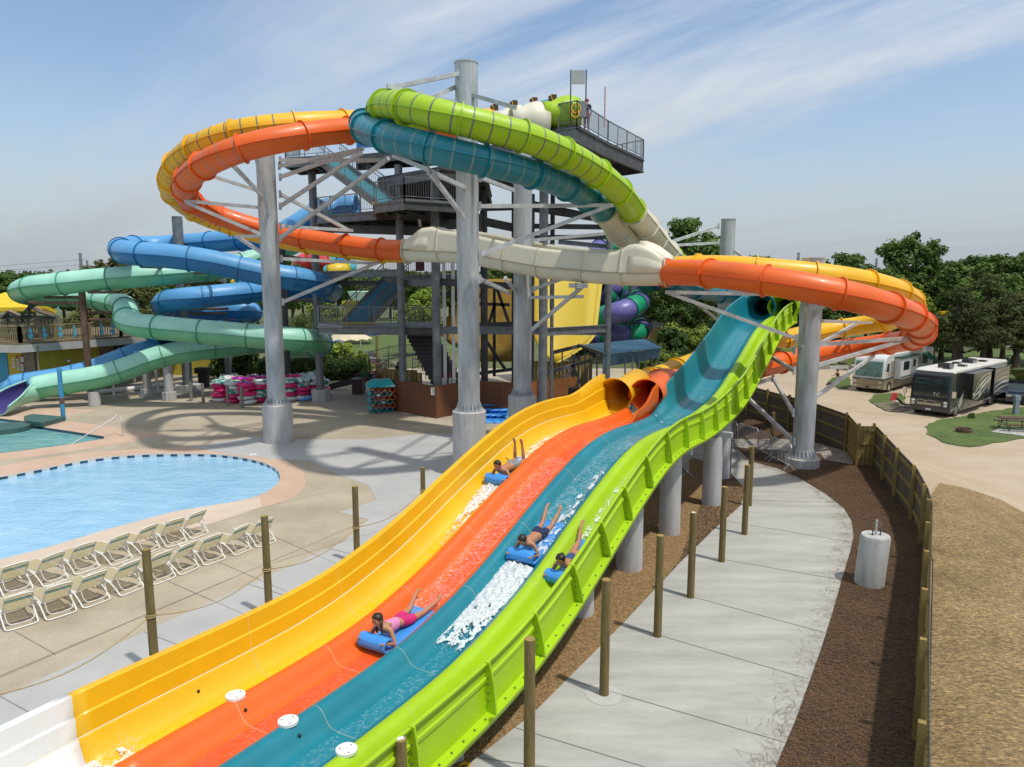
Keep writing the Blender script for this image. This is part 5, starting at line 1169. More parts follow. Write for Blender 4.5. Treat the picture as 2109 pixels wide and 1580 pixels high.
for (bx_, by_, tx, ty), lb in zip(RP, rl):
    p = G(bx_, by_); h = 2.2
    for _ in range(8):
        q = p+V(0, 0, h); f = q.y*cP-(q.z-H)*sP; u = q.y*sP+(q.z-H)*cP; y = CY-FPX*u/f; h += (y-ty)/FPX*f
    t = tpost(lb, p, min(h, 2.7), .088)
    if 'tag' in lb: MB().box(p+V(0, 0, min(h, 2.7)+.01), (.09, .06, .006), .4).build('paper_tag', WH, t)
sheet('post_grout', [G(1244, 1432).xy+Vector((math.cos(i*.5)*.36, math.sin(i*.5)*.36)) for i in range(12)], mk('pale_grout', (.43, .43, .4), .9, gen='World'), .018, kind='structure')
# bare footing in the mulch
p = G(1793, 1205); t = thing('bare_footing', 'slightly tilted round concrete footing with bolts standing in the pine straw', 'footing', p)
mb = MB(); tl = V(.09, 0.0, 1.42); c0 = p+V(0, .1, -.1); n = 44
rw = [[c0+tl*q+V(rr*math.cos(2*math.pi*i/n), rr*math.sin(2*math.pi*i/n), (dz)) for i in range(n)] for q, rr, dz in ((0, .36, 0), (.96, .36, 0), (1, .335, .0), (1., 0.001, .01))]
mb.sweep(rw, closed=True).build('drum', CONC, t, smooth=40)
c1_ = c0+tl; MB().cyl(c1_, c1_+V(0, 0, .4), .028, n=10).build('conduit', GALVL, t, smooth=40)
for dx in (-.1, .1): mb = MB(); mb.cyl(c1_+V(dx, -.03, 0), c1_+V(dx, -.03, .17), .013, n=8); mb.cyl(c1_+V(dx, -.03, .0), c1_+V(dx, -.03, .03), .03, n=6); mb.cyl(c1_+V(dx, -.03, .1), c1_+V(dx, -.03, .13), .026, n=6); mb.build('anchor_bolt', DARK, t)
MB().tube(spline([c1_+V(.02, 0, .38), c1_+V(.12, -.02, .3), c1_+V(.12, 0, .2), c1_+V(.04, 0, .24), c1_+V(.05, 0, .3)], .03), .004, 4).build('wire', mk('pink_wire', (.5, .3, .28), .5), t)
# mount box at lower middle
p = G(925, 1590); t = thing('junction_box', 'pale concrete end block with a steel plate at the foot of the lime wall', 'block', p); MB().box(p+V(-.25, .3, .35), (.8, .5, .7), .5).build('block', CONC, t); MB().box(p+V(-.2, .3, .712), (.3, .16, .02), .5).build('plate', GALVL, t)
p = G(955, 1585); t = thing('cable_coil', 'small coil of yellow cable on the gravel at the bottom', 'cable', p); mb = MB(); mb.torus(p+V(0, 0, .03), .09, .012); mb.torus(p+V(.02, .02, .05), .08, .012); mb.build('coil', MATS['yellow_hose'], t)
# small deck posts
for i, (x, yt, yb) in enumerate(((394, 787, 826), (419, 790, 829), (470, 794, 836), (499, 797, 840), (608, 784, 821))):
    p = G(x, yb); t = thing('bollard', '%s of the short grey timber bollards by the inner tubes, from the left' % ordn[i], 'bollard', p, 'short grey bollards'); MB().cyl(p, p+V(0, 0, (yb-yt)/FPX*p.y*1.02), .11, .1, n=10).build('stake', mk('grey_weathered_wood', (.22, .2, .17), .9, var=.3, vs=5, stretch=(3, 3, .5)), t, smooth=40)
for i, (x, yt, yb) in enumerate(((235, 791, 816), (326, 784, 809), (427, 769, 790), (277, 768, 788), (322, 762, 786))):
    p = G(x, yb); t = thing('bollard', '%s of the thin white bollards below the mint flume, from the left' % ordn[[0, 3, 4, 1, 2][i]], 'bollard', p, 'white bollards'); MB().cyl(p, p+V(0, 0, (yb-yt)/FPX*p.y), .09, n=10).build('stake', WH, t, smooth=40); MB().sphere(p+V(0, 0, (yb-yt)/FPX*p.y), .1).build('cap', WH, t, smooth=60)
p = G(131, 864); t = thing('blue_post', 'tall thin sky blue post at the splash pool edge', 'post', p); MB().cyl(p, p+V(0, 0, 2.95), .12, n=16).build('pole', mk('sky_blue_paint', (.05, .28, .5), .5, var=.2, vs=3), t, smooth=40); MB().cyl(p+V(0, 0, .9), p+V(0, 0, 1.25), .123, n=16).build('worn_band', RUST, t, smooth=40)
p = G(252, 898); t = thing('handrail', 'bent stainless grab rail sloping into the splash pool', 'handrail', p); MB().tube(spline([G(253, 898), G(253, 898)+V(0, 0, .85), G(249, 895)+V(-.1, 0, 1.02), W(235, 866, G(235, 898).y)+V(-.2, 0, 0), G(147, 911)+V(0, 0, -.1)], .12), .03, 8).build('rail', GALVL, t, smooth=60)
t = thing('foam_step', 'flat dark green rectangular pad at the splash pool rim', 'pad', G(90, 868)); mb = MB(); mb.prism([G(x, y).xy for x, y in ((50, 866), (68, 861), (135, 867), (88, 880), (56, 876))], .004, .25); GPAD = mk('dark_green_vinyl', (.045, .11, .1), .5, var=.1); mb.build('pad', GPAD, t)
t = thing('lily_pad', 'round dark green float lying in the splash pool at the left edge', 'float', G(10, 882)); mb = MB(); c = G(12, 882); mb.cyl(c+V(0, 0, -.2), c+V(0, 0, .12), 1.15, n=30); mb.build('float', GPAD, t, smooth=40)
t = thing('skimmer_lid', 'small white skimmer lid on the salmon pool surround', 'lid', G(521, 937)); MB().box(G(521, 937)+V(0, 0, .01), (.3, .25, .012), .3).build('lid', WH, t)
t = thing('depth_marker', 'small white tile with the figure 1 on the far pool wall', 'sign', G(312, 940)); q = V(G(312, 934.5).x, G(312, 934.5).y-.03, -.07); MB().box(q, (.2, .02, .13)).build('tile', TW, t); MB().box(q-V(0, .012, 0), (.02, .01, .09)).build('numeral', INK, t)
# ================================================================ INNER TUBES
IW = mk('white_vinyl_print', (.03, .3, .24), .35, vs=2.4, col2=(.66, .68, .68), ramp=(.42, .46), detail=1); IP = mk('hot_pink_vinyl', (.62, .01, .12), .35, vs=1.6, col2=(.68, .015, .16), detail=1); IM = mk('pink_purple_vinyl', (.2, .02, .35), .35, vs=2.4, col2=(.7, .02, .2), ramp=(.42, .46), detail=1)
protos = {}
for k, m in (('w', IW), ('p', IP), ('m', IM)):
    mb = MB(); mb.torus((0, 0, .15), .39, .165, 28, 10, sq=.88); o = mb.build('inner_tube', m, None, smooth=80); tag(o, 'x', 'inner tube', 'inner tubes piled on the deck'); 
    hd = MB(); hd.tube(spline([V(.34, -.1, .28), V(.36, -.08, .36), V(.36, .08, .36), V(.34, .1, .28)], .03), .016, 6); h_ = hd.build('handle', WH, None); h_.parent = o
    hd2 = h_.copy(); COL.objects.link(hd2); hd2.parent = o; hd2.rotation_euler = (0, 0, math.pi)
    protos[k] = [o, False]
LBL = {'w': 'white inner tube with green print lying in the pile behind the left steel column', 'p': 'plain hot pink inner tube lying in the pile behind the left steel column', 'm': 'pink inner tube with purple print lying in the pile behind the left steel column'}
stacks = [(457, 826, 'wpppw'), (482, 829, 'ppwww'), (510, 832, 'wwppm'), (534, 828, 'pwwpw'), (560, 826, 'ppwpm'), (597, 824, 'wpwpw'), (621, 822, 'wppww'), (644, 818, 'pppww'), (664, 815, 'ppww'), (470, 818, 'ppwww'), (497, 819, 'wppmm'), (524, 818, 'ppppm'), (550, 817, 'wppmm'), (580, 816, 'ppwpp'), (608, 814, 'pwpmp'), (632, 811, 'wppww'), (655, 808, 'ppwww'), (515, 811, 'pppp'), (540, 810, 'pmpp'), (490, 811, 'wwww')]
random.seed(3)
for x, y, cs in stacks:
    b = G(x, y)
    for i, ch_ in enumerate(cs[::-1] if False else cs):
        pos = b+V(random.uniform(-.1, .1), random.uniform(-.1, .1), .288*i); rz = (random.uniform(-.05, .05), random.uniform(-.06, .06), random.uniform(0, 6))
        pr = protos[ch_]
        if not pr[1]: pr[1] = True; o = pr[0]; o['label'] = LBL[ch_]; place(o, pos, rz)
        else: o = copy_tree(pr[0], pos, rz, 1, LBL[ch_])
# ================================================================ BROWN FENCE, MAT RACK, SMALL THINGS
def bfence(t, a, b, h, mat, bw=.14, name='board_panel', pick=True, z0_=0):
    a = V(a.x, a.y, z0_); b = V(b.x, b.y, z0_); L = (b-a).length; n = max(1, round(L/bw)); mb = MB(); d = (b-a).normalized()
    ang = math.atan2(d.y, d.x)
    for i in range(n):
        p = a.lerp(b, (i+.5)/n); w = L/n*.94; c = .03 if pick else 0; q = V(-d.y, d.x, 0)*.01; hh = h
        pr = [p-d*w/2, p+d*w/2, p+d*w/2+V(0, 0, hh-c), p+d*w/3+V(0, 0, hh), p-d*w/3+V(0, 0, hh), p-d*w/2+V(0, 0, hh-c)]
        mb.add([x-q for x in pr]+[x+q for x in pr], [(0, 1, 2, 3, 4, 5), (11, 10, 9, 8, 7, 6)]+[(k, (k+1) % 6, 6+(k+1) % 6, 6+k) for k in range(6)])
    return mb.build(name, mat, t)
bf = thing('brown_fence', 'chocolate brown board fence enclosing the foot of the tower', 'fence', G(850, 850))
fa, fb, fc, fd, fe = G(772, 838), G(899, 862), G(946, 853), G(988, 843), G(1060, 846)
fhh = W(899, 795, G(899, 862).y).z
bfence(bf, fa, fb, fhh, BROWN); bfence(bf, fb, fd, fhh, BROWN); bfence(bf, fd, fe, fhh*.93, BROWN)
bfence(bf, fa, G(770, 815)+V(0, 1.5, 0), fhh, BROWN)
q = W(894, 806, G(894, 861).y-.1); sg_ = MB().box(q, (.36, .02, .42), .35).build('notice_sign', SIGNW, bf)
def text(s, size, mat, parent, loc, rot, name='lettering'):
    cu = bpy.data.curves.new(name, 'FONT'); cu.body = s; cu.size = size; cu.align_x = 'CENTER'; cu.align_y = 'CENTER'; cu.extrude = .002; cu.materials.append(mat)
    o = bpy.data.objects.new(name, cu); COL.objects.link(o)
    dg = bpy.context.evaluated_depsgraph_get(); me = bpy.data.meshes.new_from_object(o.evaluated_get(dg)); bpy.data.objects.remove(o)
    o = bpy.data.objects.new(name, me); COL.objects.link(o); o.parent = parent; o.location = V(*loc)-parent.matrix_basis.translation; o.rotation_euler = rot; return o
text('RETURN\nYOUR MATS\nHERE', .06, INK, bf, q+V(.01, -.025, 0), (math.pi/2, 0, .35)) if False else None
mb = MB()
for i, w in enumerate((.2, .26, .18, .24, .16, .2)): mb.box(q+V(-.004, -.014, .15-.058*i), (w, .01, .022), .35)
mb.build('sign_lines', INK, bf, kind='stuff')
pf = thing('picket_fence', 'orange brown scalloped picket fence right of the brown one', 'fence', G(1110, 840)); bfence(pf, G(1060, 850)+V(0, .5, 0), G(1190, 832)+V(0, .5, 0), 1.7, mk('cedar_stain', (.26, .1, .03), .8, var=.2), .18)
gf = thing('timber_fence', 'rough greenish timber fence inside the tower foot', 'fence', G(800, 800)); bfence(gf, W(778, 810, 46)-V(0, 0, 0), W(860, 815, 45), 2.2, WOODF, .3, pick=False); bfence(gf, W(850, 800, 44.5), W(870, 800, 44.5), 2.1, WOODF, .2, pick=False)
yf = thing('timber_fence', 'yellowish plank fence beyond the yellow wall slide', 'fence', G(1160, 790)); bfence(yf, V(W(1195, 760, 52).x, 52, 0), V(W(1220, 760, 52).x, 52, 0), 2.4, WOODF, .3, pick=False); bfence(yf, V(W(1100, 760, 53).x, 53, 0), V(W(1195, 760, 53).x, 53, 0), 1.9, WOODF, .3, pick=False)
yf = thing('board_fence', 'low mustard plank fence by the violet tubes in front of the trees', 'fence', V(W(1340, 680, 80).x, 80, 0)); bfence(yf, V(W(1315, 700, 78).x, 78, 0), V(W(1452, 690, 88).x, 88, 0), 2.6, WOODF, .4, pick=False)
# honeycomb mat rack
rk = thing('mat_rack', 'honeycomb rack of orange and teal hexagon tubes with a teal hipped lid', 'rack', G(782, 848)); c = G(782, 850)+V(0, .4, 0); HO = mk('orange_plastic', (.6, .13, .02), .5); HT_ = mk('turquoise_plastic', (.02, .33, .37), .5)
for r_ in range(6):
    n = 4 if r_ % 2 else 3; 
    for i in range(4):
        x = (i-1.5)*.36+(.18 if r_ % 2 else 0)-.05; z = .18+r_*.235; m = HO if (r_ % 2 == 1) else HT_
        if r_ == 5: m = HO
        rot = Matrix.Rotation(.35, 3, 'Z'); mb = MB(); rw = []
        for yy, q_ in ((-.45, .15), (.45, .15), (.45, .175), (-.45, .175), (-.45, .15)): rw.append([c+rot@V(x+q_*math.cos(math.pi/3*k+math.pi/6), yy, z+q_*math.sin(math.pi/3*k+math.pi/6)) for k in range(6)])
        mb.sweep(rw, closed=True).build('hexagon_tube', m, rk, fix=True)
rot = Matrix.Rotation(.35, 3, 'Z'); mb = MB(); z = 1.55
lo = [c+rot@V(x, y, z) for x, y in ((-.85, -.5), (.85, -.5), (.85, .5), (-.85, .5))]; hi = [c+rot@V(x, y, z+.42) for x, y in ((-.5, -.15), (.62, -.15), (.62, .2), (-.5, .2))]
mb.add(lo+hi, [(0, 1, 5, 4), (1, 2, 6, 5), (2, 3, 7, 6), (3, 0, 4, 7), (4, 5, 6, 7), (3, 2, 1, 0)]); mb.build('lid', HT_, rk)
for i, (dx, z) in enumerate(((-.55, 1.35), (-.2, 1.1), (.2, 1.35), (-.6, .9), (.1, .65), (.55, 1.1), (-.3, .6))):
    t = thing('shoe', 'trainer or sandal stuffed in a honeycomb rack opening', 'shoe', c+rot@V(dx, -.5, z), 'footwear kept in the honeycomb rack'); MB().sphere(c+rot@V(dx, -.47, z-.03), (.1, .14, .07), 8, 5).build('upper', (BLK, SIGNW, TIM)[i % 3], t, smooth=60)
# blue folded mats beside the drum
random.seed(11)
for i in range(9):
    c = G(1005+(i % 3)*18, 868-(i//3)*11)+V(0, 0, .04+.0*i); a = .3+random.uniform(-.3, .3)
    t = thing('foam_mat', 'blue foam sliding mat in the heap beside the tallest column drum', 'mat', c, 'blue mats heaped by the column'); mb = MB(); R_ = Matrix.Rotation(a, 3, 'Z')
    rows = [[c+R_@V(sx*.3, y, zz) for sx in (-1, -.4, .4, 1)] for y, zz in ((-.55, 0), (-.2, .02), (.1, .1), (.35, .03), (.5, .14), (.42, .24), (.3, .2))]
    mb.sweep(rows); o = mb.build('sheet', BLUEF, t, smooth=60); o.modifiers.new('s', 'SOLIDIFY').thickness = .05
for x, y, lb in ((632, 826, 'rolled blue mat leaning by the tower column footing, left side'), (672, 824, 'blue mat corner showing right of the tower column footing')):
    c = G(x, y)+V(0, 0, .15); t = thing('foam_mat', lb, 'mat', c); MB().beam(c-V(.35, .1, .08), c+V(.3, .1, .12), .35, .12).build('sheet', BLUEF, t)
t = thing('waste_bin', 'square dark maroon litter bin beside the person in green', 'bin', G(736, 812)); c = G(736, 812); MB().box(c+V(0, .4, .5), (.75, .75, 1.)).build('body', mk('maroon_plastic', (.05, .015, .015), .5), t); MB().box(c+V(0, .4, 1.03), (.8, .8, .07)).build('lid', MATS['maroon_plastic'], t)
for x, y, Y, lb in ((696, 742, 62, 'grey domed litter bin left of the round bushes'), (759, 727, 66, 'grey domed litter bin by the picnic tables')):
    c = V(W(x, y, Y).x, Y, 0); z = W(x, y+4, Y).z; t = thing('waste_bin', lb, 'bin', c); g_ = mk('pale_grey_plastic', (.36, .37, .37), .5); MB().cyl(c, V(c.x, Y, z), .38, n=16).build('body', g_, t, smooth=40); MB().sphere((c.x, Y, z), (.42, .42, .42), 14, 8).build('dome_lid', g_, t, smooth=60); MB().box((c.x, Y-.38, z+.12), (.4, .12, .18)).build('slot', BLK, t)
t = thing('black_bin', 'black lidded waste bin at the tower side of the grey post', 'bin', G(411, 800)); c = G(411, 800)+V(0, .8, 0); MB().box(c+V(0, 0, .6), (.6, .6, 1.2)).build('body', BLK, t); MB().box(c+V(0, 0, 1.25), (1.0, .8, .4)).build('lid', BLK, t)
pb = thing('pump_pipework', 'white valves and red tipped pipes inside the brown fence', 'pipes', (W(925, 780, 42.3).x, 42.3, 0))
for x in (913, 927, 934, 945):
    c = W(x, 782, 42.0); MB().cyl(c-V(0, 0, .7), c+V(0, 0, .1), .08, n=8).build('valve', WH, pb); MB().box(c+V(0, 0, .25), (.08, .08, .3)).build('valve_handle', SIGNR, pb)
# crowd barriers
def barrier(label, a, b, h=1.1):
    t = thing('crowd_barrier', label, 'barrier', a, 'steel crowd barriers under the slide'); a, b = Vector(a), Vector(b); d = (b-a); u = V(0, 0, 1); ln = d.normalized()
    P = [a+u*.22, a+u*(h-.12), a+ln*.1+u*h, b-ln*.1+u*h, b+u*(h-.12), b+u*.22]
    MB().tube(P, .02, 6).build('frame', GALVL, t, smooth=60); MB().tube([P[0], P[-1]], .016, 6).build('lower_rail', GALVL, t)
    n = round(d.length/.12); mb = MB()
    for i in range(1, n): p = a.lerp(b, i/n); mb.cyl(p+u*.22, p+u*h, .008, n=5)
    mb.build('bars', GALVL, t)
    s = V(-ln.y, ln.x, 0)*.25
    for p in (a.lerp(b, .08), a.lerp(b, .92)): MB().tube([p-s, p-s*.8+u*.04, p+u*.25, p+s*.8+u*.04, p+s], .015, 5).build('foot', GALVL, t)
bb_ = [(1511, 917), (1519, 917), (1560, 936), (1588, 952), (1632, 973)]
barrier('crowd barrier partly hidden behind the tall concrete pillar', G(1500, 912), G(1517, 917)); barrier('crowd barrier, leftmost full one right of the tall pillar', G(1520, 918), G(1560, 932)); barrier('crowd barrier, middle one of three between pillar and right column', G(1561, 933), G(1588, 949)); barrier('crowd barrier touching the right steel column footing', G(1589, 950), G(1628, 970))
barrier('crowd barrier seen between two concrete pillars below the lime wall', G(1395, 960), G(1418, 985))
# ================================================================ RIGHT FENCE
rf = thing('park_fence', 'long grey board fence with yellowish posts curving round the pine straw bed', 'fence', (*FP[8], 0))
def pt(i): return V(FP[i].x, FP[i].y, 0)
secs_ = [(0, 1), (1, 2), (2, 3), (3, 4), (4, 5), (5, 6), (6, 7), (7, 8), (8, 9), (9, 10), (10, 11), (11, 12), (12, 13), (13, 14), (14, 15), (15, 16)]
ext = V(near.x, near.y, 0)
pn = [pt(i) for i in range(len(FP))]+[pt(len(FP)-1).lerp(ext, .12)]
far2 = V(far.x, far.y, 0); pn = [far2.lerp(pn[0], .6)]+pn
for i, (a, b) in enumerate(zip(pn, pn[1:])):
    gate = i in (3, 4)
    bfence(rf, a, b, FH-.02, WOODF if gate else WOODG, .14, 'gate_boards' if gate else 'board_panel')
    d = (b-a).normalized(); inn = V(-d.y, d.x, 0)
    inn = inn if sdist(*(a.lerp(b, .5)+inn*.3).xy) < 0 else -inn
    for z in (.3, .95, 1.55):
        MB().beam(a+inn*.03+V(0, 0, z), b+inn*.03+V(0, 0, z), .04, .09).build('rail', WOODF if (gate or i > 5) else WOODF, rf)
    n = max(1, round((b-a).length/2.3))
    for k in range(n): p = a.lerp(b, k/n)+inn*.1; MB().box(p+V(0, 0, (FH+.1)/2), (.1, .1, FH+.1), math.atan2(d.y, d.x)).build('post', WOODF, rf)
    if i > 5:
        pass
# ================================================================ TREES
from mathutils import noise as MN
def leafmat(name, a, b):
    m = mk(name, a, .75, vs=.9, col2=b, detail=3, spec=.25); nt = m.node_tree; N = nt.nodes; L = nt.links; bs = N['Principled BSDF']
    oi = N.new('ShaderNodeObjectInfo'); mr = N.new('ShaderNodeMapRange'); mr.inputs[3].default_value = .75; mr.inputs[4].default_value = 1.3; L.new(oi.outputs['Random'], mr.inputs[0])
    prev = bs.inputs['Base Color'].links[0].from_socket; vm = N.new('ShaderNodeVectorMath'); vm.operation = 'SCALE'; L.new(prev, vm.inputs[0]); L.new(mr.outputs[0], vm.inputs['Scale']); L.new(vm.outputs[0], bs.inputs['Base Color'])
    tl = N.new('ShaderNodeBsdfTranslucent'); L.new(vm.outputs[0], tl.inputs[0]); mx = N.new('ShaderNodeMixShader'); mx.inputs[0].default_value = .25
    out = N['Material Output']; L.new(bs.outputs[0], mx.inputs[1]); L.new(tl.outputs[0], mx.inputs[2]); L.new(mx.outputs[0], out.inputs[0]); return m
LF = {'oak': leafmat('oak_leaves', (0.051, 0.096, 0.020), (0.138, 0.210, 0.043)), 'bright': leafmat('bright_leaves', (0.109, 0.167, 0.020), (0.246, 0.319, 0.043)), 'magnolia': leafmat('magnolia_leaves', (0.051, 0.072, 0.020), (0.160, 0.160, 0.051)),
      'pine': leafmat('pine_needles_green', (0.046, 0.072, 0.020), (0.123, 0.145, 0.041)), 'willow': leafmat('willow_leaves', (0.102, 0.145, 0.043), (0.217, 0.261, 0.087)), 'hedge': leafmat('hedge_leaves', (0.032, 0.065, 0.017), (0.087, 0.145, 0.036)), 'far': leafmat('distant_leaves', (0.058, 0.102, 0.043), (0.123, 0.181, 0.065))}
LF['willow2'] = leafmat('light_shrub_leaves', (.15, .22, .03), (.3, .38, .07))
BARK = mk('bark', (.09, .07, .05), .95, var=.4, vs=4, stretch=(3, 3, .5), bump=.5, bs=12)
def leaves(mb, c, r, n, s, droop=0., flat=1., rng=random):
    for _ in range(n):
        d = V(rng.gauss(0, 1), rng.gauss(0, 1), rng.gauss(0, 1)).normalized(); q = rng.random()**.45
        p = c+V(d.x*r[0], d.y*r[1], d.z*r[2])*q
        nrm = (d+V(rng.uniform(-1, 1), rng.uniform(-1, 1), rng.uniform(-.2, 1.2))*.8).normalized(); a, b = frame(nrm)
        an = rng.uniform(0, 6.28); u = a*math.cos(an)+b*math.sin(an); w = nrm.cross(u); k = s*rng.uniform(.6, 1.35)
        if droop: u = (u*.3+V(0, 0, -1)).normalized(); w = nrm.cross(u); 
        mb.add([p-u*k*(1+droop), p-w*k*.6, p+u*k*(1+droop), p+w*k*.6], [(0, 1, 2, 3)])
def tree(name, mat, blobs, trunk, n, s, seed, limbs=5, droop=0., sub=9, subr=.38):
    rng = random.Random(seed); t = thing(name, 'x', 'tree'); mb = MB(); P, r = trunk
    mb.tube(spline([V(*p) for p in P], .5), lambda q: r*(1-.65*q), 8, cap=False)
    top = Vector(P[-1]); st = Vector(P[max(0, len(P)-2)])
    for i in range(limbs):
        c, rr = blobs[i % len(blobs)]; c = Vector(c)+V(rng.uniform(-.5, .5)*rr[0], rng.uniform(-.5, .5)*rr[1], rng.uniform(-.3, .4)*rr[2]); b0 = st.lerp(top, rng.random())
        mb.tube(spline([b0, b0.lerp(c, .5)+V(0, 0, -.1*rr[2]), c], .6), lambda q: r*.42*(1-.8*q), 6, cap=False)
    mb.build('trunk', BARK, t, smooth=60)
    mb = MB(); tot = sum(b[1][0]*b[1][1]+b[1][0]*b[1][2] for b in blobs)
    for c, rr in blobs:
        m = int(n*(rr[0]*rr[1]+rr[0]*rr[2])/tot)
        for k in range(sub):
            d = V(rng.gauss(0, 1), rng.gauss(0, 1), rng.gauss(0, 1)+.25).normalized(); q = rng.uniform(.45, .95)
            cc = Vector(c)+V(d.x*rr[0], d.y*rr[1], d.z*rr[2])*q; sr = subr*rng.uniform(.7, 1.3)
            leaves(mb, cc, [x*sr for x in rr], m//sub, s, droop, rng=rng)
        leaves(mb, Vector(c), [x*.8 for x in rr], m//7, s*1.2, droop, rng=rng)
    mb.build('crown', LF[mat], t); return t
# prototypes about 10 m high
PT = {
 'oak': tree('broadleaf_tree', 'oak', [((0, 0, 6.3), (3.2, 3.2, 2.6)), ((1.8, .5, 5), (2.3, 2.2, 1.8)), ((-2, -.3, 5.2), (2.2, 2.2, 1.9)), ((.3, -.5, 8.2), (2., 2., 1.6))], ([(0, 0, 0), (.1, 0, 2.5), (0, 0, 5)], .3), 9000, .17, 1, sub=16, subr=.3),
 'oak2': tree('broadleaf_tree', 'oak', [((0, 0, 7), (2.4, 2.4, 2.6)), ((1.4, .5, 4.6), (2.4, 2.2, 2.2)), ((-1.5, -.3, 4.2), (2.2, 2.2, 2.3)), ((-.9, -.5, 8), (1.3, 1.4, 1.7))], ([(0, 0, 0), (-.1, 0, 2.5), (0, 0, 5)], .28), 9000, .17, 2, sub=16, subr=.3),
 'bright': tree('bright_tree', 'bright', [((0, 0, 6), (2.9, 2.9, 3)), ((1.5, .5, 4.2), (2.3, 2.2, 2)), ((-1.7, -.3, 4.4), (2.2, 2.2, 2)), ((.6, 0, 8.3), (1.5, 1.5, 1.5))], ([(0, 0, 0), (.1, 0, 2), (0, 0, 4.6)], .25), 9000, .18, 3, sub=16, subr=.3),
 'magnolia': tree('magnolia_tree', 'magnolia', [((0, 0, 5.2), (3.4, 3.2, 4.2)), ((.2, 0, 8.3), (1.7, 1.7, 1.7)), ((-1.8, 0, 3.2), (2.2, 2.2, 2.4)), ((2, 0, 3.2), (2.2, 2.2, 2.4))], ([(0, 0, 0), (0, 0, 2), (0, 0, 6)], .3), 9500, .2, 4, sub=18, subr=.26),
 'pine': tree('cedar_tree', 'pine', [((0, 0, 5.8), (3.6, 3.4, 1.8)), ((1, .5, 7), (2.6, 2.4, 1.5)), ((-1.4, -.3, 4.9), (3.2, 2.6, 1.2)), ((2.1, 0, 4.8), (2.8, 2.4, 1.1)), ((0, 0, 8.6), (1.4, 1.4, 1.2)), ((-2.6, 0, 5.5), (1.9, 1.8, .9)), ((3., 0, 5.3), (1.7, 1.8, .9))], ([(0, 0, 0), (.1, 0, 4), (0, 0, 8.8)], .26), 13000, .11, 5, sub=20, subr=.24),
 'willow': tree('willow_tree', 'willow', [((0, 0, 5.5), (3.6, 3.4, 3.6)), ((2, 0, 4), (2, 2, 3)), ((-2, 0, 4), (2, 2, 3))], ([(0, 0, 0), (0, 0, 2), (0, 0, 5)], .3), 8000, .14, 6, droop=1.2, sub=18, subr=.28),
 'bush': tree('shrub', 'willow2', [((0, 0, 5), (4.6, 4.6, 4.6)), ((2, 0, 3), (3.6, 3.6, 3)), ((-2, 0, 3), (3.6, 3.6, 3))], ([(0, 0, 0), (0, 0, 1), (0, 0, 2)], .2), 6500, .42, 7, sub=20, subr=.3),
 'dbush': tree('shrub', 'hedge', [((0, 0, 5), (4.6, 4.6, 4.6)), ((2, 0, 3), (3.6, 3.6, 3)), ((-2, 0, 3), (3.6, 3.6, 3))], ([(0, 0, 0), (0, 0, 1), (0, 0, 2)], .2), 6500, .42, 8, sub=20, subr=.3),
 'lean': tree('leaning_oak', 'oak', [((-1.6, 0, 8.8), (2.1, 2, 1.9)), ((.6, .4, 8.4), (1.6, 1.6, 1.9)), ((2.6, .3, 7.6), (1.7, 1.4, 1.2)), ((-2.6, 0, 7), (1.8, 1.6, 1.2)), ((-.2, 0, 6.6), (2.2, 2, 1.5)), ((4.0, 0, 7.6), (1.1, 1, .9)), ((-1, 0, 5.2), (1.6, 1.6, 1.1)), ((1.5, 0, 6.2), (1.2, 1.2, 1.)), ((-.9, .2, 10.2), (1., 1., .9))], ([(0, 0, 0), (.2, 0, 2.4), (.6, 0, 4.6), (.2, 0, 7)], .34), 13000, .15, 9, limbs=12, sub=14, subr=.32),
}
used = set()
BASEZ = lambda x, y: hgt(x, y)
def plant(kind, px, top_py, Y, label, group=None, wid=1., base=None, cat='tree'):
    p = W(px, 600, Y); z = BASEZ(p.x, Y) if base is None else base; h = W(px, top_py, Y).z-z; s = h/10.2 if kind not in ('bush', 'dbush') else h/9.4
    o = PT[kind] if kind not in used else copy_tree(PT[kind]); used.add(kind)
    place(o, V(p.x, Y, z), random.uniform(-.6, .6) if kind == 'lean' else random.uniform(0, 6.28), (s*wid, s*wid, s)); o['label'] = label; o['category'] = cat
    if group: o['group'] = group
    return o
random.seed(21)
place(plant('lean', 1893, 468, 92, 'tall dark oak with open lopsided crown rising alone against the sky at right', wid=1.0), W(1893, 600, 92).xy.to_3d()+V(0, 0, -2.2), 0, 1.47)
plant('oak', 1424, 440, 80, 'dark dense tree whose crown shows between the cream tubes and the distant column', wid=.95)
plant('oak2', 1395, 545, 70, 'dark tree in front of the grey roof above the bushes', wid=.9); plant('oak', 1455, 560, 66, 'small dark tree beside the path behind the teal lane top', wid=.8)
plant('bright', 1868, 552, 78, 'bright yellow green tree behind the right hand loop', wid=1.1)
plant('pine', 2035, 548, 68, 'broad dark cedar with bare lower trunk standing above the black motorhome', wid=1.1)
plant('pine', 1975, 575, 66, 'dusky cedar left of the broad one', wid=1.1)
plant('magnolia', 245, 526, 85, 'bronze tinted magnolia top behind the upper blue flume', wid=1.2); plant('magnolia', 280, 585, 66, 'wide magnolia filling the gap between mint and blue flumes', wid=1.5); plant('magnolia', 200, 600, 68, 'magnolia behind the sun deck umbrella', wid=1.3)
plant('oak2', 195, 538, 130, 'dark green tree below the left transmission tower', wid=1.2)
plant('willow', 632, 622, 72, 'soft pale willow right of the left steel column', wid=1.2); plant('bright', 665, 590, 85, 'bright tree above the willow', wid=1.0); plant('bright', 862, 582, 75, 'bright sunlit tree seen through the middle of the tower', wid=1.0)
plant('oak', 600, 520, 95, 'dark tree top just right of the left steel column', wid=.7); plant('oak2', 735, 565, 110, 'dark tree behind the tower staircase', wid=1.1)
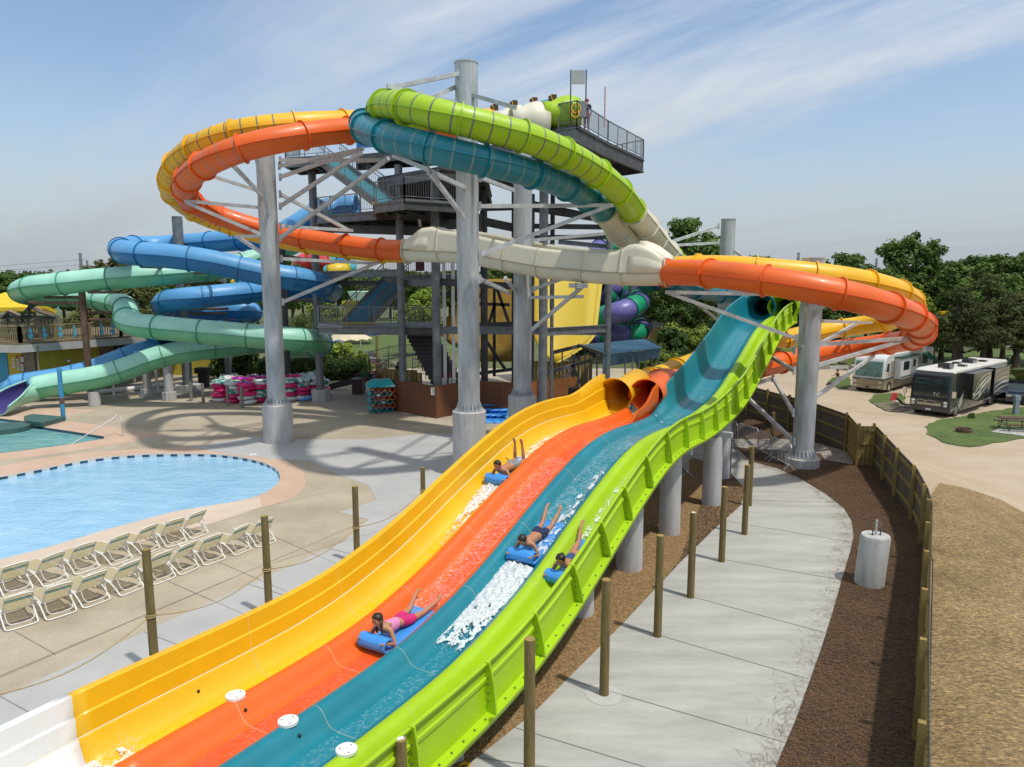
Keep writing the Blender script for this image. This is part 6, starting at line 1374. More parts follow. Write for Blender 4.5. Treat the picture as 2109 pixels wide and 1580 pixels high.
for i, (px, top, Y, k, lb) in enumerate(((648, 700, 58, 'dbush', 'dark bush left of the tower column'), (683, 700, 59, 'bush', 'bright bush just right of the tower column'), (730, 722, 59, 'bush', 'round bright bush near the picnic tables'), (706, 738, 58, 'bush', 'low bright bush between the two round ones'), (1378, 680, 62, 'dbush', 'tall dark shrub beside the garden path'), (1352, 705, 60, 'dbush', 'dark shrub left of the tall one by the path'), (1370, 720, 56, 'bush', 'light green low shrub at the blue shed corner'), (1385, 728, 56, 'dbush', 'small purple green shrub at the path edge'), (545, 740, 56, 'dbush', 'dark shrub mass left of the steel column'), (500, 715, 58, 'dbush', 'dark tall shrub behind the guy wire'), (447, 728, 57, 'dbush', 'dark shrub behind the grey post'), (575, 700, 60, 'dbush', 'tall dark shrub right behind the left steel column'), (1200, 690, 74, 'dbush', 'shrub below the violet tubes'), (1420, 665, 64, 'bush', 'pale shrub near the wooden barn'))):
    plant(k, px, top, Y, lb, 'shrubs behind the pool deck', 1.1, 0, 'shrub')
# hedge
hd = thing('hedge', 'clipped dark green hedge running behind the inner tubes', 'hedge', G(690, 800)); mb = MB(); rng = random.Random(5)
for i in range(64):
    q = i/63; c = V(W(600, 780, 57).x, 57, 1.1).lerp(V(W(752, 780, 56).x, 56, 1.), q); leaves(mb, c+V(rng.uniform(-.2, .2), rng.uniform(-.3, .3), rng.uniform(-.25, .15)), (.55, .8, .95), 230, .085, rng=rng)
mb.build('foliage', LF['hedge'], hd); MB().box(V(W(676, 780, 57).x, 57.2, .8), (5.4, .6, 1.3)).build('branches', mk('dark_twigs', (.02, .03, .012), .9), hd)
# distant tree line
sky = [(-80, 560), (0, 563), (30, 553), (75, 556), (110, 566), (150, 556), (185, 545), (240, 556), (320, 562), (420, 560), (540, 560), (620, 566), (700, 566), (760, 548), (800, 552), (900, 556), (1000, 540), (1100, 508), (1150, 503), (1200, 506), (1250, 512), (1320, 520), (1400, 520), (1500, 522), (1550, 520), (1600, 532), (1640, 538), (1680, 530), (1720, 512), (1760, 518), (1800, 548), (1850, 550), (1900, 555), (1950, 528), (2000, 515), (2050, 522), (2100, 514), (2180, 512)]
x = -90; i = 0
while x < 2200:
    top = interp(sky, x)+random.uniform(-4, 6); Y = random.uniform(115, 165)
    plant(random.choice(['oak', 'oak2', 'oak', 'oak2', 'bright']), x, top, Y, 'broadleaf tree in the distant green line behind the park', 'distant broadleaf trees', random.uniform(1.1, 1.5), cat='tree'); x += random.uniform(24, 40); i += 1
for px, top, Y, k in ((1990, 522, 84, 'oak2'), (2050, 516, 88, 'oak'), (2105, 512, 82, 'oak2'), (2150, 520, 86, 'oak'), (1950, 552, 90, 'oak2'), (2080, 556, 72, 'oak'), (2140, 570, 66, 'pine'), (1820, 565, 95, 'oak'), (1790, 555, 105, 'bright'), (1735, 540, 100, 'bright'), (1700, 560, 92, 'oak'), (1560, 560, 92, 'oak2'), (1610, 565, 96, 'bright'), (1655, 560, 98, 'oak'), (1520, 545, 98, 'oak'), (1340, 560, 90, 'oak2')):
    plant(k, px, top, Y, 'broadleaf tree standing before the distant line on the right', 'nearer background trees', random.uniform(1.1, 1.4))
# wooded ridge far behind: reads as one mass
mb = MB(); rng = random.Random(9); rid = []
for k in range(0, 81):
    a = -58+116*k/80; Yr = 520; X = math.tan(math.radians(a))*Yr; px = CX+FPX*X/Yr; top = 566-9*MN.noise(V(px*.006, 3, 0))-(8 if px > 1000 else 0); rid.append((X, W(px, top, Yr).z))
rows = [[V(X*1.0, 470, -3) for X, z in rid], [V(X, 500, z*.7) for X, z in rid], [V(X, 520, z) for X, z in rid], [V(X, 560, z*.8) for X, z in rid]]
MBh = MB(); MBh.sweep(rows); MBh.build('hill', mk('wooded_hill', (.035, .06, .025), .95, gen='World', vs=.08, col2=(.06, .095, .04)), None, smooth=80, kind='structure')
for k in range(9000):
    q = rng.random()*79; j = int(q); f = q-j; X = rid[j][0]*(1-f)+rid[j+1][0]*f; z = rid[j][1]*(1-f)+rid[j+1][1]*f; t = rng.random()
    p = V(X, 472+48*t, z*(.0+t)+rng.uniform(0, 3)); s = rng.uniform(1.2, 3.2); d = V(rng.gauss(0, 1), -1, rng.gauss(.6, .6)).normalized(); a, b = frame(d)
    mb.add([p-a*s, p-b*s*.7, p+a*s, p+b*s*.7], [(0, 1, 2, 3)])
mb.build('far_wood', LF['far'], None, label='continuous wooded ridge along the horizon', cat='wood', kind='stuff')
# transmission towers
def pylon(label, px, top, Y, base_py=560):
    X = W(px, 500, Y).x; t = thing('transmission_tower', label, 'pylon', (X, Y, 0)); z = W(px, top, Y).z; mb = MB(); m = mk('pylon_steel', (.25, .26, .28), .6); w = .1*z/3
    for sx in (-1, 1):
        for sy in (-1, 1): mb.beam(V(X+sx*w, Y+sy*w, 0), V(X+sx*w*.25, Y+sy*w*.25, z), .25, .25)
    for i in range(9):
        q, r_ = i/9, (i+1)/9; a = w*(1-.75*q); b = w*(1-.75*r_)
        mb.beam(V(X-a, Y-a, z*q), V(X+b, Y-b, z*r_), .18, .18); mb.beam(V(X+a, Y-a, z*q), V(X-b, Y-b, z*r_), .18, .18); mb.beam(V(X-a, Y-a, z*q), V(X+a, Y-a, z*q), .15, .15)
    mb.build('lattice', m, t); mb = MB()
    for q, l in ((.75, 1.5), (.87, 1.25), (.98, 1.)): mb.beam(V(X-w*l, Y, z*q), V(X+w*l, Y, z*q), .3, .3)
    mb.build('cross_arm', m, t); return V(X, Y, z*.87), w
pw = [pylon('left of two lattice transmission towers on the left skyline', 163, 521, 230), pylon('right and farther of two lattice transmission towers on the left skyline', 176, 536, 300), pylon('lattice mast peeping over the top of the right steel column', 1646, 520, 260), pylon('tiny lattice tower right of the right loop on the skyline', 1808, 532, 300)]
wr = thing('power_line', 'thin power lines leaving the left pylons across the sky edge', 'cable', pw[0][0])
for dz in (0, -1.5): a = pw[0][0]+V(0, 0, dz); b = a+V(-110, -40, -2); MB().tube([a.lerp(b, i/10)+V(0, 0, -3*math.sin(math.pi*i/10)) for i in range(11)], .035, 4).build('wire', DARK, wr)
wr = thing('power_line', 'pale cable crossing in front of the trees at right', 'cable', W(1900, 572, 70)); MB().tube([W(1800+40*i, 574-1.2*i+1.5*math.sin(i), 70) for i in range(9)], .01, 4).build('wire', DARK, wr)
# grey roofed building behind trees, barn shed, generator, far multicolour slide, picnic corner
gb = thing('grey_roof_building', 'large building with a slate grey roof glimpsed behind the dark trees', 'building', V(W(1420, 640, 100).x, 100, 0)); mb = MB()
mb.add([W(1300, 640, 96), W(1560, 640, 96), W(1530, 600, 110), W(1320, 600, 110)], [(0, 1, 2, 3)]); mb.build('roof', mk('slate_shingle', (.12, .125, .15), .9, vs=6, bump=.3), gb)
a, b = W(1300, 645, 97), W(1560, 645, 97); MB().box(V((a.x+b.x)/2, 97.5, a.z/2), (b.x-a.x, .5, a.z)).build('wall', mk('grey_siding', (.2, .2, .2), .8), gb)
MB().beam(W(1345, 645, 95), W(1385, 612, 96), .3, .2).build('white_truss', WH, gb)
bs_ = thing('storage_barn', 'small taupe barn roofed storage shed by the path', 'shed', V(W(1412, 690, 66).x, 66, 0)); WD = mk('taupe_siding', (.16, .13, .1), .8, vs=5); x0, x1 = W(1398, 690, 66).x, W(1426, 690, 66).x; zt_ = W(1410, 662, 66).z; zb = W(1410, 698, 66).z
zb = 0.; MB().box(V((x0+x1)/2, 68, zt_/2-.3), (x1-x0, 4, zt_-.6)).build('wall', WD, bs_)
mb = MB(); pr = [(x0-.15, zt_-.7), (x0+.2, zt_+.1), ((x0+x1)/2, zt_+.6), (x1-.2, zt_+.1), (x1+.15, zt_-.7)]; mb.sweep([[V(x, 65.9, z) for x, z in pr], [V(x, 70.1, z) for x, z in pr]]); mb.build('roof', mk('brown_shingle', (.12, .09, .07), .9), bs_)
for dx in (-.25, .0, .25): MB().box(V((x0+x1)/2+dx, 65.95, .9), (.2, .05, 1.7)).build('door_panel', TIM if dx else WD, bs_)
tr_ = thing('teal_frame_cart', 'teal framed cart standing left of the taupe barn', 'cart', V(W(1390, 690, 64).x, 64, 0)); c = V(W(1391, 690, 64).x, 64, 0)
for dx in (-.5, .5): MB().beam(c+V(dx, 0, 0), c+V(dx+.35, 0, 2.2), .1, .1).build('frame_tube', HT_, tr_)
MB().box(c+V(.1, 0, .6), (1.2, .8, .5)).build('tub', HT_, tr_); MB().box(c+V(.3, 0, 1.6), (.9, .3, .5)).build('panel', BLK, tr_)
gn = thing('air_conditioner', 'pair of white air handling boxes right of the taupe barn', 'machine', V(W(1437, 690, 66).x, 66, 0)); c = V(W(1436, 690, 66).x, 66, .9)
for dx in (-.45, .45): MB().box(c+V(dx, 0, 0), (.85, .8, 1.5)).build('cabinet', WH, gn); MB().box(c+V(dx, -.42, .1), (.6, .03, 1.)).build('grille', mk('grille_grey', (.35, .36, .37), .7), gn)
CR = mk('coral_gelcoat', (.6, .05, .06), .4); OG = mk('far_orange_gelcoat', (.6, .12, .02), .4); YL = mk('far_yellow_gelcoat', (.6, .42, .02), .4); AQ = mk('far_aqua_gelcoat', (.05, .35, .38), .4); BB = mk('far_blue_gelcoat', (.02, .2, .4), .4)
banded('coloured_flume', 'distant coral and orange tube bend seen under the left loop', spline([W(628, 562, 108), W(622, 548, 106), W(632, 538, 104), W(652, 536, 105), W(668, 545, 107), W(668, 560, 109)], .5), 1.3, [OG, CR, CR], 2.2, 'distant multicoloured tubes')
banded('coloured_flume', 'distant yellow and aqua tube bend right of the coral one', spline([W(655, 540, 112), W(690, 542, 110), W(715, 545, 108), W(718, 552, 106), W(695, 558, 104), W(672, 563, 104)], .5), 1.1, [YL, AQ, BB, AQ], 2.2, 'distant multicoloured tubes')
t = thing('play_feature', 'small coral, yellow and blue play shapes in the trees left of the steel column', 'play equipment', W(498, 580, 78))
for i, (x, y, m) in enumerate(((488, 576, AQ), (496, 581, BB), (503, 577, CR), (508, 583, CR), (482, 582, YL))): MB().sphere(W(x, y, 78), .4, 10, 6).build('ball', m, t, smooth=60)
MB().cyl(V(W(496, 600, 78).x, 78, 0), W(496, 583, 78), .15).build('post', GALVD, t)
t = thing('shade_umbrella', 'large cream scalloped shade canopy over the picnic area', 'canopy', V(W(719, 720, 62).x, 62, 0)); ap = W(719, 684, 62); rr = []; n = 12
cx_ = V(ap.x, 62, W(719, 699, 62).z); el = [cx_+V(2.05*math.cos(2*math.pi*i/n), 1.8*math.sin(2*math.pi*i/n), 0) for i in range(n)]; ins = [cx_.lerp((el[i]+el[(i+1) % n])/2, .96)+V(0, 0, .12) for i in range(n)]; rim = [p for q in zip(el, ins) for p in q]
topr = [V(ap.x+.95*math.cos(2*math.pi*i/24), 62+.8*math.sin(2*math.pi*i/24), ap.z) for i in range(24)]
mb = MB(); mb.sweep([rim, topr], closed=True); mb.add(topr, [tuple(range(24))]); mb.build('canopy', mk('cream_canvas', (.6, .52, .36), .8), t, fix=True)
MB().cyl(V(ap.x, 62, 0), ap, .06, n=8).build('pole', WH, t)
BCV = mk('royal_blue_canvas', (.01, .09, .5), .8)
for pts, lb in (([(676, 706), (692, 695), (712, 710), (694, 708)], 'blue canopy corner left of the cream one'), ([(742, 690), (775, 680), (802, 686), (778, 692)], 'blue canopy behind and right of the cream one')):
    t = thing('blue_canopy', lb, 'canopy', W(*pts[0], 66)); mb = MB(); P = [W(x, y, 68 if i == 1 else 65) for i, (x, y) in enumerate(pts)]; mb.add(P, [(0, 1, 2, 3)]); o = mb.build('canopy', BCV, t); o.modifiers.new('s', 'SOLIDIFY').thickness = .05; MB().cyl(V(P[0].x, P[0].y, 0), P[0], .05).build('pole', GALVL, t)
def picnic(label, c, s=1., rz=0., col=None, wheelless=True):
    t = thing('picnic_table', label, 'picnic table', c); m = col or mk('brown_slat', (.09, .045, .035), .7); R_ = Matrix.Rotation(rz, 3, 'Z')
    B = lambda x, y, z, a, b, d: MB().box(c+R_@V(x*s, y*s, z*s), (a*s, b*s, d*s), rz)
    B(0, 0, .75, 1.8, .75, .05).build('table_top', m, t)
    for y in (-.72, .72): B(0, y, .45, 1.8, .26, .045).build('bench', m, t)
    for x in (-.6, .6):
        mb = MB()
        for sy in (-1, 1): mb.tube([c+R_@(V(x, sy*.25, .72)*s), c+R_@(V(x, sy*.45, .25)*s), c+R_@(V(x, sy*.75, .02)*s), c+R_@(V(x, sy*.8, .2)*s), c+R_@(V(x, sy*.72, .43)*s)], .025*s, 6)
        mb.tube([c+R_@(V(x, -.72, .42)*s), c+R_@(V(x, .72, .42)*s)], .02*s, 6); mb.build('leg_frame', BLK, t)
    return t
for i, (x, Y, lb) in enumerate(((745, 60, 'left of the brown picnic tables under the cream canopy'), (778, 61, 'right picnic table beyond the pole by the lawn'), (752, 56, 'picnic table nearest the round bush'), (765, 64, 'farthest picnic table near the lawn edge'))): picnic(lb, V(W(x, 720, Y).x, Y, 0))
for i, (x, Y, s, lb) in enumerate(((764, 66, .8, 'large grey boulder behind the domed litter bin'), (812, 66, .35, 'low boulder at the lawn edge right of the pole'), (716, 72, .6, 'boulder row stone left of the lawn edge'))):
    c = V(W(x, 720, Y).x, Y, s*.4); t = thing('boulder', lb, 'boulder', c); mb = MB(); mb.sphere(c, (s*1.2, s, s), 14, 9); mb.v = [p+V(MN.noise(p*1.3), MN.noise(p*1.3+V(5, 0, 0)), MN.noise(p*1.3+V(0, 9, 0)))*.3*s for p in mb.v]; mb.build('stone', mk('boulder_stone', (.22, .2, .18), .9, var=.3, vs=3), t, smooth=60)
t = thing('utility_pole', 'weathered timber pole rising from the lawn behind the lower walkway', 'pole', V(W(776, 720, 64).x, 64, 0)); MB().cyl(V(W(776, 720, 64).x, 64, 0), W(776, 600, 64), .14, n=10).build('pole', TIM, t, smooth=40)
t = thing('green_hut', 'small hut with a pale green roof and yellow wall seen behind the stair rails', 'hut', V(W(735, 620, 90).x, 90, 0)); P = [W(715, 600, 88), W(750, 602, 88), W(765, 622, 88), W(725, 618, 88)]; mb = MB(); mb.add([P[0], P[1], P[2], P[3]]+[p+V(1, 5, 0) for p in P], [(0, 1, 2, 3), (0, 1, 5, 4), (4, 5, 6, 7)]); mb.build('roof', mk('pale_green_roof', (.35, .5, .38), .7), t); a = W(735, 640, 89); MB().box(V(a.x, 90, a.z/2+1.2), (3.5, 3, a.z)).build('wall', YWL, t)
# ================================================================ MOTORHOMES AND CAMPSITE
PK = mk('black_vehicle_paint', (.012, .012, .015), .22, var=.1, coat=.6); PW = mk('white_vehicle_paint', (.68, .68, .66), .25, var=.03, coat=.5); PT_ = mk('tan_vehicle_paint', (.3, .25, .17), .3, .2, var=.05, coat=.5); PG = mk('dark_green_stripe', (.01, .05, .045), .3); PD = mk('graphite_vehicle_paint', (.04, .042, .05), .25, .2, coat=.6); PC = mk('champagne_stripe', (.45, .41, .33), .35)
GLS = mk('tinted_glass', (.015, .03, .03), .06, var=.3, vs=1.5, spec=.8); GLB = mk('pale_green_windscreen', (.1, .2, .17), .08, var=.5, vs=1.2, col2=(.2, .32, .28)); CHR = mk('chrome', (.6, .6, .62), .15, .9); TYRE = mk('tyre_rubber', (.018, .018, .018), .8); LENS = mk('lamp_lens', (.6, .6, .55), .1); ROOF = mk('rv_roof_membrane', (.55, .53, .47), .7, var=.1)
def motorhome(label, P, Q, length, upper, lower, glass, dark, W_=2.55, H_=3.3, tc=None, name_txt=None, R=None, sc=1.):
    ld = (R-Q); rz = math.atan2(-ld.x, ld.y); t = thing('motorhome', label, 'motorhome')
    w = W_/2
    def bx(x0, x1, y0, y1, z0_, z1_): return MB().box(((x0+x1)/2, (y0+y1)/2, (z0_+z1_)/2), (x1-x0, y1-y0, z1_-z0_))
    # body: side profile swept across with rounded corners
    prof = [(.25, .35), (.02, .55), (.0, 1.25), (.06, 1.4), (.16, 2.6), (.3, H_-.35), (.55, H_-.12), (1.0, H_), (length-.15, H_), (length, H_-.1), (length, .4), (length-.2, .35)]
    def body(zlo, zhi, mat, nm, off=0.):
        rows = []
        def clip(y, z): return (y, max(zlo, min(zhi, z)))
        pr = []
        src = prof+[prof[0]]
        for (a, b), (c, d) in zip(src, src[1:]):
            seg = [(a, b), (c, d)]
            for zc in (zlo, zhi):
                if (b-zc)*(d-zc) < 0: q = (zc-b)/(d-b); seg.insert(1, (a+(c-a)*q, zc))
            if len(seg) == 4 and (seg[1][1]-seg[0][1])*(d-b) < 0: seg[1], seg[2] = seg[2], seg[1]
            if len(seg) == 4 and abs(seg[1][1]-b) > abs(seg[2][1]-b): seg[1], seg[2] = seg[2], seg[1]
            for s in seg[:-1]:
                if zlo-1e-4 <= s[1] <= zhi+1e-4: pr.append(s)
        mb = MB()
        for x, ins in ((-w-off, .10), (-w+.1-off, .0), (w-.1+off, .0), (w+off, .10)): rows.append([V(x, y+(ins if y < 1 else (-ins if y > length-.5 else 0)), z-(ins*.6 if z > H_-.2 else 0)) for y, z in pr])
        mb.sweep(rows, closed=True); n = len(pr)
        mb.add(rows[0], [tuple(range(n))]); mb.add(rows[-1], [tuple(range(n-1, -1, -1))])
        mb.build(nm, mat, t, fix=True, smooth=25)
    body(.35, 1.22, lower, 'lower_body'); body(1.22, H_-.14, upper, 'upper_body'); body(H_-.14, H_, ROOF if dark else PW, 'roof')
    # windscreen
    fy = lambda z: .06+(z-1.4)*.083 if z < 2.6 else .16+(z-2.6)*.187
    mb = MB(); z0_, z1_ = (1.42, 2.72); rows = []
    for x in (-w+.12, -w+.2, 0, w-.2, w-.12): rows.append([V(x, fy(z)-.03+(.1 if abs(x) > w-.15 else 0), z) for z in (z0_, z0_+.08, (z0_+z1_)/2, z1_-.08, z1_)])
    mb.sweep(rows).build('windscreen', glass, t, fix=True, smooth=40)
    bx(-.02, .02, fy(2)-.05, fy(2)-.03, z0_, z1_).build('screen_divider', BLK, t) if dark else None
    for x in (-.5, .5): mb = MB(); mb.beam((x, fy(1.45)-.06, 1.42), (x+.35, fy(2)-.06, 1.75), .03, .02); mb.build('wiper', BLK, t)
    bx(-w+.05, w-.05, -.05, .02, .45, .72).build('front_bumper', PT_ if not dark else PD, t)
    bx(-.75, .75, -.035, .01, .85, 1.02).build('grille', PC if dark else PT_, t); bx(-.16, .16, -.075, -.045, .5, .62).build('number_plate', SIGNW if dark else BLK, t)
    for sx in (-1, 1):
        mb = MB(); [mb.sphere((sx*(w-.25), .0, z), (.13, .08, .1), 10, 6) for z in ((.88, 1.08) if dark else (.95,))]; mb.build('headlight', LENS, t, smooth=60)
        if not dark: bx(sx*(w-.3)-.12, sx*(w-.3)+.12, -.06, -.03, .55, .68).build('fog_lamp', LENS, t)
        mb = MB(); mb.tube([V(sx*w, .15, 2.05 if not dark else 1.25), V(sx*(w+.28), -.1, 2. if not dark else 1.2), V(sx*(w+.3), -.12, 1.8)], .025, 6); ma = mb.build('mirror_arm', BLK, t); MB().box((sx*(w+.3), -.12, 1.75), (.22, .14, .42)).build('mirror', CHR, ma)
        for y, r in ((1.35, .48), (length-3.2, .48)):
            c = V(sx*(w-.14), y, .48); ty = MB().cyl(c-V(sx*.15, 0, 0), c+V(sx*.15, 0, 0), r, n=24).build('tyre', TYRE, t, smooth=40)
            MB().cyl(c+V(sx*.13, 0, 0), c+V(sx*.17, 0, 0), r*.6, r*.5, n=20).build('hub_cap', CHR, ty, smooth=40)
            mb = MB(); arc = [V(sx*(w+.005), y+.6*math.cos(a), .42+.6*math.sin(a)) for a in [math.pi*i/12 for i in range(13)]]; mb.add(arc, [tuple(range(13))]); mb.build('wheel_arch', BLK, t)
    for i in range(3): mb = MB(); mb.sphere(((i-1)*.28, .42, H_-.16), (.05, .05, .03), 8, 5); mb.build('marker_lamp', mk('amber_lens', (.5, .15, .02), .3), t)
    # side: windows, slide-outs, stripes on the visible right side
    X = w+.006
    def side(pts, mat, nm, off=0.):
        mb = MB(); P2 = [V(X+off, y, z) for y, z in pts]; mb.add(P2+[p-V(.02, 0, 0) for p in P2], [tuple(range(len(P2)))]+[(i, (i+1) % len(P2), len(P2)+(i+1) % len(P2), len(P2)+i) for i in range(len(P2))]); mb.build(nm, mat, t)
    side([(.45, 1.5), (1.15, 1.45), (1.15, 2.55), (.62, 2.55)], GLS, 'cab_window', .01)
    def sweepband(c0, c1, w0, mat, nm='livery_stripe', off=.004):
        c = spline([V(0, *p) for p in c0], .15); d = spline([V(0, *p) for p in c1], .15); n = min(len(c), len(d)); mb = MB()
        c = [c[int(i*(len(c)-1)/(n-1))] for i in range(n)]; d = [d[int(i*(len(d)-1)/(n-1))] for i in range(n)]
        mb.sweep([[V(X+off, p.y, p.z) for p in c], [V(X+off, p.y, p.z) for p in d]]); mb.build(nm, mat, t)
    if dark:
        so1 = bx(w, w+.55, 2.6, 6.2, 1.15, H_-.35); so1.build('slide_out', PK, t); so2 = bx(w, w+.5, 7.2, 10.6, .95, H_-.3); so2.build('slide_out', PK, t)
        bx(w, w+.62, 2.5, 6.3, H_-.38, H_-.3).build('slide_out_awning', PD, t); bx(w, w+.58, 7.1, 10.7, H_-.33, H_-.25).build('slide_out_awning', PD, t)
        for (a, b, c_, d_, o_) in ((.2, .0, 2.6, 1.3, 0), (.35, .0, 2.6, 1.05, 0), (.55, .0, 2.7, .8, 0)):
            sweepband([(a, .55), (1.6, 1.0+.0), (c_, d_+.45)], [(a+.15, .5), (1.75, .92), (c_, d_+.33)], 0, PC)
        sweepband([(.9, .4), (1.9, .9), (2.3, 1.2)], [(1.5, .4), (2.2, .75), (2.5, 1.2)], 0, PC)
        for k in range(4): sweepband([(2.7, 1.25+.0*k), (3.6, 1.2+.42*k), (5.2, 1.9+.32*k), (6.1, 2.4+.13*k)], [(2.7, 1.25), (3.7, 1.12+.4*k), (5.2, 1.8+.3*k), (6.15, 2.32+.13*k)], 0, (PC, PW, PC, PT_)[k], off=.56)
        for k in range(3): sweepband([(3.8, 1.3+.1*k), (4.1, 2.0+.08*k), (4.9, 2.3+.05*k)], [(3.95+.1*k, 1.3), (4.3, 1.85), (4.9, 2.2)], 0, (PW, PC, PW)[k], off=.562)
        for k in range(5): sweepband([(7.3, 1.2+.38*k), (8.8, 1.5+.36*k), (10.5, 1.55+.33*k)], [(7.3, 1.14+.38*k), (8.8, 1.4+.36*k), (10.5, 1.5+.33*k)], 0, (PC, PW, PC, PT_, PC)[k], off=.512)
        for k in range(3): sweepband([(2.8, .95-.1*k), (5, .5+.07*k), (8.5, .8-.08*k)], [(2.8, .9-.1*k), (5, .44+.07*k), (8.5, .74-.08*k)], 0, PC)
        side([(5.5, 1.6), (5.9, 1.6), (5.9, 2.0), (5.5, 2.0)], GLS, 'window', .57); side([(2.68, 1.4), (2.95, 1.4), (2.95, 1.6), (2.68, 1.6)], ROOF, 'hatch', .57)
        rw = [(1.0, .75), (.5, .45)]; 
        for a, b, s in ((-.9, -.1, 1), (-.3, .5, 1)): mb = MB(); mb.tube(spline([V(a, -.045, 1.08), V((a+b)/2, -.05, 1.2), V(b, -.045, 1.06), V((a+b)/2, -.05, .98), V(a, -.045, 1.08)], .05), .022, 5); mb.build('front_scroll', PT_, t)
    else:
        bx(w, w+.5, 2.3, 6.6, 1.15, H_-.35).build('slide_out', PW, t); bx(w, w+.6, 2.2, 6.7, H_-.38, H_-.27).build('slide_out_awning', PG, t)
        side([(3.0, 1.85), (4.4, 1.85), (4.4, 2.6), (3.0, 2.6)], GLS, 'window', .51); side([(5.4, 2.0), (5.9, 2.0), (5.9, 2.6), (5.4, 2.6)], GLS, 'window', .51)
        side([(1.4, 1.3), (2.3, 1.3), (2.3, 2.7), (1.4, 2.7)], PT_, 'door_panel', .004)
        for off, y0, y1 in ((.004, 0, 2.3), (.51, 2.3, 6.6), (.004, 6.6, length)): sweepband([(y0, 1.32), (y1, 1.36)], [(y0, 1.22), (y1, 1.22)], 0, PG, off=off)
        bx(-w, w, -.03, -.0, 1.2, 1.3).build('livery_stripe', PG, t)
        for k in range(3): sweepband([(7, 2.3-.2*k), (9, 2.5-.2*k), (11, 2.1-.2*k)], [(7, 2.24-.2*k), (9, 2.42-.2*k), (11, 2.04-.2*k)], 0, (PG, PT_, PG)[k])
        for k in range(2): sweepband([(3.4+k*2.2, .45), (4.6+k*2.2, 1.1)], [(3.7+k*2.2, .45), (4.75+k*2.2, 1.1)], 0, PC)
        mb = MB(); mb.add([V(w, 9.3, 2.9), V(w, 10.9, 2.9), V(w+.7, 10.9, 2.3), V(w+.7, 9.3, 2.3)], [(0, 1, 2, 3)]); mb.build('window_awning', mk('green_awning', (.01, .15, .11), .7), t); side([(9.4, 1.9), (10.8, 1.9), (10.8, 2.8), (9.4, 2.8)], GLS, 'window')
    for y, s in ((2.3, .9), (7., .9)): mb = MB(); mb.box((.1, y, H_+.14), (.75, s, .26)); mb.box((.1, y-.1, H_+.2), (.65, s*.8, .24)); mb.build('air_conditioner', PD if dark else PW, t)
    for y, x in ((1.5, .5), (4.0, .6), (5.6, -.3), (8.6, .5)): MB().box((x, y, H_+.06), (.5, .5, .12)).build('roof_vent', PD, t)
    place(t, (P+Q)*.5, rz, sc)
    if tc:
        cu = text('TC', .34, mk('window_letters', (.5, .6, .55), .5), t, (0, 0, 0), (math.pi/2, 0, 0)); cu.location = (.42, fy(1.6)-.06, 1.62)
    if name_txt: cu = text(name_txt, .17, SIGNW, t, (0, 0, 0), (math.pi/2, 0, 0)); cu.location = (-.35, -.05, 1.25)
    return t
bpy.context.view_layer.update()
P, Q = D(1867, 850), D(1957, 868)
motorhome('big black motorhome with cream and tan swooshes, nearest the camera', P, Q, 11.8, PK, PD, GLS, True, tc=True, R=D(2082, 826), sc=1.07)
P, Q = D(1748, 804), D(1824, 815)
motorhome('white motorhome with tan skirt, green stripe and green window awning', P, Q, 12.5, PW, PT_, GLB, False, name_txt='Imperial', R=D(1945, 780), sc=1.06)
P, Q = D(1944, 726), D(1983, 732)
motorhome('dark bronze motorhome farther back under the cedar', P, Q, 8.5, PD, PT_, GLB, True, R=D(2030, 716), sc=1.)
tl = thing('travel_trailer', 'white travel trailer end showing behind the right loop', 'trailer', D(1930, 712)); c = D(1932, 714)
MB().box(c+V(0, 3, 1.9), (3.2, 6, 2.7)).build('body', PW, tl); MB().box(c+V(-.1, -.03, 2.6), (1.0, .06, .7)).build('window', GLS, tl)
for dx in (-1, 1): MB().cyl(c+V(dx*1.3-.15, 2, .4), c+V(dx*1.3+.15, 2, .4), .4, n=16).build('wheel', TYRE, tl)
def car(label, p, rz, m, kind='suv'):
    t = thing('parked_car', label, 'car'); L_ = 4.9
    prof = [(-2.4, .35), (-2.45, .75), (-2.3, 1.0), (-1.2, 1.1), (-.55, 1.62), (1.3, 1.68) if kind == 'suv' else (.6, 1.65), (2.2, 1.1) if kind == 'suv' else (.75, 1.15), (2.42, .95), (2.42, .4)]
    mb = MB(); mb.sweep([[V(x*(1-.12*(z > 1.3)), y, z) for y, z in prof] for x in (-.93, -.8, .8, .93)], closed=True); n = len(prof); mb.add([V(-.93*(1-.12*(z > 1.3)), y, z) for y, z in prof], [tuple(range(n))]); mb.add([V(.93*(1-.12*(z > 1.3)), y, z) for y, z in prof], [tuple(range(n-1, -1, -1))]); mb.build('body', m, t, fix=True, smooth=35)
    mb = MB(); mb.add([V(-.72, -1.13, 1.16), V(.72, -1.13, 1.16), V(.66, -.62, 1.58), V(-.66, -.62, 1.58)], [(0, 1, 2, 3)]); mb.build('windscreen', GLS, t)
    for s in (-1, 1):
        mb = MB(); mb.add([V(s*.9, -.95, 1.15), V(s*.9, 1.2, 1.15), V(s*.835, 1.0, 1.55), V(s*.835, -.45, 1.55)], [(0, 1, 2, 3)]); mb.build('side_window', GLS, t); MB().box((s*.7, -2.42, .82), (.35, .08, .16)).build('headlight', LENS, t)
        for y in (-1.5, 1.5): ty = MB().cyl((s*.72, y, .36), (s*.96, y, .36), .36, n=20).build('tyre', TYRE, t, smooth=40); MB().cyl((s*.95, y, .36), (s*.975, y, .36), .22, n=14).build('rim', CHR, ty, smooth=40)
    MB().box((0, -2.45, .7), (1.0, .06, .28)).build('grille', BLK, t); place(t, p, rz); return t
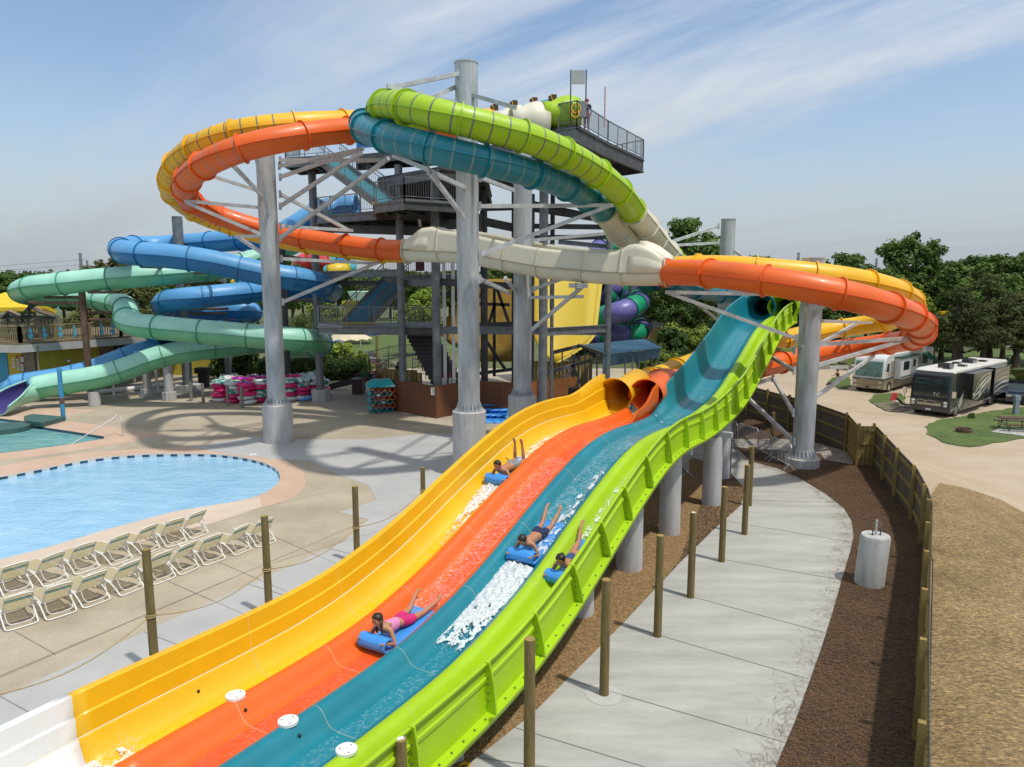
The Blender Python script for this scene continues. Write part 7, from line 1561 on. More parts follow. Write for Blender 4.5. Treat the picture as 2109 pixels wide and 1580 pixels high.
car('dark blue hatchback behind the black motorhome at the right edge', D(2092, 832)+V(.6, 1, 0), -.5, mk('navy_car_paint', (.01, .018, .04), .2, coat=.7)); car('dark grey pickup on the lane at the far right', D(2103, 720), -.4, PD, 'pickup')
# site furniture
picnic('maroon picnic table on a concrete pad at the right edge', D(2082, 890)+V(.5, .3, .05), 1.15, -.25); sheet('picnic_pad', dp([(2040, 893), (2058, 886), (2250, 890), (2250, 925), (2109, 902)]), SLAB, .13, drape=True, kind='structure')
picnic('small distant picnic table beyond the black motorhome roof', D(2072, 745), 1., .2)
p = D(1985, 893); fr_t = thing('fire_ring', 'rusty steel fire ring with a split log inside, on the front lawn', 'fire ring', p)
mb = MB(); n = 26; rw = [[p+V(r*math.cos(2*math.pi*i/n), r*math.sin(2*math.pi*i/n), z) for i in range(n)] for r, z in ((.48, 0), (.5, .12), (.48, .13), (.5, .25), (.48, .36), (.43, .36), (.43, .02))]; mb.sweep(rw, closed=True).build('ring', RUST, fr_t, smooth=30); MB().cyl(p+V(0, 0, .03), p+V(0, 0, .05), .44, n=20).build('ash', BLK, fr_t); MB().beam(p+V(-.35, 0, .5), p+V(.25, -.1, .3), .12, .05).build('log', TIM, fr_t)
p = D(1735, 752); t = thing('fire_ring', 'distant fire ring left of the white motorhome', 'fire ring', p); MB().cyl(p, p+V(0, 0, .35), .5, n=18).build('ring', RUST, t)
p = D(2091, 856); t = thing('utility_pedestal', 'grey electrical pedestal with a slanted box at the right edge', 'pedestal', p); MB().box(p+V(0, 0, .6), (.3, .3, 1.2)).build('post', mk('pedestal_grey', (.24, .29, .34), .5), t); MB().box(p+V(-.0, .0, 1.35), (.4, .34, .35)).build('cabinet', MATS['pedestal_grey'], t)
p = D(1846, 838); t = thing('folding_chair', 'red and white folding camp chair on the brick patio', 'chair', p)
MB().box(p+V(0, 0, .45), (.5, .45, .04)).build('seat', SIGNW, t); mb = MB(); mb.beam(p+V(-.2, .25, .45), p+V(.1, .45, 1.05), .45, .03); mb.build('backrest', SIGNR, t)
mb = MB(); [mb.beam(p+V(a, b, 0), p+V(-a, b, .5), .03, .03) for a, b in ((-.25, -.2), (.25, -.2), (-.25, .2), (.25, .2))]; mb.build('leg_frame', BLK, t)
p = D(1857, 842); t = thing('lounge_chair', 'dark reclining camp lounger beside the black motorhome front', 'chair', p); mb = MB(); mb.beam(p+V(-.5, 0, .9), p+V(.1, 0, .35), .5, .04); mb.beam(p+V(.1, 0, .35), p+V(.9, -.1, .35), .5, .04); mb.build('seat', BLK, t); mb = MB(); [mb.beam(p+V(x, y, 0), p+V(x+.2, y, .4), .03, .03) for x in (-.1, .6) for y in (-.22, .22)]; mb.build('leg_frame', GALVL, t)
plant('dbush', 2025, 851, D(2022, 864).y, 'small reddish shrub on the front lawn', None, 1.2, D(2022, 864).z, 'shrub')
t = thing('crane_truck', 'yellow crane arm showing between the right loop and the cedar', 'machine', W(1945, 650, 75)); YC = MATS['far_yellow_gelcoat']; MB().beam(W(1930, 655, 75), W(1952, 655, 75), .6, .45).build('boom', YC, t); MB().box(W(1944, 646, 75.5), (.9, .8, .5)).build('cab', YC, t); MB().cyl(V(W(1941, 660, 75).x, 76, -2), V(W(1941, 658, 75).x, 76, W(1941, 656, 75).z), .12).build('pedestal', DARK, t)
# ================================================================ PEOPLE
SKIN = mk('tanned_skin', (.42, .2, .11), .5, var=.08, vs=6, spec=.4); SKIND = mk('deep_skin', (.2, .09, .05), .5, var=.08, vs=6); HAIRB = mk('dark_hair', (.018, .011, .007), .5, var=.3, vs=20, stretch=(6, 1, 1)); EYE = mk('eye_dark', (.01, .008, .006), .2); LIP = mk('smile', (.6, .5, .45), .4)
def skin_mesh(verts, edges, mat, name, parent, sub=2):
    me = bpy.data.meshes.new(name); me.from_pydata([v[0] for v in verts], edges, []); o = bpy.data.objects.new(name, me); COL.objects.link(o)
    o.modifiers.new('Skin', 'SKIN')
    if not me.skin_vertices: me.skin_vertices.new()
    for d, v in zip(me.skin_vertices[0].data, verts):
        r = v[1]; d.radius = r if hasattr(r, '__len__') else (r, r)
    me.skin_vertices[0].data[0].use_root = True
    s = o.modifiers.new('Sub', 'SUBSURF'); s.levels = sub; s.render_levels = sub
    dg = bpy.context.evaluated_depsgraph_get(); m2 = bpy.data.meshes.new_from_object(o.evaluated_get(dg)); bpy.data.objects.remove(o)
    m2.materials.clear(); m2.materials.append(mat); m2.shade_smooth(); o = bpy.data.objects.new(name, m2); COL.objects.link(o); o.parent = parent; return o
def person(label, J, skin=SKIN, hair='short', shorts=None, top=None, legs_long=None, fem=False, face=(0, 1, 0), hat=None, fingers=True, loc=(0, 0, 0), group=None):
    """J: pelvis, chest, neck, head, and per side s in l,r: sh, el, ha, hip, kn, an, toe"""
    t = thing('person', label, 'person', (0, 0, 0), group); J = {k: Vector(v) for k, v in J.items()}; f = Vector(face).normalized()
    up = (J['head']-J['neck']).normalized(); 
    if abs(up.dot(f)) > .9: up = V(0, 0, 1)
    side = f.cross(up).normalized(); up = side.cross(f).normalized()
    vs = []; ed = []
    def a(p, r, pr=None):
        vs.append((Vector(p), r)); i = len(vs)-1
        if pr is not None: ed.append((pr, i))
        return i
    pel = a(J['pelvis'], .125 if fem else .115); wa = a(J['pelvis'].lerp(J['chest'], .5), .095 if fem else .11, pel); ch = a(J['chest'], .125 if fem else .135, wa); nb = a(J['chest'].lerp(J['neck'], .72), .085, ch)
    nk = a(J['neck'], .055, nb); h1 = a(J['head']-up*.03, .075, nk); h2 = a(J['head']+up*.03, .092, h1); a(J['head']+up*.1, .06, h2)
    a(J['head']-up*.015+f*.1, .016, h1)
    for s in 'lr':
        k = nb
        sh = a(J[s+'sh'], .052, k); m = a(J[s+'sh'].lerp(J[s+'el'], .5), .045, sh); el = a(J[s+'el'], .036, m); fo = a(J[s+'el'].lerp(J[s+'ha'], .4), .036, el); wr_ = a(J[s+'ha'], .024, fo)
        d = (J[s+'ha']-J[s+'el']).normalized(); sd, uu = frame(d); pm = a(J[s+'ha']+d*.05, (.036, .018), wr_)
        if fingers:
            for q in range(4):
                b0 = a(J[s+'ha']+d*.09+sd*(.027-.018*q), .009, pm); b1 = a(J[s+'ha']+d*(.125+(.01, .018, .014, 0)[q])+sd*(.03-.02*q)-uu*.008, .008, b0); a(J[s+'ha']+d*(.14+(.012, .02, .014, -.005)[q])+sd*(.031-.021*q)-uu*.028, .007, b1)
            b0 = a(J[s+'ha']+d*.05+sd*.045-uu*.01, .01, pm); a(J[s+'ha']+d*.085+sd*.06-uu*.02, .008, b0)
        hp = a(J[s+'hip'], .085, pel); th = a(J[s+'hip'].lerp(J[s+'kn'], .45), .075, hp); kn = a(J[s+'kn'], .052, th); ca_ = a(J[s+'kn'].lerp(J[s+'an'], .35), .054, kn); an = a(J[s+'an'], .033, ca_)
        b_ = a(J[s+'an'].lerp(J[s+'toe'], .45), (.042, .03), an); a(J[s+'toe'], (.04, .018), b_)
    skin_mesh(vs, ed, skin, 'body', t)
    hc = J['head']
    R3 = Matrix((side, f, up)).transposed()
    for sx in (-1, 1):
        MB().sphere(hc+side*sx*.034+f*.088+up*.022, .011, 8, 6).build('eye', EYE, t, smooth=60); MB().sphere(hc+side*sx*.093-up*.0, (.012, .02, .03), 8, 6, R3).build('ear', skin, t, smooth=60)
    MB().sphere(hc+f*.086-up*.045, (.028, .008, .009), 8, 6, R3).build('mouth', LIP, t, smooth=60)
    if hair:
        mb = MB(); mb.sphere(hc-f*.018+up*.04, (.105, .108, .098), 14, 9, R3)
        mb.v = [p if (p-hc).dot(f) < .045 or (p-hc).dot(up) > .075 else p-f*max(0, ((p-hc).dot(f)-.045)) for p in mb.v]
        mb.v = [p+V(MN.noise(p*22), MN.noise(p*22+V(3, 0, 0)), MN.noise(p*22+V(0, 3, 0)))*.012 for p in mb.v]
        o = mb.build('hair', HAIRB, t, smooth=80)
        if hair == 'long':
            b = hc-f*.06; MB().tube(spline([b, b-f*.06-up*.06, b+side*.07-up*.16+f*.03, b+side*.075-up*.3+f*.06], .03), lambda q: .04*(1-.5*q), 8).build('ponytail', HAIRB, t, smooth=80); MB().tube(spline([b-side*.07, b-side*.09-up*.12+f*.08, b-side*.085-up*.27+f*.1], .03), lambda q: .025*(1-.5*q), 8).build('ponytail', HAIRB, t, smooth=80)
        if hair == 'bun': MB().sphere(hc-f*.1+up*.05, .05, 10, 7).build('hair_bun', HAIRB, t, smooth=80)
    if hat: mb = MB(); mb.sphere(hc+up*.05, (.115, .115, .085), 14, 8, R3); mb.sphere(hc+up*.03+f*.1, (.08, .09, .015), 10, 6, R3); mb.build('hat', hat, t, smooth=60)
    def wear(nm, mat, pts, e): skin_mesh(pts, e, mat, nm, t)
    if shorts:
        q = .55; w = J['pelvis'].lerp(J['chest'], .28); P = [(J['pelvis'], .142), (w, .12)]; e = [(0, 1)]
        for s in 'lr': n = len(P); P += [(J[s+'hip'], .104), (J[s+'hip'].lerp(J[s+'kn'], .3), .1), (J[s+'hip'].lerp(J[s+'kn'], q), .094)]; e += [(0, n), (n, n+1), (n+1, n+2)]
        wear('shorts', shorts, P, e)
    if legs_long:
        P = [(J['pelvis'], .142), (J['pelvis'].lerp(J['chest'], .28), .12)]; e = [(0, 1)]
        for s in 'lr': n = len(P); P += [(J[s+'hip'], .105), (J[s+'kn'], .07), (J[s+'an'], .05)]; e += [(0, n), (n, n+1), (n+1, n+2)]
        wear('trousers', legs_long, P, e)
    if top:
        P = [(J['pelvis'].lerp(J['chest'], .1), .13), (J['pelvis'].lerp(J['chest'], .55), .12), (J['chest'], .148), (J['chest'].lerp(J['neck'], .6), .1)]; e = [(0, 1), (1, 2), (2, 3)]
        if top[1] == 'sleeve':
            for s in 'lr': n = len(P); P += [(J[s+'sh'], .07), (J[s+'sh'].lerp(J[s+'el'], .6), .06)]; e += [(3, n), (n, n+1)]
        wear('top', top[0], P, e)
        if top[1] == 'strap':
            for sx in (-1, 1): MB().tube(spline([J['chest']+side*sx*.1-up*.06+f*.02, J['neck']+side*sx*.05-V(0, 0, .0)+f*.02, J['chest']+side*sx*.08+V(0, 0, .13)], .04), .008, 5).build('shoulder_strap', mk('yellow_strap', (.6, .5, .02), .6), t)
    return t
def mat_sheet(label, w=.315):
    t = thing('foam_mat', label, 'mat', (0, 0, 0), 'blue racing mats on the lanes')
    pr = [(-.85, .03), (-.4, .03), (.1, .03), (.46, .035), (.60, .04), (.69, .06), (.75, .11), (.775, .18), (.75, .25), (.69, .295), (.62, .30), (.56, .27), (.53, .22), (.53, .17)]
    mb = MB(); mb.sweep([[V(x, y, z) for x in (-w, -w*.5, 0, w*.5, w)] for y, z in pr]); o = mb.build('sheet', BLUEF, t, smooth=70); md = o.modifiers.new('s', 'SOLIDIFY'); md.thickness = .045; md.offset = 0
    md = o.modifiers.new('b', 'BEVEL'); md.width = .012; md.segments = 2
    mb = MB(); [mb.tube([V(sx*(w-.05), .6, .25), V(sx*(w-.02), .65, .21), V(sx*(w-.05), .68, .16)], .012, 6) for sx in (-1, 1)]; mb.build('handle', BLUEF, t); return t
def seat(t, px, py, v, h=-.2, sc=1.04, yaw=0.):
    X, Yd, Z = ray(px, py); k = v/(X*S.y-Yd*S.x); u = (X*S.x+Yd*S.y)*k
    lo, hi = 4., 30.
    for _ in range(30):
        u = (lo+hi)/2; q = SP(u, v, h); f = q.y*cP-(q.z-H)*sP; y = CY-FPX*(q.y*sP+(q.z-H)*cP)/f
        lo, hi = (u, hi) if y > py else (lo, u)
    fw = (SP(u-.4, v, 0)-SP(u+.4, v, 0)).normalized(); rt = V(-SV.x, -SV.y, 0); nz = rt.cross(fw)
    M = Matrix((rt, fw, nz)).transposed().to_4x4(); M = Matrix.Translation(SP(u, v, h)) @ M @ Matrix.Rotation(yaw, 4, 'Z') @ Matrix.Scale(sc, 4)
    t.matrix_basis = M; return u
def prone(an='flat', spread=.1, lift=.0, headup=.0):
    J = dict(pelvis=(0, -.12, .19), chest=(0, .25, .26), neck=(0, .43, .40), head=(0, .50, .52+headup))
    for s, k in (('l', -1), ('r', 1)):
        J[s+'sh'] = (k*.175, .36, .31); J[s+'el'] = (k*.30, .42, .10); J[s+'ha'] = (k*.285, .62, .21)
        J[s+'hip'] = (k*.09, -.2, .16); J[s+'kn'] = (k*(.1+spread*.4), -.62, .11)
        if an == 'up': J[s+'an'] = (k*.11+.02, -.72, .54); J[s+'toe'] = (k*.11+.03, -.70, .72)
        else: J[s+'an'] = (k*(.1+spread), -1.0, .14+lift+(.06 if k > 0 else 0)); J[s+'toe'] = (k*(.1+spread), -1.14, .22+lift)
    return J
NAVY = mk('navy_swim_shorts', (.012, .02, .07), .8); GREYS = mk('grey_pattern_shorts', (.2, .22, .24), .8, var=.5, vs=30); PINKS = mk('magenta_shorts', (.55, .015, .16), .8, var=.15); PINKT = mk('pink_lilac_top', (.75, .22, .35), .7, vs=2, col2=(.55, .25, .6)); NAVT = mk('blue_swimsuit', (.03, .07, .2), .7)
RD = [((1037, 976), vA+.60, dict(label='shirtless man in grey shorts, shins raised, lying on a mat on the yellow lane', J=prone('up'), shorts=GREYS), 'blue foam mat carrying the man on the yellow lane'),
      ((812, 1303), vC+.76, dict(label='girl in pink top and magenta shorts lying on a mat on the orange lane', J=prone('flat', .16, .06, .03), shorts=PINKS, top=(PINKT, 'strap'), hair='long', fem=True), 'blue foam mat carrying the girl on the orange lane'),
      ((1098, 1122), vD+.72, dict(label='boy in navy shorts lying head down on a mat on the teal lane', J=prone('flat', .06, .12, -.04), shorts=NAVY), 'blue foam mat carrying the boy on the teal lane'),
      ((1162, 1165), vE+.62, dict(label='smiling girl in blue swimsuit lying on a mat on the lime lane', J=prone('flat', .1, .14), top=(NAVT, 'x'), shorts=None, hair='bun', fem=True), 'blue foam mat carrying the girl on the lime lane')]
RU = []
for (px, py), v, kw, ml in RD:
    fdir = (0, .97, -.15 if 'boy' not in kw['label'] else -.35); p = person(face=fdir, **kw); m = mat_sheet(ml); seat(m, px, py, v, h=-.19); RU.append((seat(p, px, py, v, h=-.17), v))
def standing(z=0, arm=None, walk=0., h=1.7):
    k = h/1.75; J = dict(pelvis=(0, 0, .98), chest=(0, 0, 1.3), neck=(0, 0, 1.5), head=(0, .02, 1.63))
    for s, q in (('l', -1), ('r', 1)):
        J[s+'sh'] = (q*.18, 0, 1.43); J[s+'el'] = (q*.24, -.02, 1.15); J[s+'ha'] = (q*.23, .08, .92); J[s+'hip'] = (q*.09, 0, .93); J[s+'kn'] = (q*.1, .03+walk*q*.12, .5); J[s+'an'] = (q*.1, walk*q*.2-.02, .08); J[s+'toe'] = (q*.11, walk*q*.2+.14, .03)
    if arm: J.update(arm)
    return {a: tuple(c*k for c in b) for a, b in J.items()}
GT = mk('green_tshirt', (.01, .16, .06), .85); BKC = mk('black_cloth', (.012, .012, .015), .9); RDC = mk('red_cloth', (.4, .02, .02), .8); NVC = mk('navy_cloth', (.015, .02, .05), .85); GYC = mk('pale_grey_cloth', (.35, .35, .37), .85); WHC = mk('white_cloth', (.6, .55, .55), .85); LBC = mk('light_blue_cloth', (.15, .32, .45), .85)
def stand(p, rz, sc=1): 
    def f(o): place(o, p, rz, sc); return o
    return f
stand(G(748, 808)+V(0, .3, 0), 2.6)(person('person in green shirt and black trousers leaning on a beam by the bin', standing(arm={'rsh': (.19, 0, 1.43), 'rel': (.4, .1, 1.3), 'rha': (.62, .12, 1.22)}), SKIND, hair='long', top=(GT, 'sleeve'), legs_long=BKC, fem=True, fingers=False))
q = TP[1].lerp(TP[2], .28)+V(.1, .9, 0)
stand(q, .2)(person('lifeguard in red cap and shorts and navy shirt standing on the top platform', standing(), SKIN, hair=None, hat=RDC, top=(NVC, 'sleeve'), shorts=RDC, fingers=False))
stand(D(1723, 797), .5)(person('person in black vest and pale shorts walking a dog left of the white motorhome', standing(walk=1, arm={'lel': (-.3, .1, 1.18), 'lha': (-.42, .3, 1.1)}), SKIN, hair='short', top=(BKC, 'x'), shorts=GYC, fingers=False))
stand(D(1919, 729), .3)(person('person in a pale top standing behind the white motorhome, left of a pair', standing(), SKIN, top=(WHC, 'sleeve'), legs_long=NVC, fingers=False)); stand(D(1927, 729), -.4)(person('person in dark clothes standing behind the white motorhome, right of a pair', standing(), SKIN, top=(BKC, 'sleeve'), legs_long=NVC, fingers=False))
stand(V(W(821, 765, 47).x, 47, .8), 2.8)(person('person in black with a cap half hidden by the tower column', standing(), SKIND, hat=BKC, top=(BKC, 'sleeve'), legs_long=BKC, fingers=False))
stand(V(W(773, 770, 46.5).x, 46.5, .25), 2.2)(person('person in light blue shirt behind the corner of the brown fence', standing(), SKIND, top=(LBC, 'sleeve'), legs_long=NVC, fingers=False)); stand(V(W(785, 770, 47).x, 47, -.25), 1.2)(person('shorter person in light blue next to the one at the fence corner', standing(h=1.5), SKIND, top=(LBC, 'sleeve'), legs_long=NVC, fingers=False))
sit = standing(); sit = {k: tuple(v) for k, v in sit.items()}
def sitting():
    J = standing(); J = {k: list(v) for k, v in J.items()}
    for k in J: J[k][2] -= .45
    for s, q in (('l', -1), ('r', 1)): J[s+'kn'] = [q*.12, .42, .48]; J[s+'an'] = [q*.12, .45, .08]; J[s+'toe'] = [q*.12, .6, .03]; J[s+'ha'] = [q*.15, .35, .75]
    return J
stand(V(W(694, 735, 58).x, 58, 0), 1.4)(person('seated person in dark clothes at a picnic table left of the round bush', sitting(), SKIND, top=(BKC, 'sleeve'), legs_long=NVC, fingers=False)); stand(V(W(709, 735, 58.5).x, 58.5, 0), 1.8)(person('seated person in a red brown top at the picnic table left of the round bush', sitting(), SKIN, top=(mk('rust_cloth', (.25, .07, .04), .9), 'sleeve'), legs_long=NVC, fingers=False))
# dog: black and tan, head down
p = D(1712, 798); dg_ = thing('dog', 'small black dog sniffing the grass left of the white motorhome', 'dog', (0, 0, 0))
vs = [((0, -.22, .36), .1), ((0, 0, .37), .11), ((0, .22, .36), .125), ((0, .36, .36), .08), ((0, .47, .27), .065), ((0, .58, .2), .035), ((0, -.34, .42), .025), ((0, -.46, .5), .015)]; ed = [(0, 1), (1, 2), (2, 3), (3, 4), (4, 5), (0, 6), (6, 7)]
for sx in (-1, 1):
    n = len(vs); vs += [((sx*.09, .24, .24), .045), ((sx*.09, .22, .12), .026), ((sx*.09, .25, .02), .026)]; ed += [(2, n), (n, n+1), (n+1, n+2)]; n = len(vs); vs += [((sx*.09, -.2, .25), .05), ((sx*.09, -.28, .14), .026), ((sx*.09, -.24, .02), .026)]; ed += [(0, n), (n, n+1), (n+1, n+2)]
skin_mesh([(Vector(a), b) for a, b in vs], ed, BKC, 'body', dg_)
for sx in (-1, 1): MB().sphere((sx*.06, .44, .33), (.02, .03, .06)).build('ear', BKC, dg_)
MB().torus((0, .38, .33), .085, .012, M=Matrix.Rotation(1.1, 3, 'X')).build('collar', RDC, dg_); place(dg_, p, 1.9, 1.1)
# ================================================================ SPRAY AND FOAM
FOAM = None
def film_mat(nm='aerated_water_film', lo=.45, hi=.8, top=.42, sc_=8, bot=0.):
    m = bpy.data.materials.new(nm); m.use_nodes = True; nt = m.node_tree; N = nt.nodes; L = nt.links; b = N['Principled BSDF']; b.inputs['Base Color'].default_value = (.8, .84, .84, 1); b.inputs['Roughness'].default_value = .3
    g = N.new('ShaderNodeNewGeometry'); n = N.new('ShaderNodeTexNoise'); n.inputs['Scale'].default_value = sc_; n.inputs['Detail'].default_value = 7; n.inputs['Roughness'].default_value = .7; n.inputs['Distortion'].default_value = 1.5; L.new(g.outputs['Position'], n.inputs['Vector'])
    r = N.new('ShaderNodeMapRange'); r.inputs[1].default_value = lo; r.inputs[2].default_value = hi; r.inputs[3].default_value = bot; r.inputs[4].default_value = top; L.new(n.outputs['Fac'], r.inputs[0]); L.new(r.outputs[0], b.inputs['Alpha']); return m
FILM = film_mat(); FOAM = film_mat('white_water_foam', .3, .58, .96, 22, .12)
def foam(label, v, u0, u1, v0f, dens, hmax=.12, seed=0, film=False, half=.36):
    """u0 thick end (at the mat), u1 ragged end; v0f(q)-> half width fraction"""
    rng = random.Random(seed); nU, nV = (90, 34); mb = MB(); H = {}
    t = MB()
    pts = []
    for i in range(nU+1):
        q = i/nU; row = []
        for j in range(nV+1):
            s_ = j/nV*2-1; u = u0+(u1-u0)*q; vv = v+s_*half
            nz = MN.noise(V(u*7, vv*9, seed))*.5+MN.noise(V(u*19, vv*19, seed+3))*.35+MN.noise(V(u*45, vv*45, seed))*.12
            row.append(SP(u, vv, -.185+(.02 if film else .03+hmax*(1-q)**.7*(.55+nz)*(1-abs(s_)**3))+.01+.06*max(0, abs(s_)-.8)*2))
        pts.append(row)
    for i in range(nU):
        for j in range(nV):
            q = (i+.5)/nU; s_ = (j+.5)/nV*2-1; u = u0+(u1-u0)*q; vv = v+s_*half
            nz = MN.noise(V(u*4, vv*8, seed+9))+.55*MN.noise(V(u*13, vv*20, seed+5))+.15*MN.noise(V(u*40, vv*50, seed))
            if abs(s_) < v0f(q)*(1+.25*nz) and nz > dens(q, s_): mb.add([pts[i][j], pts[i][j+1], pts[i+1][j+1], pts[i+1][j]], [(0, 1, 2, 3)])
    if not mb.f: return
    if not film:
        for k in range(1500):
            q = rng.random()**1.3; s_ = rng.gauss(0, .5)*v0f(q)*1.2; p = SP(u0+(u1-u0)*(q*1.08-.04), v+s_*half, -.17+rng.random()**2*.28*(1-q*.6)); r = rng.uniform(.003, .009); 
            mb.add([p+V(r, 0, 0), p+V(-r, 0, 0), p+V(0, r, 0), p+V(0, -r, 0), p+V(0, 0, r), p+V(0, 0, -r)], [(0, 2, 4), (2, 1, 4), (1, 3, 4), (3, 0, 4), (2, 0, 5), (1, 2, 5), (3, 1, 5), (0, 3, 5)])
    o = mb.build('water_foam' if not film else 'water_film', FILM if film else FOAM, None, label=label, cat='water', kind='stuff'); weld(o, 180); return o
uy, uo, ut, ul = [r[0] for r in RU]
foam('burst of white water ahead of the mat on the yellow lane', vA+.6, uy-.75, uy-3.2, lambda q: .95*(1-q)**.6, lambda q, s: -.75+1.1*q, .14, 1)
foam('heavy sheet of white water ahead of the mat on the teal lane', vD+.72, ut-.8, ut-3.6, lambda q: 1.1*(1-.35*q), lambda q, s: -.9+.9*max(0, q-.35)/.65*1.2, .16, 2, half=.4)
foam('churned water trailing the man on the yellow lane', vA+.66, uy+.3, uy+7, lambda q: .85-.3*q, lambda q, s: -.1+.4*q, .05, 3, half=.3)
for v, a, b, lb, sd_ in ((vA+.66, uy-.2, uy+8, 'thin broken water streaks behind the man on the yellow lane', 11), (vC+.78, uo-.4, uo+7.5, 'broken water wake behind the girl on the orange lane', 12), (vD+.74, ut-.5, ut+7, 'broken water wake behind the boy on the teal lane', 13), (vE+.6, ul-.4, ul+6, 'broken water wake behind the girl on the lime lane', 14)):
    foam(lb, v, a, b, lambda q: 1.0, lambda q, s: -1.2+.75*q+abs(s)*.2, .02, sd_, film=True, half=.36)
foam('white water edge beside the girl on the orange lane', vC+.62, uo-.5, uo+5.5, lambda q: .35+.3*math.sin(q*9)**2, lambda q, s: .15, .04, 6, half=.3, film=True)
foam('water spray kicked up beside the boy on the teal lane', vD+1.0, ut-.3, ut+3.4, lambda q: .9-.4*q, lambda q, s: .0+.3*q, .05, 7, half=.2); foam('water spray running along the left side of the girl on the lime lane', vE+.42, ul-.5, ul+3.5, lambda q: .9-.3*q, lambda q, s: .0+.3*q, .05, 8, half=.2)
foam('white bubbling water at the top of the runout', vA+.6, 5.6, 3.0, lambda q: .9, lambda q, s: .1-.5*q, .03, 9, half=.34)
for v, u, lb in ((vD+.6, 26.5, 'teal'), (vC+.8, 22.5, 'orange'), (vD+.6, 23.5, 'teal flat'), (vE+.6, 20, 'lime')): foam('thin running water on the %s lane near its crest' % lb, v, u-1.5, u+2.5, lambda q: .9, lambda q, s: .15, .02, int(u*7), film=True, half=.3)
# ================================================================ GROUND LITTER
def inpoly(p, P):
    c = False; j = len(P)-1
    for i in range(len(P)):
        if (P[i][1] > p[1]) != (P[j][1] > p[1]) and p[0] < (P[j][0]-P[i][0])*(p[1]-P[i][1])/(P[j][1]-P[i][1])+P[i][0]: c = not c
        j = i
    return c
def litter(name, label, poly, n, ln, w, mat, zf, rej=None, near_=None, seed=1, lift=.03, coarse=0.):
    rng = random.Random(seed); xs = [p[0] for p in poly]; ys = [p[1] for p in poly]; mb = MB(); k = 0; tries = 0
    vs, fs = [], []
    while k < n and tries < n*12:
        tries += 1
        x = rng.uniform(min(xs), max(xs)); y = min(ys)+(max(ys)-min(ys))*rng.random()**1.6
        if rng.random() > (14/max(14, y))**.8: continue
        if not inpoly((x, y), poly) or (rej and rej(x, y)): continue
        k += 1; s = max(1, y/16); z = zf(x, y)+rng.random()*lift; a = rng.uniform(0, math.pi); L2 = ln*rng.uniform(.5, 1.3)*(.7+.3*s); ww = w*s; c, d = math.cos(a), math.sin(a); b = rng.uniform(-.3, .3)*L2; dz = rng.uniform(-.2, .35)*L2*.4
        n0 = len(vs); vs += [(x-c*L2/2-d*ww, y-d*L2/2+c*ww, z), (x-c*L2/2+d*ww, y-d*L2/2-c*ww, z), (x+d*ww+b*d, y-c*ww-b*c, z+abs(dz)), (x-d*ww+b*d, y+c*ww-b*c, z+abs(dz)), (x+c*L2/2, y+d*L2/2, z+dz*.5)]
        fs += [(n0, n0+1, n0+2, n0+3), (n0+3, n0+2, n0+4)]
    me = bpy.data.meshes.new(name); me.from_pydata(vs, [], fs); me.materials.append(mat); o = bpy.data.objects.new(name, me); COL.objects.link(o); tag(o, label, 'ground cover', None, 'stuff')
NDL = mk('dry_pine_needle', (.075, .036, .014), .8, gen='World', vs=30, col2=(.26, .145, .065), ramp=(.35, .65)); SBL = mk('dry_straw_blade', (.17, .1, .035), .8, gen='World', vs=25, col2=(.5, .36, .16), ramp=(.35, .7))
walkp = [tuple(p) for p in walk]; mup = [tuple(p) for p in MU]
litter('pine_needles', 'loose pine straw covering the bed between the walkway and the fence', mup, 42000, .15, .0028, NDL, lambda x, y: .012, rej=lambda x, y: inpoly((x, y), walkp))
edge = [G(x, y) for x, y in WR]
rng = random.Random(4); vs = []; fs = []
for k in range(1200):
    i = rng.randrange(len(edge)-1); p = edge[i].lerp(edge[i+1], rng.random())+V(rng.gauss(-.05, .16)-abs(rng.gauss(0, .12)), rng.gauss(0, .2), 0); a = rng.uniform(0, 6.3); L2 = rng.uniform(.08, .22); w = .0022*max(1, p.y/16); c, d = math.cos(a), math.sin(a); n0 = len(vs); z = .022+rng.random()*.012
    vs += [(p.x-c*L2-d*w, p.y-d*L2+c*w, z), (p.x-c*L2+d*w, p.y-d*L2-c*w, z), (p.x+d*w+d*L2*.2, p.y-c*w-c*L2*.2, z+.01), (p.x-d*w+d*L2*.2, p.y+c*w-c*L2*.2, z+.01), (p.x+c*L2, p.y+d*L2, z)]; fs += [(n0, n0+1, n0+2, n0+3), (n0+3, n0+2, n0+4)]
me = bpy.data.meshes.new('n'); me.from_pydata(vs, [], fs); me.materials.append(NDL); o = bpy.data.objects.new('pine_needles', me); COL.objects.link(o); tag(o, 'stray pine needles spilling over the right edge of the walkway', 'ground cover', None, 'stuff')
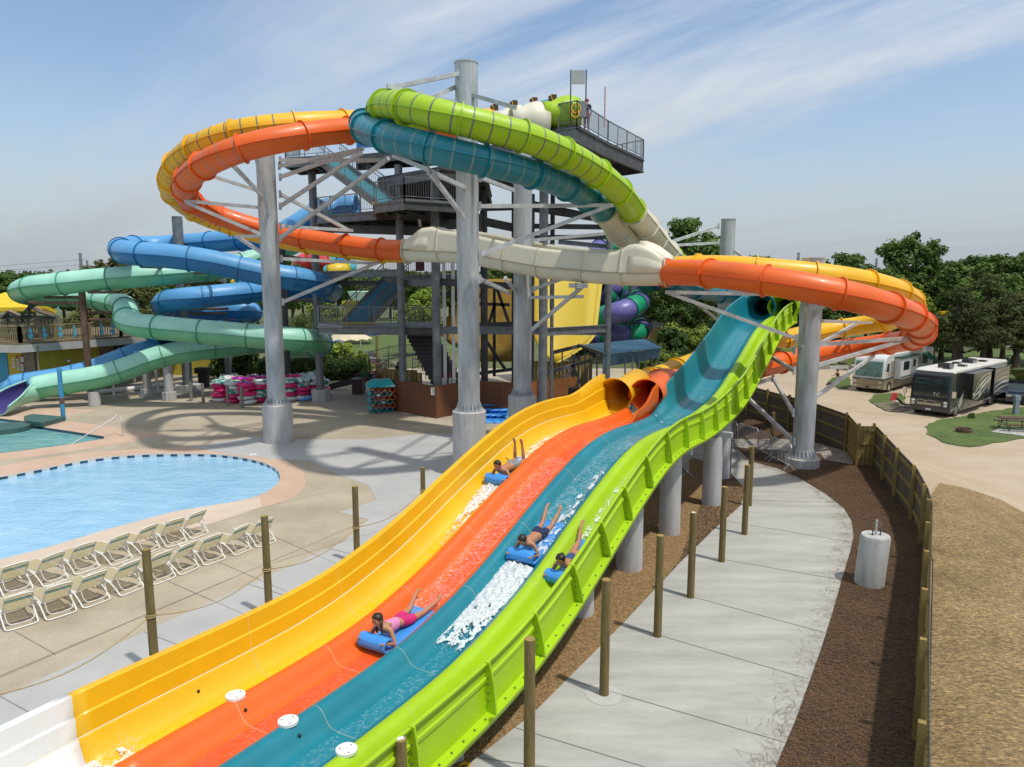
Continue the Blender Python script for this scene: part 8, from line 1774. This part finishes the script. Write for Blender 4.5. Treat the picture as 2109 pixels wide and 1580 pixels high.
stp = [tuple(p) for p in st[:-1]]+[tuple(near+Vector((14, 0)))]+[tuple(p) for p in dp([(2300, 1110), (2109, 1062), (2060, 1035), (1990, 1012), (1935, 1000)])]
litter('straw_blades', 'loose golden straw scattered over the slope outside the fence', stp, 45000, .16, .0034, SBL, lambda x, y: hgt(x, y)+.03)
GBL = mk('grass_blade', (.06, .1, .015), .8, gen='World', vs=20, col2=(.2, .26, .06))
for i, LW in enumerate(LAWNS): litter('grass_blades', ('grass of the far campsite lawn', 'grass of the lawn at the right edge', 'grass of the front campsite lawn with the fire ring', 'grass of the lawn by the brick patio', 'grass of the dog lawn', 'grass of the back lawn by the dark motorhome')[i] if i < 6 else 'campsite grass', [tuple(q) for q in LW], (3000, 1500, 7000, 1200, 700, 2500)[i] if i < 6 else 1500, .1, .004, GBL, lambda x, y: hgt(x, y)+.13, lift=.06, seed=i)
rng = random.Random(8); gv = [UV(2, -7.6), UV(6, -4.3), UV(26.5, -3.9), UV(30, -5.2), UV(30, -7.6)]; gvp = [tuple(p) for p in gv]; vs = []; fs = []; k = 0
while k < 20000:
    u = 2+26*rng.random()**1.3; v = rng.uniform(-7.2, -3.7); p = UV(u, v)
    if not inpoly(p, gvp) or inpoly(p, walkp): continue
    k += 1; r = rng.uniform(.01, .024)*max(1, p.y/20); n0 = len(vs); z = .006; a = rng.uniform(0, 3)
    vs += [(p.x+r*math.cos(a), p.y+r*math.sin(a), z), (p.x-r*math.sin(a), p.y+r*math.cos(a)*.8, z), (p.x-r*math.cos(a), p.y-r*math.sin(a), z), (p.x+r*math.sin(a), p.y-r*math.cos(a)*.8, z), (p.x+r*.2, p.y, z+r*.9)]
    fs += [(n0, n0+1, n0+4), (n0+1, n0+2, n0+4), (n0+2, n0+3, n0+4), (n0+3, n0, n0+4)]
me = bpy.data.meshes.new('g'); me.from_pydata(vs, [], fs); me.materials.append(mk('brown_pebble', (.08, .04, .013), .6, gen='World', vs=35, col2=(.5, .34, .16), ramp=(.38, .68))); me.shade_smooth(); o = bpy.data.objects.new('gravel_stones', me); COL.objects.link(o); tag(o, 'loose brown pea gravel beside and beneath the lime wall', 'gravel', None, 'stuff')
